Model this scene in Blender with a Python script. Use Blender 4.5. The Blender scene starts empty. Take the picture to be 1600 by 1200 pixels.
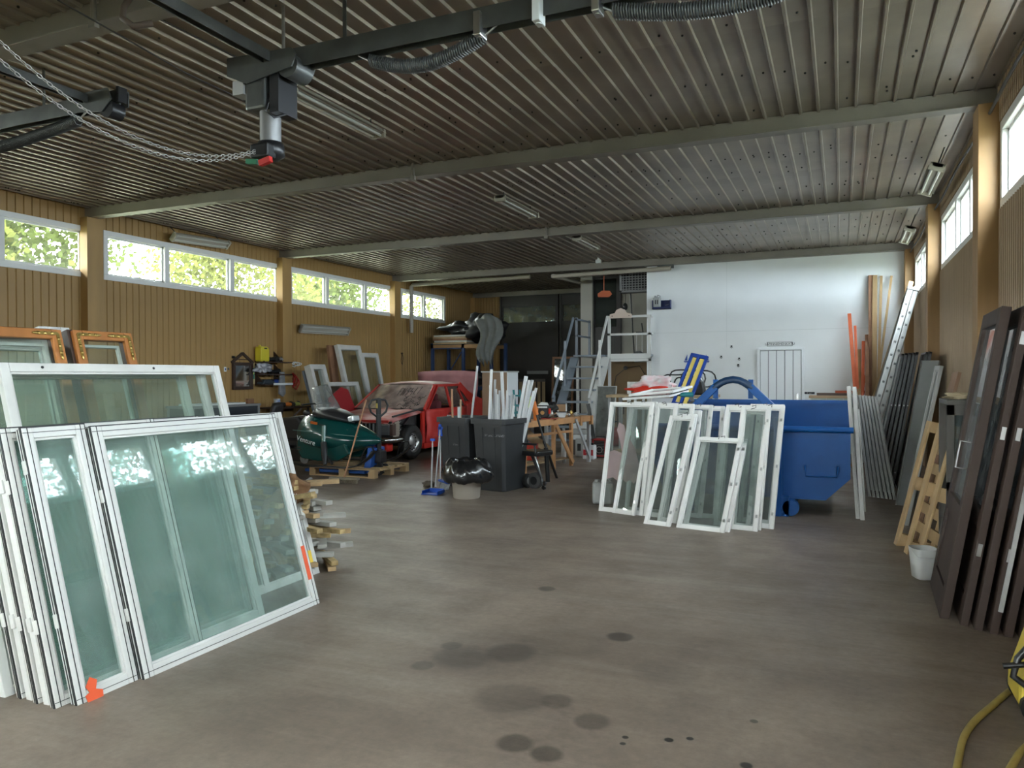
import bpy, bmesh, math, random
from mathutils import Vector as V, Matrix as M, Quaternion
random.seed(7)
C = bpy.context.scene.collection
sc = bpy.context.scene
PI = math.pi
# ---------------------------------------------------------------- camera
FPX, YAW, PITCH, ROLL = 1182.0, .4112, -.0112, -.0035
CAM = V((0, 0, 1.6))
_f = V((-math.sin(YAW)*math.cos(PITCH), math.cos(YAW)*math.cos(PITCH), math.sin(PITCH)))
_r0 = V((math.cos(YAW), math.sin(YAW), 0)); _u0 = _r0.cross(_f)
_r = _r0*math.cos(ROLL) + _u0*math.sin(ROLL); _u = -_r0*math.sin(ROLL) + _u0*math.cos(ROLL)
cd = bpy.data.cameras.new('camera'); cam = bpy.data.objects.new('camera', cd); C.objects.link(cam)
cd.sensor_width = 36; cd.lens = FPX*36/1600; cd.clip_start = .05; cd.clip_end = 300
m = M.Identity(4)
for i in range(3):
    m[i][0] = _r[i]; m[i][1] = _u[i]; m[i][2] = -_f[i]; m[i][3] = CAM[i]
cam.matrix_world = m; sc.camera = cam
# ---------------------------------------------------------------- world, exposure
w = bpy.data.worlds.new('sky'); sc.world = w; w.use_nodes = True
nt = w.node_tree; nt.nodes.clear()
out = nt.nodes.new('ShaderNodeOutputWorld'); bg = nt.nodes.new('ShaderNodeBackground')
geo = nt.nodes.new('ShaderNodeTexCoord'); sep = nt.nodes.new('ShaderNodeSeparateXYZ'); rmp = nt.nodes.new('ShaderNodeValToRGB')
nt.links.new(geo.outputs['Generated'], sep.inputs[0]); nt.links.new(sep.outputs['Z'], rmp.inputs[0])
rmp.color_ramp.elements[0].position = .0; rmp.color_ramp.elements[0].color = (.86, .89, .92, 1)
rmp.color_ramp.elements[1].position = .6; rmp.color_ramp.elements[1].color = (.96, .97, .98, 1)
nt.links.new(rmp.outputs[0], bg.inputs[0]); bg.inputs[1].default_value = 40.0
nt.links.new(bg.outputs[0], out.inputs[0])
sc.view_settings.view_transform = 'Standard'; sc.view_settings.look = 'None'
sc.view_settings.exposure = 0.85; sc.view_settings.gamma = 1; sc.view_settings.use_curve_mapping = False
sc.cycles.max_bounces = 10; sc.cycles.diffuse_bounces = 6; sc.cycles.glossy_bounces = 4
sc.cycles.transparent_max_bounces = 40; sc.cycles.transmission_bounces = 6
sc.cycles.sample_clamp_indirect = 6.0; sc.cycles.use_denoising = True
sc.cycles.caustics_reflective = False; sc.cycles.caustics_refractive = False
def portal(name, loc, rot, sx, sy):     # guides the sky's light through an opening
    l = bpy.data.lights.new(name, 'AREA'); l.shape = 'RECTANGLE'; l.size = sx; l.size_y = sy
    l.cycles.is_portal = True
    o = bpy.data.objects.new(name, l); C.objects.link(o); o.location = loc; o.rotation_euler = rot
    return o
# ---------------------------------------------------------------- pixel -> place
def ray(px, py): return (_r*(px-800)/FPX + _u*(600-py)/FPX + _f)
def atz(px, py, z=0): d = ray(px, py); return CAM + d*((z-CAM.z)/d.z)
def aty(px, py, Y): d = ray(px, py); return CAM + d*(Y/d.y)
def atx(px, py, X): d = ray(px, py); return CAM + d*(X/d.x)
def atd(px, py, D): return CAM + ray(px, py)*D
def depth(p): return (V(p)-CAM).dot(_f)
def reach(px, py, P, L):                # far point on the pixel's ray at distance L from P
    d = ray(px, py); q = CAM-V(P); a = d.dot(d); b = 2*d.dot(q); c = q.dot(q)-L*L; D = b*b-4*a*c
    t = (-b+math.sqrt(max(D, 0)))/(2*a)
    return CAM + d*t
# ---------------------------------------------------------------- materials
MATS = {}
def mat(name, col, rough=.6, metal=0, noise=0, scale=8, bump=0, bscale=60, coat=0, spec=.5, stretch=None, col2=None, emit=None, trans=0):
    if name in MATS: return MATS[name]
    mt = bpy.data.materials.new(name); mt.use_nodes = True; n = mt.node_tree; b = n.nodes['Principled BSDF']
    c = tuple(col)+(1,)
    b.inputs['Base Color'].default_value = c; b.inputs['Roughness'].default_value = rough
    b.inputs['Metallic'].default_value = metal; b.inputs['Coat Weight'].default_value = coat
    b.inputs['Specular IOR Level'].default_value = spec
    if emit: b.inputs['Emission Color'].default_value = c; b.inputs['Emission Strength'].default_value = emit
    if noise or bump:
        tc = n.nodes.new('ShaderNodeTexCoord'); mp = n.nodes.new('ShaderNodeMapping')
        n.links.new(tc.outputs['Object'], mp.inputs[0])
        if stretch: mp.inputs['Scale'].default_value = stretch
        if noise:
            t = n.nodes.new('ShaderNodeTexNoise'); t.inputs['Scale'].default_value = scale; t.inputs['Detail'].default_value = 6
            r = n.nodes.new('ShaderNodeValToRGB'); n.links.new(mp.outputs[0], t.inputs[0]); n.links.new(t.outputs[0], r.inputs[0])
            c2 = col2 or tuple(x*(1-noise) for x in col)
            r.color_ramp.elements[0].position = .35; r.color_ramp.elements[0].color = tuple(c2)+(1,)
            r.color_ramp.elements[1].position = .65; r.color_ramp.elements[1].color = c
            n.links.new(r.outputs[0], b.inputs['Base Color'])
        if bump:
            t2 = n.nodes.new('ShaderNodeTexNoise'); t2.inputs['Scale'].default_value = bscale; t2.inputs['Detail'].default_value = 4
            bp = n.nodes.new('ShaderNodeBump'); bp.inputs['Strength'].default_value = bump; bp.inputs['Distance'].default_value = .01
            n.links.new(mp.outputs[0], t2.inputs[0]); n.links.new(t2.outputs[0], bp.inputs['Height']); n.links.new(bp.outputs[0], b.inputs['Normal'])
    MATS[name] = mt
    return mt
def glass(name, tint=(.9, .97, .93), dust=.06, dustcol=(.55, .62, .58), gloss=.02, frost=0):
    if name in MATS: return MATS[name]
    mt = bpy.data.materials.new(name); mt.use_nodes = True; n = mt.node_tree; n.nodes.clear()
    o = n.nodes.new('ShaderNodeOutputMaterial'); tr = n.nodes.new('ShaderNodeBsdfTransparent'); gl = n.nodes.new('ShaderNodeBsdfGlossy')
    df = n.nodes.new('ShaderNodeBsdfDiffuse'); tl = n.nodes.new('ShaderNodeBsdfTranslucent')
    tr.inputs[0].default_value = tint+(1,); gl.inputs['Roughness'].default_value = gloss; df.inputs[0].default_value = dustcol+(1,); tl.inputs[0].default_value = dustcol+(1,)
    ad = n.nodes.new('ShaderNodeMixShader'); n.links.new(df.outputs[0], ad.inputs[1]); n.links.new(tl.outputs[0], ad.inputs[2]); ad.inputs[0].default_value = .5
    m1 = n.nodes.new('ShaderNodeMixShader'); n.links.new(tr.outputs[0], m1.inputs[1]); n.links.new(ad.outputs[0], m1.inputs[2])
    tx = n.nodes.new('ShaderNodeTexNoise'); tx.inputs['Scale'].default_value = 5; tx.inputs['Detail'].default_value = 8
    tc = n.nodes.new('ShaderNodeTexCoord'); n.links.new(tc.outputs['Object'], tx.inputs[0])
    mr = n.nodes.new('ShaderNodeMapRange'); mr.inputs[1].default_value = .3; mr.inputs[2].default_value = .7; mr.inputs[3].default_value = dust*.6; mr.inputs[4].default_value = dust*1.4
    n.links.new(tx.outputs[0], mr.inputs[0]); n.links.new(mr.outputs[0], m1.inputs[0])
    fr = n.nodes.new('ShaderNodeFresnel'); 
    gg = n.nodes.new('ShaderNodeNewGeometry'); mi = n.nodes.new('ShaderNodeMapRange'); mi.inputs[3].default_value = 1.5; mi.inputs[4].default_value = 1/1.5
    n.links.new(gg.outputs['Backfacing'], mi.inputs[0]); n.links.new(mi.outputs[0], fr.inputs[0])
    m2 = n.nodes.new('ShaderNodeMixShader'); n.links.new(fr.outputs[0], m2.inputs[0]); n.links.new(m1.outputs[0], m2.inputs[1]); n.links.new(gl.outputs[0], m2.inputs[2])
    n.links.new(m2.outputs[0], o.inputs[0]); MATS[name] = mt
    return mt
# ---------------------------------------------------------------- mesh builder
class MB:
    def __init__(s): s.v = []; s.f = []; s.sm = []
    def add(s, vs, fs, smooth=False):
        k = len(s.v); s.v += [tuple(x) for x in vs]; s.f += [tuple(i+k for i in f) for f in fs]; s.sm += [smooth]*len(fs); return s
    def box(s, c, d, R=None, taper=1):
        hx, hy, hz = d[0]/2, d[1]/2, d[2]/2
        p = [V((x*hx*(taper if z > 0 else 1), y*hy*(taper if z > 0 else 1), z*hz)) for z in (-1, 1) for y in (-1, 1) for x in (-1, 1)]
        if R: p = [R @ q for q in p]
        return s.add([q+V(c) for q in p], [(0, 2, 3, 1), (4, 5, 7, 6), (0, 1, 5, 4), (2, 6, 7, 3), (0, 4, 6, 2), (1, 3, 7, 5)])
    def b(s, x0, x1, y0, y1, z0, z1): return s.box(((x0+x1)/2, (y0+y1)/2, (z0+z1)/2), (x1-x0, y1-y0, z1-z0))
    def bar(s, p0, p1, w, h=None, up=(0, 0, 1)):
        p0 = V(p0); p1 = V(p1); h = h or w; d = (p1-p0).normalized(); u = V(up)
        if abs(d.dot(u)) > .98: u = V((0, 1, 0))
        a = d.cross(u).normalized(); c = a.cross(d)
        vs = [q+a*(i*w/2)+c*(j*h/2) for q in (p0, p1) for i, j in ((-1, -1), (1, -1), (1, 1), (-1, 1))]
        return s.add(vs, [(3, 2, 1, 0), (4, 5, 6, 7), (0, 1, 5, 4), (1, 2, 6, 5), (2, 3, 7, 6), (3, 0, 4, 7)])
    def tube(s, pts, r, n=8, caps=True, closed=False):
        pts = [V(p) for p in pts]; N = len(pts); rr = r if isinstance(r, (list, tuple)) else [r]*N; vs = []; fs = []
        prev = None
        for i, p in enumerate(pts):
            if closed: t = (pts[(i+1) % N]-pts[i-1]).normalized()
            else: t = (pts[min(i+1, N-1)]-pts[max(i-1, 0)]).normalized()
            if prev is None:
                a = t.orthogonal().normalized()
            else:
                a = (prev-t*prev.dot(t)); a = a.normalized() if a.length > 1e-6 else t.orthogonal().normalized()
            prev = a; c = t.cross(a)
            vs += [p+(a*math.cos(2*PI*k/n)+c*math.sin(2*PI*k/n))*rr[i] for k in range(n)]
        for i in range(N if closed else N-1):
            j = (i+1) % N
            for k in range(n): fs.append((i*n+k, i*n+(k+1) % n, j*n+(k+1) % n, j*n+k))
        s.add(vs, fs, True)
        if caps and not closed:
            s.add(vs[:n], [tuple(reversed(range(n)))]); s.add(vs[-n:], [tuple(range(n))])
        return s
    def lathe(s, prof, c=(0, 0, 0), n=24, R=None, smooth=True):   # prof of (radius, z)
        vs = []; fs = []
        for r, z in prof:
            for k in range(n):
                q = V((r*math.cos(2*PI*k/n), r*math.sin(2*PI*k/n), z))
                if R: q = R @ q
                vs.append(q+V(c))
        for i in range(len(prof)-1):
            for k in range(n): fs.append((i*n+k, i*n+(k+1) % n, (i+1)*n+(k+1) % n, (i+1)*n+k))
        return s.add(vs, fs, smooth)
    def prism(s, poly, d, o=(0, 0, 0), ax=(V((1, 0, 0)), V((0, 0, 1)))):   # poly in (a,b), thick along a x b
        a, bb = V(ax[0]), V(ax[1]); nn = a.cross(bb).normalized(); n = len(poly)
        vs = [V(o)+a*x+bb*y+nn*k for k in (0, d) for x, y in poly]
        fs = [tuple(reversed(range(n))), tuple(range(n, 2*n))]+[(i, (i+1) % n, (i+1) % n+n, i+n) for i in range(n)]
        return s.add(vs, fs)
    def grid(s, rows, smooth=True, thick=0):
        n = len(rows[0]); vs = [p for r in rows for p in r]
        fs = [(i*n+j, i*n+j+1, (i+1)*n+j+1, (i+1)*n+j) for i in range(len(rows)-1) for j in range(n-1)]
        return s.add(vs, fs, smooth)
    def ball(s, c, r, n=12, sc_=(1, 1, 1), R=None):
        vs = []; fs = []; m_ = n//2
        for i in range(m_+1):
            th = PI*i/m_
            for k in range(n):
                q = V((r*sc_[0]*math.sin(th)*math.cos(2*PI*k/n), r*sc_[1]*math.sin(th)*math.sin(2*PI*k/n), r*sc_[2]*math.cos(th)))
                if R: q = R @ q
                vs.append(q+V(c))
        for i in range(m_):
            for k in range(n): fs.append(((i+1)*n+k, (i+1)*n+(k+1) % n, i*n+(k+1) % n, i*n+k))
        return s.add(vs, fs, True)
    def mesh(s, name, mt):
        me = bpy.data.meshes.new(name); me.from_pydata(s.v, [], s.f); me.materials.append(mt)
        me.polygons.foreach_set('use_smooth', s.sm); me.update()
        return me
    def build(s, name, mt, parent=None, loc=None, bevel=0, sub=0, label=None, fix=True):
        me = s.mesh(name, mt)
        if fix:
            bm = bmesh.new(); bm.from_mesh(me); bmesh.ops.remove_doubles(bm, verts=bm.verts, dist=1e-5) if sub else None
            bmesh.ops.recalc_face_normals(bm, faces=bm.faces); bm.to_mesh(me); bm.free()
        return link(name, me, parent, loc, bevel, sub, label)
def link(name, me, parent=None, loc=None, bevel=0, sub=0, label=None):
    o = bpy.data.objects.new(name, me); C.objects.link(o)
    if parent is not None: o.parent = parent
    if loc is not None: o.location = loc
    if bevel:
        md = o.modifiers.new('bevel', 'BEVEL'); md.width = bevel; md.segments = 2; md.limit_method = 'ANGLE'
    if sub:
        md = o.modifiers.new('sub', 'SUBSURF'); md.levels = sub; md.render_levels = sub
    if label: o['label'] = label
    return o
def tag(o, label=None, cat=None, group=None, kind=None):
    if label: o['label'] = label
    if cat: o['category'] = cat
    if group: o['group'] = group
    if kind: o['kind'] = kind
    return o
def empty(name, loc=(0, 0, 0), rz=0, label=None, cat=None, group=None, mw=None):
    o = bpy.data.objects.new(name, None); C.objects.link(o); o.location = loc; o.rotation_euler = (0, 0, rz); o.empty_display_size = .1
    if mw is not None: o.matrix_world = mw
    return tag(o, label, cat, group)
def struct(o): o['kind'] = 'structure'; return o
def copy_tree(o, parent=None):
    c = o.copy(); C.objects.link(c)
    if parent is not None: c.parent = parent
    for ch in [q for q in KIDS.get(o.name, o.children)]: copy_tree(ch, c)
    return c
KIDS = {}
def frame_of(o, x, z):                  # rigid matrix: origin, x direction, z direction (y = z cross x)
    x = V(x).normalized(); z = (V(z)-x*V(z).dot(x)).normalized(); y = z.cross(x)
    r = M.Identity(4)
    for i in range(3): r[i][0] = x[i]; r[i][1] = y[i]; r[i][2] = z[i]; r[i][3] = o[i]
    return r
def look2(bl, br, tl, L):               # leaning panel: bottom corners on the floor in pixels, top-left pixel, true height
    a = atz(*bl) if len(bl) == 2 else V(bl); b = atz(*br) if len(br) == 2 else V(br)
    t = reach(tl[0], tl[1], a, L)
    return frame_of(a, b-a, t-a), (b-a).length
def sub(o, part):                       # a sub-part: same place, one level deeper
    o.parent = part; o.location = o.location-part.location; return o
def frame_z(o, x, z):                   # like frame_of but keeps z and squares x to it
    z = V(z).normalized(); x = V(x); x = (x-z*x.dot(z)).normalized(); return frame_of(o, x, z)
def text(name, body, size, mt, parent, loc, rot, ext=.001, align='CENTER'):
    cu = bpy.data.curves.new(name, 'FONT'); cu.body = body; cu.size = size; cu.extrude = ext; cu.align_x = align; cu.align_y = 'CENTER'
    tmp = bpy.data.objects.new(name, cu); C.objects.link(tmp)
    dg = bpy.context.evaluated_depsgraph_get(); me = bpy.data.meshes.new_from_object(tmp.evaluated_get(dg)); me.materials.clear(); me.materials.append(mt)
    bpy.data.objects.remove(tmp)
    o = link(name, me, parent, loc); o.rotation_euler = rot
    return o
def R3(axis, deg): return M.Rotation(math.radians(deg), 3, axis)
def jit(a): return random.uniform(-a, a)
# ================================================================ THE ROOM
XL, XR, YF, YW, YB, ZC, ZB = -10.9, 1.34, -.66, 17.23, 21.97, 4.25, 4.09
wood_wall = mat('ochre_board', (.44, .265, .095), .5, noise=.25, scale=3, stretch=(1, 1, .15), bump=.1, bscale=40)
wood_col = mat('glulam', (.36, .21, .085), .55, noise=.3, scale=4, stretch=(1, 1, .1))
steel_c = mat('ceiling_steel', (.37, .315, .26), .37, metal=.45, noise=.3, scale=1.2, bump=.05, bscale=12)
beam_m = mat('beam_grey', (.27, .245, .215), .5, metal=.2, noise=.15, scale=2)
white_p = mat('white_paint', (.78, .80, .81), .55, noise=.05, scale=1.5)
frame_w = mat('window_white', (.72, .72, .70), .4)
dark_b = mat('dark_brown_metal', (.022, .017, .015), .45, noise=.4, scale=1.0)
# ---- floor material: worn concrete with oil stains of their own shape
fm = bpy.data.materials.new('concrete'); fm.use_nodes = True; n = fm.node_tree; L_ = n.links; bs = n.nodes['Principled BSDF']
tc = n.nodes.new('ShaderNodeTexCoord')
def nz(scale, det=8, rough=.6, st=None):
    t = n.nodes.new('ShaderNodeTexNoise'); t.inputs['Scale'].default_value = scale; t.inputs['Detail'].default_value = det; t.inputs['Roughness'].default_value = rough
    if st:
        mp = n.nodes.new('ShaderNodeMapping'); mp.inputs['Scale'].default_value = st[:3]; mp.inputs['Rotation'].default_value = (0, 0, st[3]); L_.new(tc.outputs['Object'], mp.inputs[0]); L_.new(mp.outputs[0], t.inputs[0])
    else: L_.new(tc.outputs['Object'], t.inputs[0])
    return t
def mth(op, a, b, c=None):
    k = n.nodes.new('ShaderNodeMath'); k.operation = op
    for i, q in enumerate((a, b, c)):
        if q is None: continue
        if isinstance(q, (int, float)): k.inputs[i].default_value = q
        else: L_.new(q, k.inputs[i])
    return k.outputs[0]
def mixc(f, a, b):
    k = n.nodes.new('ShaderNodeMixRGB')
    for i, q in enumerate((f, a, b)):
        if isinstance(q, tuple): k.inputs[i].default_value = q+(1,)
        elif isinstance(q, (int, float)): k.inputs[i].default_value = q
        else: L_.new(q, k.inputs[i])
    return k.outputs[0]
def rng(x, a, b, c=0, d=1):
    k = n.nodes.new('ShaderNodeMapRange'); L_.new(x, k.inputs[0])
    for i, q in enumerate((a, b, c, d)): k.inputs[i+1].default_value = q
    return k.outputs[0]
big = nz(.5, 5); mid = nz(2.2, 8, .65); fine = nz(22, 6, .7); streak = nz(1.0, 6, .7, (.35, 3.2, 1, 1.15)); scr = nz(1.0, 3, .5, (.6, 34, 1, -1.1))
col = mixc(rng(big.outputs[0], .35, .65), (.18, .136, .105), (.31, .245, .195))
col = mixc(rng(mid.outputs[0], .42, .7, 0, .55), col, (.125, .095, .075))
col = mixc(rng(streak.outputs[0], .5, .75, 0, .5), col, (.33, .275, .225))
col = mixc(rng(scr.outputs[0], .68, .76, 0, .35), col, (.26, .23, .20))
col = mixc(rng(fine.outputs[0], .3, .7, 0, .35), col, (.05, .042, .036))
sp = n.nodes.new('ShaderNodeSeparateXYZ'); L_.new(tc.outputs['Object'], sp.inputs[0])
for px, py, rr, st in ((660, 1040, .075, .5), (706, 1009, .07, .5), (722, 1028, .19, .35), (795, 1020, .16, .55), (770, 1020, .42, .22), (854, 920, .07, .7), (968, 995, .09, .7), (870, 1096, .09, .45), (925, 1127, .09, .5),
        (800, 1092, .2, .35), (805, 1162, .09, .6), (853, 1178, .08, .6), (977, 1152, .015, 1), (973, 1162, .015, 1), (1045, 1156, .02, 1), (1078, 1154, .016, 1), (1166, 1196, .03, 1), (1178, 1127, .02, .8), (880, 1005, .3, .2), (1040, 1050, .2, .2)):
    p = atz(px, py)
    dx = mth('SUBTRACT', sp.outputs[0], p.x); dy = mth('SUBTRACT', sp.outputs[1], p.y)
    r2 = mth('SQRT', mth('ADD', mth('MULTIPLY', dx, dx), mth('MULTIPLY', dy, dy)), 0)
    r2 = mth('ADD', r2, mth('MULTIPLY', mth('SUBTRACT', mid.outputs[0], .5), rr*.9))
    col = mixc(rng(r2, rr*.75, rr*1.05, st, 0), col, (.028, .023, .020))
L_.new(col, bs.inputs['Base Color'])
rg = mth('ADD', rng(mid.outputs[0], .3, .7, .345, .46), rng(streak.outputs[0], .3, .7, .08, -.06))
L_.new(rg, bs.inputs['Roughness']); bs.inputs['Specular IOR Level'].default_value = .6
bp = n.nodes.new('ShaderNodeBump'); bp.inputs['Strength'].default_value = .12; bp.inputs['Distance'].default_value = .01
L_.new(mth('ADD', fine.outputs[0], mth('MULTIPLY', streak.outputs[0], 1.5)), bp.inputs['Height']); L_.new(bp.outputs[0], bs.inputs['Normal'])
struct(MB().b(XL-.2, XR+.2, YF-.2, YB+.2, -.2, 0).build('floor', fm))
struct(MB().b(XL-60, XR+60, YF-40, YB+40, -.5, -.21).build('trim_ground', mat('outside_ground', (.12, .13, .08), .9, noise=.4, scale=.5)))
# ---- ceiling: sheets of ribbed steel, ribs along Y
cl = struct(MB().b(XL-.2, XR+.2, YF-.2, YB+.2, ZC+.06, ZC+.12).build('ceiling', beam_m))
pitch = .17; NR = 6; pw = pitch*NR
def sheet(y0, y1):
    prof = []
    for k in range(NR):
        x = k*pitch
        prof += [(x, 0), (x+pitch-.046, 0), (x+pitch-.038, -.024), (x+pitch-.018, -.024), (x+pitch-.010, 0)]
    prof.append((pw, 0))
    rows = [[V((x, y, z)) for x, z in prof] for y in (y0, y1)]
    return MB().grid(rows, smooth=False).mesh('ceiling_panel', steel_c)
ys = [YF, 3.81, 8.285, 12.757, 17.228, YB]
nx = int((XR-XL)/pw)+1
screwm = mat('screw_dark', (.03, .028, .025), .6)
for i in range(5):
    half = (ys[i]+ys[i+1])/2
    for (a, b, z) in ((ys[i], half+.04, ZC), (half-.04, ys[i+1], ZC+.004)):
        me = sheet(0, b-a)
        for k in range(nx):
            o = link('ceiling_panel', me, cl, (XR-(k+1)*pw, a, z-.0+random.uniform(0, .003)))
    sm_ = MB()
    for k in range(nx*NR*2):
        for yy in (.4, 1.35, 2.1, 3.2, 4.1):
            if random.random() < .33:
                x = XR-(k/2+.35)*pitch; x = XR-math.floor((XR-x)/pitch)*pitch-.11 if x > XL+.2 else XL+.2
                sm_.ball((x+jit(.01), ys[i]+yy+jit(.15), ZC-.002), .011, 6)
    so = sm_.build('ceiling_screw', screwm, cl); so['kind'] = 'stuff'
# ---- beams across
nb = 0
for y in ys[:4]+[17.14]:
    nb += 1
    r_ = empty('trim_%d' % nb); r_['kind'] = 'structure'
    if y < 17.2:
        MB().b(XL, XR, y-.06, y+.06, ZB+.012, ZC).build('beam_web', beam_m, r_); MB().b(XL, XR, y-.085, y+.085, ZB, ZB+.014).build('beam_flange', beam_m, r_, bevel=.004)
# ---- long walls, sheathing boards, columns, clerestory windows
def strip(name, X, s, z0, z1, y0, y1): return MB().b(min(X, X+s*.15), max(X, X+s*.15), y0, y1, z0, z1)
def wall_rows(wins, zb, zt):
    return [(YF-.2, YB+.2, 0, zb), (YF-.2, YB+.2, zt, ZC+.06)]
WL = [(-.2, 3.55, (1.05, 2.3)), (4.05, 8.27, (5.5, 6.93)), (8.55, 12.75, (9.80, 11.35)), (13.02, 17.12, (14.33, 15.86)), (17.5, 19.98, (18.77,))]
WR = [(-.2, 3.6, (1.05, 2.3)), (4.1, 8.12, (5.4, 6.8)), (8.62, 12.6, (9.9, 11.05)), (13.15, 16.88, (14.4, 15.6))]
zbL, ztL, zbR, ztR = 3.165, 3.965, 3.10, 3.89
paneL = glass('window_glass', (.93, .97, .95), dust=.035, dustcol=(.7, .74, .7)); paneR = glass('misted_window_glass', (.88, .94, .97), dust=.16, dustcol=(.8, .88, .95))
def long_wall(name, X, s, wins, zb, zt, wallmat):
    mb = MB(); x0, x1 = min(X, X+s*.15), max(X, X+s*.15)
    mb.b(x0, x1, YF-.2, YB+.2, -.2, zb+.03); mb.b(x0, x1, YF-.2, YB+.2, zt-.03, ZC+.12)
    e = YF-.2
    for a, b, _ in wins: mb.b(x0, x1, e, a+.03, zb+.03, zt-.03); e = b-.03
    mb.b(x0, x1, e, YB+.2, zb+.03, zt-.03)
    return struct(mb.build(name, wallmat))
wl = long_wall('wall_left', XL, -1, WL, zbL, ztL, wood_wall); wr = long_wall('wall_right', XR, 1, WR, zbR, ztR, wood_wall)
nw = 0
def window(X, s, a, b, mull, zb, zt, glm):      # s = outward direction
    global nw; nw += 1
    o = empty('window_%d' % nw, (X, a, zb)); o['kind'] = 'structure'; W = b-a; H = zt-zb; t = .085
    xa, xb = sorted((-s*.022, s*.10))
    f = MB().b(xa, xb, 0, W, 0, t).b(xa, xb, 0, W, H-t, H).b(xa, xb, 0, t, t, H-t).b(xa, xb, W-t, W, t, H-t).build('window_frame', frame_w, o, bevel=.006)
    ed = [t]+[q-a for q in mull]+[W-t]
    for q in mull: MB().b(xa, xb, q-a-.05, q-a+.05, t, H-t).build('mullion', frame_w, o, bevel=.006)
    for i in range(len(ed)-1):
        u, v = ed[i]+(.05 if i else 0), ed[i+1]-(.05 if i < len(ed)-2 else 0)
        xs = sorted((s*.03, s*.055))
        sf = MB().b(*xs, u, u+.03, t, H-t).b(*xs, v-.03, v, t, H-t).b(*xs, u, v, t, t+.03).b(*xs, u, v, H-t-.03, H-t).build('sash_frame', frame_w, o)
        MB().b(*sorted((s*.04, s*.046)), u, v, t, H-t).build('window_pane', glm, sf)
    return o
for a, b, m_ in WL:
    window(XL, -1, a, b, m_, zbL, ztL, paneL); portal('sky_portal', (XL-.17, (a+b)/2, (zbL+ztL)/2), (0, -PI/2, 0), ztL-zbL, b-a)
for a, b, m_ in WR:
    window(XR, 1, a, b, m_, zbR, ztR, paneR); portal('sky_portal', (XR+.17, (a+b)/2, (zbR+ztR)/2), (0, PI/2, 0), ztR-zbR, b-a)
def board(w_, h, t=.016): return MB().add([(0, 0, 0), (0, 0, h), (t*.2, .004, 0), (t*.2, .004, h), (t, .011, 0), (t, .011, h), (t, w_-.011, 0), (t, w_-.011, h), (t*.2, w_-.004, 0), (t*.2, w_-.004, h), (0, w_, 0), (0, w_, h)],
        [(0, 2, 3, 1), (2, 4, 5, 3), (4, 6, 7, 5), (6, 8, 9, 7), (8, 10, 11, 9), (1, 3, 5, 7, 9, 11), (0, 10, 8, 6, 4, 2)])
bw = .122
def boards(wins, zb, zt):
    low = board(bw, zb).mesh('board', wood_wall); hi = board(bw, ZC-zt).mesh('board', wood_wall); mid_ = board(bw, zt-zb).mesh('board', wood_wall)
    y = 2.5
    while y < YB:
        link('board', low, wl, (XL+.0, y, 0)); link('board', hi, wl, (XL, y, zt))
        if not any(a-.01 < y+bw and y < b+.01 for a, b, _ in wins): link('board', mid_, wl, (XL, y, zb))
        y += bw
boards(WL, zbL, ztL)
# right wall: narrow ribbed cladding, one profile per stretch
rib = mat('ribbed_cladding', (.40, .29, .185), .5, noise=.1, scale=2)
def cladding(y0, y1, z0, z1):
    rows = []; prof = []; y = y0
    while y < y1: prof += [(0, y), (0, y+.022), (-.030, y+.030), (-.034, y+.044), (-.030, y+.058), (0, y+.066)]; y += .085
    rows = [[V((XR+x, yy, z)) for x, yy in prof] for z in (z0, z1)]
    return MB().grid(rows, False).build('cladding_panel', rib, wr)
yy = -.5
for a, b, _ in WR:
    cladding(a-.05, b+.1, 0, zbR); cladding(a-.05, b+.1, ztR, ZC)
nt_ = 5
for y in (3.81, 8.285, 12.757, 17.1, 21.8):
    for X, s, d in ((XL, 1, .17), (XR, -1, .19)):
        if X > 0 and y > 17.2: continue
        nt_ += 1; xs = sorted((X, X+s*d))
        c = struct(MB().b(*xs, y-.14, y+.14 if X < 0 else y+.17, 0, ZB).build('trim_%d' % nt_, wood_col if X > 0 else wood_wall, bevel=.006))
# front wall behind the camera with two sectional doors
fw = struct(MB().b(XL-.2, -8.6, YF-.2, YF, 0, ZC).b(-5.55, -3.65, YF-.2, YF, 0, ZC).b(.9, XR+.2, YF-.2, YF, 0, ZC).b(-8.6, -5.55, YF-.2, YF, 3.2, ZC).b(-3.65, .9, YF-.2, YF, 3.5, ZC).build('wall_front', wood_wall))
def sectional(name, x0, x1, z0=0):
    d = empty(name, (x0, YF-.1, 0)); d['kind'] = 'structure'
    for k in range(7):
        z = k*.5
        if k == 3:
            MB().b(0, x1-x0, -.02, .02, z+.005, z+.07).b(0, x1-x0, -.02, .02, z+.43, z+.495).b(0, .1, -.02, .02, z, z+.5).b(x1-x0-.1, x1-x0, -.02, .02, z, z+.5).build('door_panel', dark_b, d)
            MB().b(.1, x1-x0-.1, -.004, .004, z+.07, z+.43).build('door_pane', paneL, d)
        else: MB().b(0, x1-x0, -.02, .02, z+.005, z+.495).build('door_panel', dark_b, d)
    return d
struct(sectional('door_3', -3.65, .9))
portal('sky_portal', (-7.1, YF-.22, 1.6), (PI/2, 0, 0), 3.0, 3.15)
struct(sectional('door_6', -8.6, -5.55))
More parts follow.
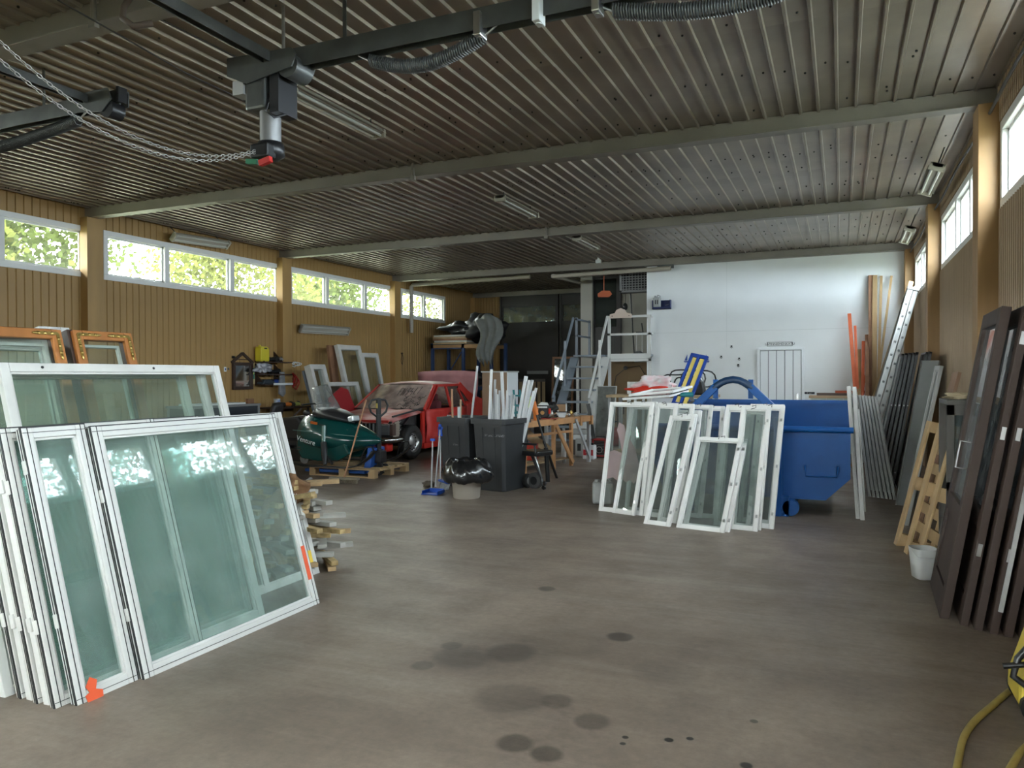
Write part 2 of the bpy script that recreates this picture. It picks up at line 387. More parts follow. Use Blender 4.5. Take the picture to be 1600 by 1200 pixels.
# right-hand block: white partition with its side, niche with raised doorway
pt = struct(MB().b(-4.0, XR+.15, YW, YW+.12, 0, ZC+.06).b(-4.12, -4.0, YW, 19.35, 0, ZC+.06).build('wall_back', white_p))
seam = mat('seam_line', (.62, .64, .65), .6)
struct(MB().b(-4.0, XR-.2, YW-.002, YW, 2.555, 2.563).b(-2.34, -2.334, YW-.002, YW, 2.2, 4.2).b(-4, -1.7, YW-.002, YW, .98, .985).build('trim_30', seam))
struct(MB().b(-6.05, -4.1, 19.3, 19.4, 0, ZC+.06).build('wall_niche', mat('beige_plaster', (.42, .40, .35), .7, noise=.1, scale=1.5)))
struct(MB().b(-6.34, -6.02, 19.1, 19.45, 0, ZC+.06).b(-6.30, -6.1, 19.45, YB, 0, ZC+.06).build('trim_31', mat('cream_post', (.50, .48, .43), .5)))
bk = struct(MB().b(XL-.2, -9.95, YB, YB+.2, 0, ZC+.1).b(-9.95, -5.9, YB, YB+.2, 0, ZC+.1).build('wall_far', wood_wall))
for k in range(9): link('board', board(.1, 4.1).mesh('board', wood_wall), bk, (XL+.05+k*.1, YB, 0)).rotation_euler = (0, 0, -PI/2)
# ================================================================ GLASS SASHES STACKED ON THE LEFT
alu = mat('white_aluminium', (.64, .64, .62), .35, noise=.06, scale=4)
gask = mat('black_gasket', (.015, .015, .016), .5)
green_g = glass('greenish_glass', (.88, .95, .93), dust=.17, dustcol=(.68, .80, .76)); clear_g = glass('dusty_glass', (.93, .97, .95), dust=.05, dustcol=(.6, .66, .63))
wood_white = mat('white_painted_wood', (.66, .65, .62), .5, noise=.12, scale=5)
black_m = mat('black_metal', (.02, .02, .022), .4); steel = mat('bright_steel', (.55, .55, .55), .3, metal=1)
orange_t = mat('orange_tape', (.75, .10, .03), .5); yellow_t = mat('yellow_tape', (.8, .55, .05), .5)
def sash(name, label, cat, mw, W, H, T=.045, fw=.055, fm=None, gm=None, mull=(), rails=(), gasket=False, group=None, hooks=True, hinge=None, bot=None, bead=True, pane=True):
    fm = fm or wood_white; gm = gm or clear_g; bot = bot or fw
    o = empty(name, mw=mw, label=label, cat=cat, group=group)
    sd = 'stile'
    st = MB().b(0, fw, 0, T, 0, H).mesh(sd, fm); link(sd, st, o, (0, 0, 0), bevel=.004); s2_ = link(sd, st, o, (W-fw, 0, 0), bevel=.004)
    MB().b(fw, W-fw, .001, T-.001, 0, bot).build('rail', fm, o, bevel=.004); r2_ = MB().b(fw, W-fw, .001, T-.001, H-fw, H).build('rail', fm, o, bevel=.004)
    for q in mull: MB().b(q-fw*.4, q+fw*.4, .002, T-.002, bot, H-fw).build('mullion', fm, o, bevel=.003)
    for q in rails: MB().b(fw, W-fw, .002, T-.002, q-fw*.4, q+fw*.4).build('crossbar', fm, o, bevel=.003)
    if bead:
        k = .012; MB().b(fw, fw+k, .012, T-.01, bot, H-fw).b(W-fw-k, W-fw, .012, T-.01, bot, H-fw).b(fw, W-fw, .012, T-.01, bot, bot+k).b(fw, W-fw, .012, T-.01, H-fw-k, H-fw).build('glazing_bead', fm, o)
    if pane: MB().b(fw*.8, W-fw*.8, T*.45, T*.45+.005, bot*.8, H-fw*.8).build('glass_pane', gm, o)
    if gasket:
        g = .006; MB().b(-g, 0, .004, .014, -g, H+g).b(W, W+g, .004, .014, -g, H+g).b(-g, W+g, .004, .014, H, H+g).b(-g, W+g, .004, .014, -g, 0).b(-.002, 0, T*.6, T*.72, 0, H).b(fw*.45, fw*.45+.004, -.002, .002, 0, H).b(W-fw*.45-.004, W-fw*.45, -.002, .002, 0, H).b(0, W, -.002, .002, H-fw*.45-.003, H-fw*.45).b(0, W, -.002, .002, fw*.45, fw*.45+.003).build('gasket', gask, o)
    if hinge is not None:
        for z in hinge:
            for x in (.0, W):
                MB().box((x, T*.5, z), (.02, .03, .07)).build('hinge', fm, o, bevel=.003)
    if hooks:
        MB().tube([(W*.5, -.004, H-.02), (W*.5+.01, -.03, H+.004), (W*.5-.03, -.035, H-.012)], .004, 5).build('latch_hook', black_m, r2_)
        [sub(MB().box((W-fw*.5, -.005, H*q), (.016, .012, .03)).build('catch', steel, None), s2_) for q in (.12, .5, .88)]
    return o
A0, W0 = look2((88, 1112), (493, 938), (9, 670), 1.40)
xd, yd, zd = (A0.col[i].to_3d() for i in range(3))
def like(px, py, dz=0, dy=0, z=0): return frame_of(atz(px, py)+zd*dz+yd*dy+V((0, 0, z)), xd, zd)
def floor_at(px, X):                     # floor point on the plane x = X seen in pixel column px
    k = (px-800)/FPX; a = V((X, 0, 0))-CAM; return V((X, -(FPX*0+a.dot(_r)-k*a.dot(_f))/(_r.y-k*_f.y), 0))
def yat(px, py, o): return (atz(px, py)-o).dot(xd)
# front pair with the black gaskets
lb = 'leaning on the left stack'
mS = like(227, 1062); o2 = mS.translation
s2 = sash('window_sash', 'wide gasketed window sash at the front of the left stack, orange strip at its right', 'window sash', mS, yat(491, 941, o2), 1.385, .05, .06, alu, green_g, gasket=True, hooks=False, hinge=(.35, 1.0), group='large sashes of the left stack')
MB().b(.0, .035, -.004, 0, .18, .42).build('tape_strip', orange_t, s2, (yat(491, 941, o2)-.06, 0, 0), label='orange tape strip')
mS = like(122, 1103); o1 = mS.translation
s1 = sash('window_sash', 'narrow gasketed window sash at the front left with an orange tag on its bottom corner', 'window sash', mS, yat(226, 1064, o1), 1.40, .05, .055, alu, green_g, gasket=True, hooks=False, hinge=(.42, 1.2), group='large sashes of the left stack')
MB().prism([(.05, -.01), (.13, -.01), (.135, .03), (.10, .045), (.115, .085), (.08, .11), (.05, .07), (.065, .04), (.04, .03)], .004, (0, -.006, 0)).build('paper_tag', orange_t, s1, label='torn orange paper tag')
rest = [((88, 1112), (312, 1008), 'white sash second from the front, its left edge sticking out beside the narrow gasketed one', 1.40, ()),
        ((77, 1098), (407, 960), 'third sash from the front in the left stack, its right stile showing through the glass', 1.39, ()),
        ((61, 1100), (400, 960), 'fourth sash from the front in the left stack, bare white left edge', 1.38, ()),
        ((50, 1086), (392, 958), 'fifth sash from the front in the left stack, left edge hidden to a thin line', 1.38, ()),
        ((35, 1083), (378, 955), 'sixth sash from the front in the left stack, white edge with a steel latch', 1.38, ())]
for i, (bl, br, lab, H, mu) in enumerate(rest):
    mw = frame_of(floor_at(bl[0], min(o1.x, o2.x)-.066*(i+1)), xd, zd); W = min(2.2, max(.9, yat(*br, mw.translation)))
    sash('window_sash', lab, 'window sash', mw, W, H, .042, .052, alu if i % 2 else wood_white, green_g, hooks=False, hinge=(.4, 1.1), gasket=(i % 2 == 0), group='large sashes of the left stack')
mw = frame_of(floor_at(8, min(o1.x, o2.x)-.42), xd, zd); sash('window_sash', 'rearmost low sash at the left picture edge, dark green glass and thin white frame', 'window sash', mw, 1.7, 1.36, .04, .05, alu, green_g, hooks=False, group='large sashes of the left stack')
# right end: a white frame reaching past the gasketed one
e = frame_of(floor_at(500, min(o1.x, o2.x)-.49)-xd*1.35, xd, zd)
sash('window_sash', 'white sash whose right stile stands out past the gasketed sash, yellow tag at its foot', 'window sash', e, 1.35, 1.36, .04, .052, wood_white, clear_g, hooks=False, group='large sashes of the left stack')
MB().b(1.26, 1.30, -.003, 0, .09, .20).build('tape_strip', yellow_t, bpy.data.objects[e and 'window_sash.008'] if 'window_sash.008' in bpy.data.objects else None, label='yellow tape tag')
# tall clear sashes behind, leaning the same way
T0 = atx(0, 563, -4.38); 
def tall(px0, py0, px1, X, lab, mu=(), dz=0):
    a = atx(px0, py0, X); b = atx(px1, py0, X); L = a.z/zd.z
    o = a-zd*L
    return sash('tall_window_sash', lab, 'window sash', frame_of(o, xd, zd), (b-a).length, L, .045, .055, wood_white, clear_g, mull=mu, hooks=False, group='tall sashes behind the left stack')
ta = tall(-2, 566, 342, -4.40, 'tall clear-glass sash rising above the low left stack, black screws in its top rail')
for q in (.25, 1.05, 1.75): MB().lathe([(0, 0), (.009, 0), (.009, .003), (0, .003)], n=8, R=R3('X', 90)).build('screw', black_m, ta, (q, -.001, atx(-2, 566, -4.40).z/zd.z-.028))
tall(-120, 566, 318, -4.50, 'second tall sash, its right stile showing through the first one', ())
tall(-160, 573, 288, -4.60, 'third tall sash from the front, seen only through the clear glass', ())
# wide clear frame at the extreme left edge
# brown ornate casements
orange_w = mat('orange_pine', (.52, .20, .05), .4, noise=.35, scale=5, stretch=(1, 1, .2)); brown_w = mat('dark_brown_wood', (.07, .035, .022), .5, noise=.4, scale=5, stretch=(1, 1, .2)); brass = mat('brass', (.62, .45, .15), .3, metal=1)
def ornate(px0, py0, px1, X, lab):
    a = atx(px0, py0, X); b = atx(px1, py0, X); L = a.z/zd.z; W = (b-a).length
    o = empty('ornate_casement', mw=frame_of(a-zd*L, xd, zd), label=lab, cat='window', group='orange pine casements')
    MB().b(0, W, .03, .10, 0, .07).b(0, W, .03, .10, L-.05, L+.012).b(-.02, .05, .03, .10, 0, L+.012).b(W-.05, W, .03, .10, 0, L+.012).build('outer_frame', brown_w, o, bevel=.004)
    f = MB().b(0, .075, 0, .032, 0, L).b(W-.075, W, 0, .032, 0, L).b(.075, W-.075, 0, .032, L-.07, L).b(.075, W-.075, 0, .032, 0, .08).build('casement_frame', orange_w, o, bevel=.006)
    MB().b(.075, W-.075, .05, .056, .08, L-.07).build('glass_pane', clear_g, o)
    MB().b(.085, .105, .06, .085, .08, L-.09).b(W-.105, W-.085, .06, .085, .08, L-.09).b(.085, W-.085, .06, .085, L-.11, L-.09).build('inner_sash', wood_white, o)
    for sx in (1, -1):
        cx = .035 if sx > 0 else W-.035
        k = MB()
        k.b(min(cx-.012, cx+.012), max(cx-.012, cx+.012), -.006, 0, L-.20, L-.03); x2 = cx+sx*.16; k.b(min(cx, x2), max(cx, x2), -.006, 0, L-.045, L-.022)
        for q in (.04, .09, .14): k.ball((cx+sx*q, -.006, L-.034), .014, 8, (1, .5, 1)); k.ball((cx, -.006, L-.034-q), .014, 8, (1, .5, 1))
        k.ball((cx, -.006, L-.205), .012, 8, (.8, .5, 2)); k.ball((cx+sx*.165, -.006, L-.034), .012, 8, (2, .5, .8))
        k.build('corner_mount', brass, o)
    return o
ornate(-60, 506, 95, -5.1, 'orange pine casement with brass corners at the left picture edge, brown outer frame')
ornate(113, 515, 205, -5.1, 'narrow orange pine casement with brass corner mounts in front of the ochre wall')
# white sashes behind the ornate ones and the rack all lean on
def back_sash(px0, py0, px1, X, lab):
    a = atx(px0, py0, X); b = atx(px1, py0, X); L = a.z/zd.z
    sash('tall_window_sash', lab, 'window sash', frame_of(a-zd*L, xd, zd), (b-a).length, L, .05, .07, wood_white, green_g, hooks=False)
back_sash(-80, 524, 78, -5.32, 'broad white sash seen through the left ornate casement'); back_sash(60, 509, 108, -5.4, 'narrow pale sash in the gap between the two ornate casements')
rk = empty('storage_rack', (-6.15, 2.9, 0), 0, 'rough timber A-frame rack that the left windows lean on', 'rack')
rw = mat('raw_timber', (.42, .30, .17), .7, noise=.3, scale=5, stretch=(1, 1, .3), bump=.1)
for y in (0, 1.0, 2.0): MB().bar((.28, y, .05), (-.12, y, 1.72), .045, .07, (0, 1, 0)).build('post', rw, rk); MB().bar((-.9, y, .05), (-.16, y, 1.70), .045, .07, (0, 1, 0)).build('brace', rw, rk)
for z, x in ((.5, .17), (1.5, -.04)): MB().bar((x+.03, -.25, z), (x+.03, 2.25, z), .04, .09).build('rail', rw, rk)
MB().b(-1.0, .9, -.3, -.22, 0, .06).build('skid', rw, rk); MB().b(-1.0, .9, 2.22, 2.3, 0, .06).build('skid', rw, rk)
# white batten sticking out beyond the tall sash
a = atx(300, 615, -5.1); b = atx(356, 610, -5.1)
# ---- pile of scrap timber
wg = [mat('weathered_plank', (.40, .37, .32), .8, noise=.35, scale=6, bump=.1), mat('grey_painted_plank', (.46, .45, .41), .7, noise=.2, scale=6), mat('fresh_cut_plank', (.50, .34, .18), .8, noise=.3, scale=7), mat('foamy_plank', (.58, .42, .20), .9, noise=.5, scale=14, bump=.8, bscale=25)]
pc = (atz(405, 925)+atz(530, 890))/2+V((-.42, .12, 0))
random.seed(21); u = (atz(500, 905)-atz(400, 925)); u.z = 0; u.normalize(); ang0 = math.atan2(u.y, u.x)
plk = []
for k in range(4):
    me = MB().box((0, 0, 0), (.50+.07*k, .085-.01*k, .034)).mesh('board', wg[k % 4]); plk.append(me)
z = .0; ni = 0
for layer in range(16):
    z += .047; spread = .48-.012*layer
    for j in range(5):
        d = -spread+2*spread*j/4+jit(.02)
        px_ = pc+u*d; n_ = V((-u.y, u.x, 0))
        p_ = px_+n_*(jit(.07)-.05+.012*layer)+V((0, 0, z-.022))
        k = random.choice((0, 1, 3, 2, 3) if layer > 9 else (0, 1, 2, 3, 1))
        o = link('scrap_board', plk[k], None, p_); o.rotation_euler = (jit(.05), jit(.04), ang0+PI/2+jit(.5)+(.7 if layer % 3 == 2 else 0))
        tag(o, ['weathered scrap board', 'grey-painted scrap frame board', 'fresh-cut pale scrap board', 'foam-caked scrap board'][k]+[' at the foot', ' in the lower part', ' halfway up', ' near the top'][min(3, layer//4)]+' of the timber pile behind the left glass', 'board', 'scrap boards of the pile')
foam = mat('brown_foam', (.30, .16, .08), .95, noise=.4, scale=8, bump=1, bscale=18)
mb = MB(); rr = []
for i in range(13):
    row = []
    for j in range(7): row.append(V((-.13+.26*j/6*(1-.3*abs(i-6)/6)+jit(.012), .05*math.sin(j*1.1+i)+jit(.03)-.03, -.32+.66*i/12+jit(.012))))
    rr.append(row)
mb.grid(rr)
o = mb.build('torn_foam_slab', foam, None, aty(428, 800, (pc+V((0, -.1, 0))).y)+V((0, 0, -.02)), sub=1); o.rotation_euler = (.25, .75, ang0+.3)
md = o.modifiers.new('s', 'SOLIDIFY'); md.thickness = .05
tag(o, 'torn slab of brown insulation foam lying against the scrap timber pile', 'foam')
l_ = [(396, 800, 470, 770, 'pale weathered lath slanting across the scrap pile'), (455, 778, 490, 772, 'foam-caked yellowish board lying across the top of the scrap pile')]
for (x0, y0, x1, y1, lab), k in zip(l_, (0, 3)):
    Y = pc.y-.05; p0 = aty(x0, y0, Y); p1 = aty(x1, y1+ (40 if k == 0 else 0), Y+.05)
    tag(MB().bar(p0, p1, .09, .035).build('lath', wg[k], None, bevel=.004), lab, 'board')
# ================================================================ BLUE SKIP AND THE WHITE SASHES LEANING ON IT
blue = mat('skip_blue', (.003, .085, .31), .45, noise=.2, scale=2.5, spec=.3); blue_d = mat('rubbed_blue', (.03, .10, .25), .6, noise=.5, scale=4)
rust = mat('rubber_black', (.015, .015, .015), .6)
fr_p = aty(1215, 700, 9.05); YS = 9.05
sk = empty('skip_container', (fr_p.x, YS, 0), 0, 'blue steel skip with lifting bail and closed flap behind the white sashes', 'skip')
def L_(p): return V(p)-V((fr_p.x, YS, 0))
xr = aty(1329, 680, YS+.12).x-fr_p.x; xl = aty(1022, 680, YS+.12).x-fr_p.x; yb = 1.75; zf = .97; zr = 1.24; zb_ = .20
cx = aty(1290, 785, YS+.12).x-fr_p.x; zc1 = 1.6-(752-588)/FPX*depth((fr_p.x+xr, YS, .6)); y0 = .12
side = [(xl+.12, zb_), (cx, zb_), (xr, zc1), (xr, zf), (xl, zf), (xl, .55)]
MB().prism(side, -.02, (0, y0, 0)).build('side_panel', blue, sk); 
side2 = [(x, (zr if z == zf else z)) for x, z in side]
MB().prism(side2, -.02, (0, yb, 0)).build('side_panel', blue, sk)
fl = MB(); pts = [(xl, zf), (xl, .55), (xl+.12, zb_), (cx, zb_), (xr, zc1), (xr, zf)]
for (a, b), (c, d) in zip(pts[:-1], pts[1:]): fl.add([(a, y0, b), (c, y0, d), (c, yb, d), (a, yb, b), (a, y0+.0, b-.015), (c, y0, d-.015), (c, yb, d-.015), (a, yb, b-.015)], [(0, 1, 2, 3), (7, 6, 5, 4), (0, 4, 5, 1), (1, 5, 6, 2), (2, 6, 7, 3), (3, 7, 4, 0)])
fl.build('bin_floor', blue, sk)
MB().tube([(.02, y0-.02, zf+.01), (xr+.03, y0-.02, zf+.01)], .035, 12).tube([(xl, y0-.02, zf+.01), (.02, y0-.02, zf+.01)], .035, 12).build('top_rail', blue, sk)
MB().b(xl, xr+.02, yb-.03, yb+.03, zr-.03, zr+.02).build('rear_rail', blue, sk)
hx = aty(1283, 740, YS).x-fr_p.x; hz = 1.6-(748-588)/FPX*depth((fr_p.x+hx, YS, .4))
MB().tube([(hx-.17, y0, hz+.10), (hx-.17, y0-.06, hz+.09), (hx-.16, y0-.07, hz), (hx+.16, y0-.07, hz), (hx+.17, y0-.06, hz+.09), (hx+.17, y0, hz+.10)], .013, 8).build('handle', blue, sk)
MB().bar((hx, y0-.02, hz+.16), (hx, y0-.02, hz+.22), .015).build('lug', blue, sk)
def fp(px, py): p = aty(px, py, YS); return V((p.x-fr_p.x, 0, p.z))
MB().bar((0, 0, 0), fp(1215, 648)-V((0, 0, .03)), .085, .10, (0, 1, 0)).build('post', blue, sk, bevel=.006)
ax = fp(1145, 596); lx = 2*ax.x
MB().bar((lx, 0, 0), (lx, 0, fp(1215, 648).z), .085, .10, (0, 1, 0)).build('post', blue, sk, bevel=.006)
pr = fp(1217, 645); pm = fp(1172, 604)
MB().bar(pr+V((0, 0, -.01)), pm, .085, .075, (0, 1, 0)).build('brace', blue, sk, bevel=.006); q = V((lx-pr.x, 0, pr.z-.01)); q2 = V((lx-pm.x, 0, pm.z)); MB().bar(q, q2, .085, .075, (0, 1, 0)).build('brace', blue, sk, bevel=.006)
arc_m = mat('worn_dark_blue', (.01, .04, .10), .35, noise=.4, scale=8)
arc = [pm+V((.03, 0, -.02)), pm, fp(1163, 598), fp(1155, 594.5), fp(1145, 593), fp(1135, 594.5), fp(1127, 598), q2, q2+V((-.03, 0, -.02))]
MB().tube(arc, .042, 12).build('lifting_bail', arc_m, sk)
for sx in (pm.x+.005, lx-pm.x-.005): MB().bar((sx, .02, pm.z-.14), (sx, .02, pm.z+.08), .055, .02, (0, 1, 0)).build('upright', blue, sk)
MB().b(-.04, .12, -.02, .5, .0, .22).b(xl+.2, xl+.36, 0, 1.7, 0, .2).b(.02, .16, .5, 1.7, .0, .2).build('skid', blue, sk)['kind'] = 'stuff'
MB().tube([(.14, -.02, .10), (.14, .10, .10)], .09, 14).build('roller', blue, sk)
# white sashes: bottom-left, bottom-right, top-left pixel, height, label
cg = glass('sash_glass', (.92, .95, .94), dust=.10, dustcol=(.46, .48, .48)); white_w = mat('bright_white_wood', (.84, .83, .81), .45, noise=.08, scale=5)
SP = [
 ((1058, 806), (1096, 810), (1066, 632), 1.31, 'white sash in the back row, just left of the cordless drill'),
 ((1084, 808), (1120, 811), (1097, 634), 1.31, 'white sash in the back row, just right of the cordless drill'),
 ((1120, 812), (1160, 816), (1131, 632), 1.31, 'white sash in the back row, upright beneath the apex of the bail'),
 ((1152, 814.5), (1206, 821), (1160, 631), 1.33, 'hindmost tall sash at the right end, resting on the skip post'),
 ((975, 798), (1012, 802), (1003, 628), 1.31, 'white sash in the back row behind the pink paper sheet'),
 ((1000, 800), (1042, 805), (1022, 629), 1.31, 'white sash in the back row, its glass showing a bit of blue skip'),
 ((1030, 806), (1066, 811), (1045, 630), 1.30, 'white sash in the back row, left neighbour of the drill, top rail level'),
 ((1168, 822.5), (1208, 827.3), (1163, 634), 1.32, 'rightmost tall white sash, right stile beside the blue post'),
 ((1114, 820.5), (1172, 827), (1117, 636), 1.31, 'tall sash behind the small front pair, its left stile almost vertical'),
 ((1141, 823.5), (1188, 829), (1150, 634), 1.31, 'tall sash directly behind the clear-fronted one near the blue post'),
 ((1137, 826), (1183, 831), (1147, 639), 1.31, 'front tall sash next to the small pair, broad clear pane'),
 ((1035, 808), (1077, 812.5), (1070, 641), 1.26, 'strongly slanting sash with its top corner under the drill'),
 ((1026, 814), (1056, 818), (1062, 646), 1.27, 'narrow slanting sash just behind the frontmost slanting one'),
 ((935, 798), (1004, 806), (968, 629), 1.31, 'leftmost white sash, pink paper hanging on its glass'),
 ((1005, 806), (1040, 810), (1042, 632), 1.31, 'slanting sash between the two-light left sash and the slanting trio'),
 ((956, 801), (991, 806), (990, 632), 1.31, 'narrow sash leaning over the leftmost one, upper corner hooked'),
 ((1005, 818), (1046, 823.5), (1049, 649), 1.30, 'frontmost slanting sash, lower left of the small pair'),
 ((1066, 823), (1139, 832), (1085, 682), 1.07, 'rear one of the two small sashes standing in front'),
 ((1056, 824), (1131, 833), (1076, 682), 1.08, 'small white sash standing foremost in the middle group')]
for bl, br, tl, H, lab in SP:
    mw, W = look2(bl, br, tl, H)
    sash('casement_sash', lab, 'window sash', mw, W, H, .032, .042, white_w, cg, group='white sashes leaning on the skip')
# loose sashes lying on top
zt_ = 1.36
for (px0, py0, px1, py1, lab) in ((972, 622, 1046, 617, 'white sash lying flat on the tops of the left sashes'), (982, 616, 1052, 610, 'second white sash lying flat, stacked above the first')):
    a = aty(px0, py0, 9.35); b = aty(px1, py1, 9.3); mw = frame_of(a, b-a, V((.05, 1, .05)))
    sash('casement_sash', lab, 'window sash', mw, (b-a).length, .9, .03, .045, white_w, cg, group='white sashes lying flat')
pinkm = mat('pink_paper', (.78, .50, .52), .8, noise=.15, scale=5)
ps = MB(); Yp = 8.72
poly = [(967, 660), (975, 664), (979, 680), (984, 686), (992, 700), (998, 724), (1000, 756), (994, 752), (990, 756), (984, 750), (978, 754), (972, 748), (965, 752), (958, 746), (948, 748), (946, 735), (952, 706), (960, 703), (972, 708), (969, 690), (964, 672)]
p3 = [aty(x, y, Yp+.12*(760-y)/100) for x, y in poly]; cpt = sum(p3, V((0, 0, 0)))/len(p3)
ps.add([p-cpt for p in p3]+[p-cpt+V((0, .004, 0)) for p in p3], [tuple(range(len(p3))), tuple(reversed(range(len(p3), 2*len(p3))))]+[(i, (i+1) % len(p3), (i+1) % len(p3)+len(p3), i+len(p3)) for i in range(len(p3))])
tag(ps.build('pink_sheet', pinkm, None, cpt), 'pale pink paper cut with a ragged edge behind the leftmost sash', 'paper')
# canister on the floor at the left
plast = mat('milky_plastic', (.36, .37, .36), .45)
c = atz(940, 789); o = empty('jerry_can', (c.x-.02, c.y+.12, 0), .3, 'milky plastic jerry can on the floor left of the white sashes', 'canister')
MB().b(-.13, .13, -.11, .11, 0, .27).build('body', plast, o, bevel=.035); MB().lathe([(.03, .26), (.03, .30), (0, .30)], (-.07, 0, 0), 14).build('cap', plast, o); MB().tube([(-.02, 0, .26), (0, 0, .31), (.07, 0, .31), (.10, 0, .26)], .012, 8).build('handle', plast, o)
# low bench behind the sashes carrying the bags and hoses
bz = 1.30; bx0, bx1 = -3.30, -1.70; by = 11.15
bn = empty('storage_bench', ((bx0+bx1)/2, by+.35, 0), 0, 'grey metal bench behind the sashes, piled with bags and hoses', 'bench'); bw_ = (bx1-bx0)/2
grey_m = mat('grey_metal', (.22, .22, .22), .5)
MB().b(-bw_, bw_, -.35, .35, bz-.04, bz).build('bench_top', rw, bn, bevel=.004)
lg = MB().b(-.025, .025, -.025, .025, 0, bz-.04).mesh('leg', grey_m)
for x in (-bw_+.05, bw_-.05):
    for y in (-.3, .3): link('leg', lg, bn, (x, y, 0))
MB().b(-bw_+.05, bw_-.05, -.3, .3, .4, .43).build('shelf', rw, bn)
def blob(c, sx, sy, sz, seed, amp=.25, n=20, m_=12):
    random.seed(seed); ph = [random.uniform(0, 6) for _ in range(8)]; rows = []
    for i in range(m_+1):
        th = PI*i/m_; r = []
        for k in range(n):
            a = 2*PI*k/n; d = 1+amp*(math.sin(3*a+ph[0]+2*th)*.4+math.sin(5*a+ph[1]-3*th)*.35+math.sin(2*a+7*th+ph[2])*.35)*math.sin(th)
            r.append(V((c[0]+sx*d*math.sin(th)*math.cos(a), c[1]+sy*d*math.sin(th)*math.sin(a), c[2]+max(-.98, math.cos(th)*d)*sz)))
        r.append(r[0]); rows.append(r)
    return MB().grid(rows)
pbag = mat('pink_white_plastic', (.80, .55, .58), .35, noise=.4, scale=9, col2=(.8, .78, .78)); redf = mat('red_fabric', (.65, .03, .01), .7)
p = aty(1026, 590, by+.3); tag(blob((0, 0, .12), .27, .2, .14, 3, .5, 28, 16).build('plastic_bag', pbag, None, (p.x, by+.25, bz+.03)), 'crumpled pink and white plastic bag on the bench behind the sashes', 'bag')
tag(blob((0, 0, .07), .42, .22, .07, 5, .5, 28, 12).build('red_tarp', redf, None, (p.x+.02, by+.22, bz+.0)), 'bright orange-red cloth under the pink bag', 'cloth')
blk = mat('black_plastic', (.012, .012, .013), .35)
p = aty(1087, 605, by+.3); tag(MB().prism([(-.16, 0), (.16, 0), (.12, .2), (.06, .33), (-.02, .30), (-.12, .16)], .14, (0, .07, 0)).build('black_bag', blk, None, (p.x, by+.3, bz), bevel=.03), 'black cloth bag standing beside the blue and yellow rack', 'bag')
hz_ = MB()
random.seed(4)
for k, (px, py, r) in enumerate(((1056, 596, .20), (1072, 592, .26), (1088, 592, .24), (1068, 598, .15))):
    c = aty(px, py, by+.5); pts = []
    for i in range(20):
        a = 2*PI*i/20; pts.append((c.x+r*math.cos(a)*(1+.05*k), by+.5+.05*k+.07*math.sin(a*2+k), c.z+r*.6*math.sin(a)+.02*math.sin(3*a)))
    tag(MB().tube(pts, .012, 6, closed=True).build('rubber_hose', blk, None), ['black rubber hose loop nearest the pink bag', 'widest black hose loop, half behind the blue rack', 'black hose loop right of the blue rack', 'smallest black hose loop, inside the wider ones'][k], 'hose', 'hose loops on the bench')
# blue and yellow striped rack leaning
yel = mat('yellow_strip', (.72, .55, .13), .5); navy = mat('navy_blue', (.02, .06, .30), .4)
a = aty(1048, 632, 10.6); b = aty(1076, 632, 10.6); t = aty(1080, 551, 11.0)
mw = frame_z(a, b-a, t-a); W = (b-a).length*1.0; H = (t-a).length
o = empty('striped_rack', mw=mw, label='blue rack with two yellow strips leaning upright behind the sashes', cat='rack')
for x in (0, W*.42, W-.03): MB().b(x, x+.035, 0, .04, 0, H).build('rail', navy, o)
for x in (.05, W*.42+.05): MB().b(x, x+.075, .01, .03, .06, H-.06).build('strip', yel, o, label='yellow strip')
MB().b(0, W+.005, 0, .04, H-.05, H).build('crossbar', navy, o); MB().b(0, W+.005, 0, .04, 0, .06).build('crossbar', navy, o)
# drill
a = aty(1080, 632, 9.05)
o = empty('cordless_drill', (a.x, a.y+.02, 1.30), .2, 'dark cordless drill lying across the sash tops', 'drill')
teal = mat('teal_plastic', (.01, .16, .18), .45)
MB().tube([(-.13, 0, .06), (-.10, 0, .065), (.02, 0, .065)], [.02, .03, .032], 12).build('body', teal, o); MB().tube([(-.17, 0, .055), (-.13, 0, .06)], [.006, .014], 8).build('chuck', black_m, o)
MB().bar((-.01, 0, .05), (.02, 0, -.03), .035, .045, (1, 0, 0)).build('grip', blk, o); MB().b(-.05, .08, -.045, .045, -.07, -.015).build('battery', blk, o, bevel=.008)
greyf_ = mat('grey_lacquer', (.40, .40, .39), .4)
# ---- white door, sign, wall bits
wd = mat('door_white', (.76, .78, .80), .45); gv_ = mat('door_groove', (.30, .31, .33), .7)
def px_w(px, py, d=.0): return aty(px, py, YW-d)
a = px_w(1183.5, 543.5); b = px_w(1257, 543.5)
dr = empty('door_1', (a.x, YW, 0)); dr['kind'] = 'structure'; W = b.x-a.x; H = a.z
MB().b(0, .055, -.05, .02, 0, H).b(W-.055, W, -.05, .02, 0, H).b(.055, W-.055, -.05, .02, H-.055, H).build('door_frame', wd, dr, bevel=.003)
lf = MB().b(.058, W-.058, -.012, .02, .02, H-.058).build('door_leaf', gv_, dr)  # grey leaf colour paints the shade in the gaps between the boards
n_ = 5; ww = (W-.116)/n_
for k in range(n_): MB().b(.062+ww*k+.005, .054+ww*(k+1)-.005, -.022, -.012, .03, H-.068).build('board', wd, lf, bevel=.003)
hd = MB().b(W-.16, W-.115, -.03, -.02, .97, 1.2).build('handle_plate', steel, lf); MB().tube([(W-.14, -.03, 1.03), (W-.14, -.075, 1.03), (W-.27, -.075, 1.03)], .010, 8).build('handle', steel, lf); MB().tube([(W-.14, -.02, 1.15), (W-.14, -.05, 1.15)], .02, 12).build('lock', steel, lf)
for z in (1.78, .3): MB().b(.045, .06, -.035, -.02, z, z+.1).build('hinge', steel, dr)
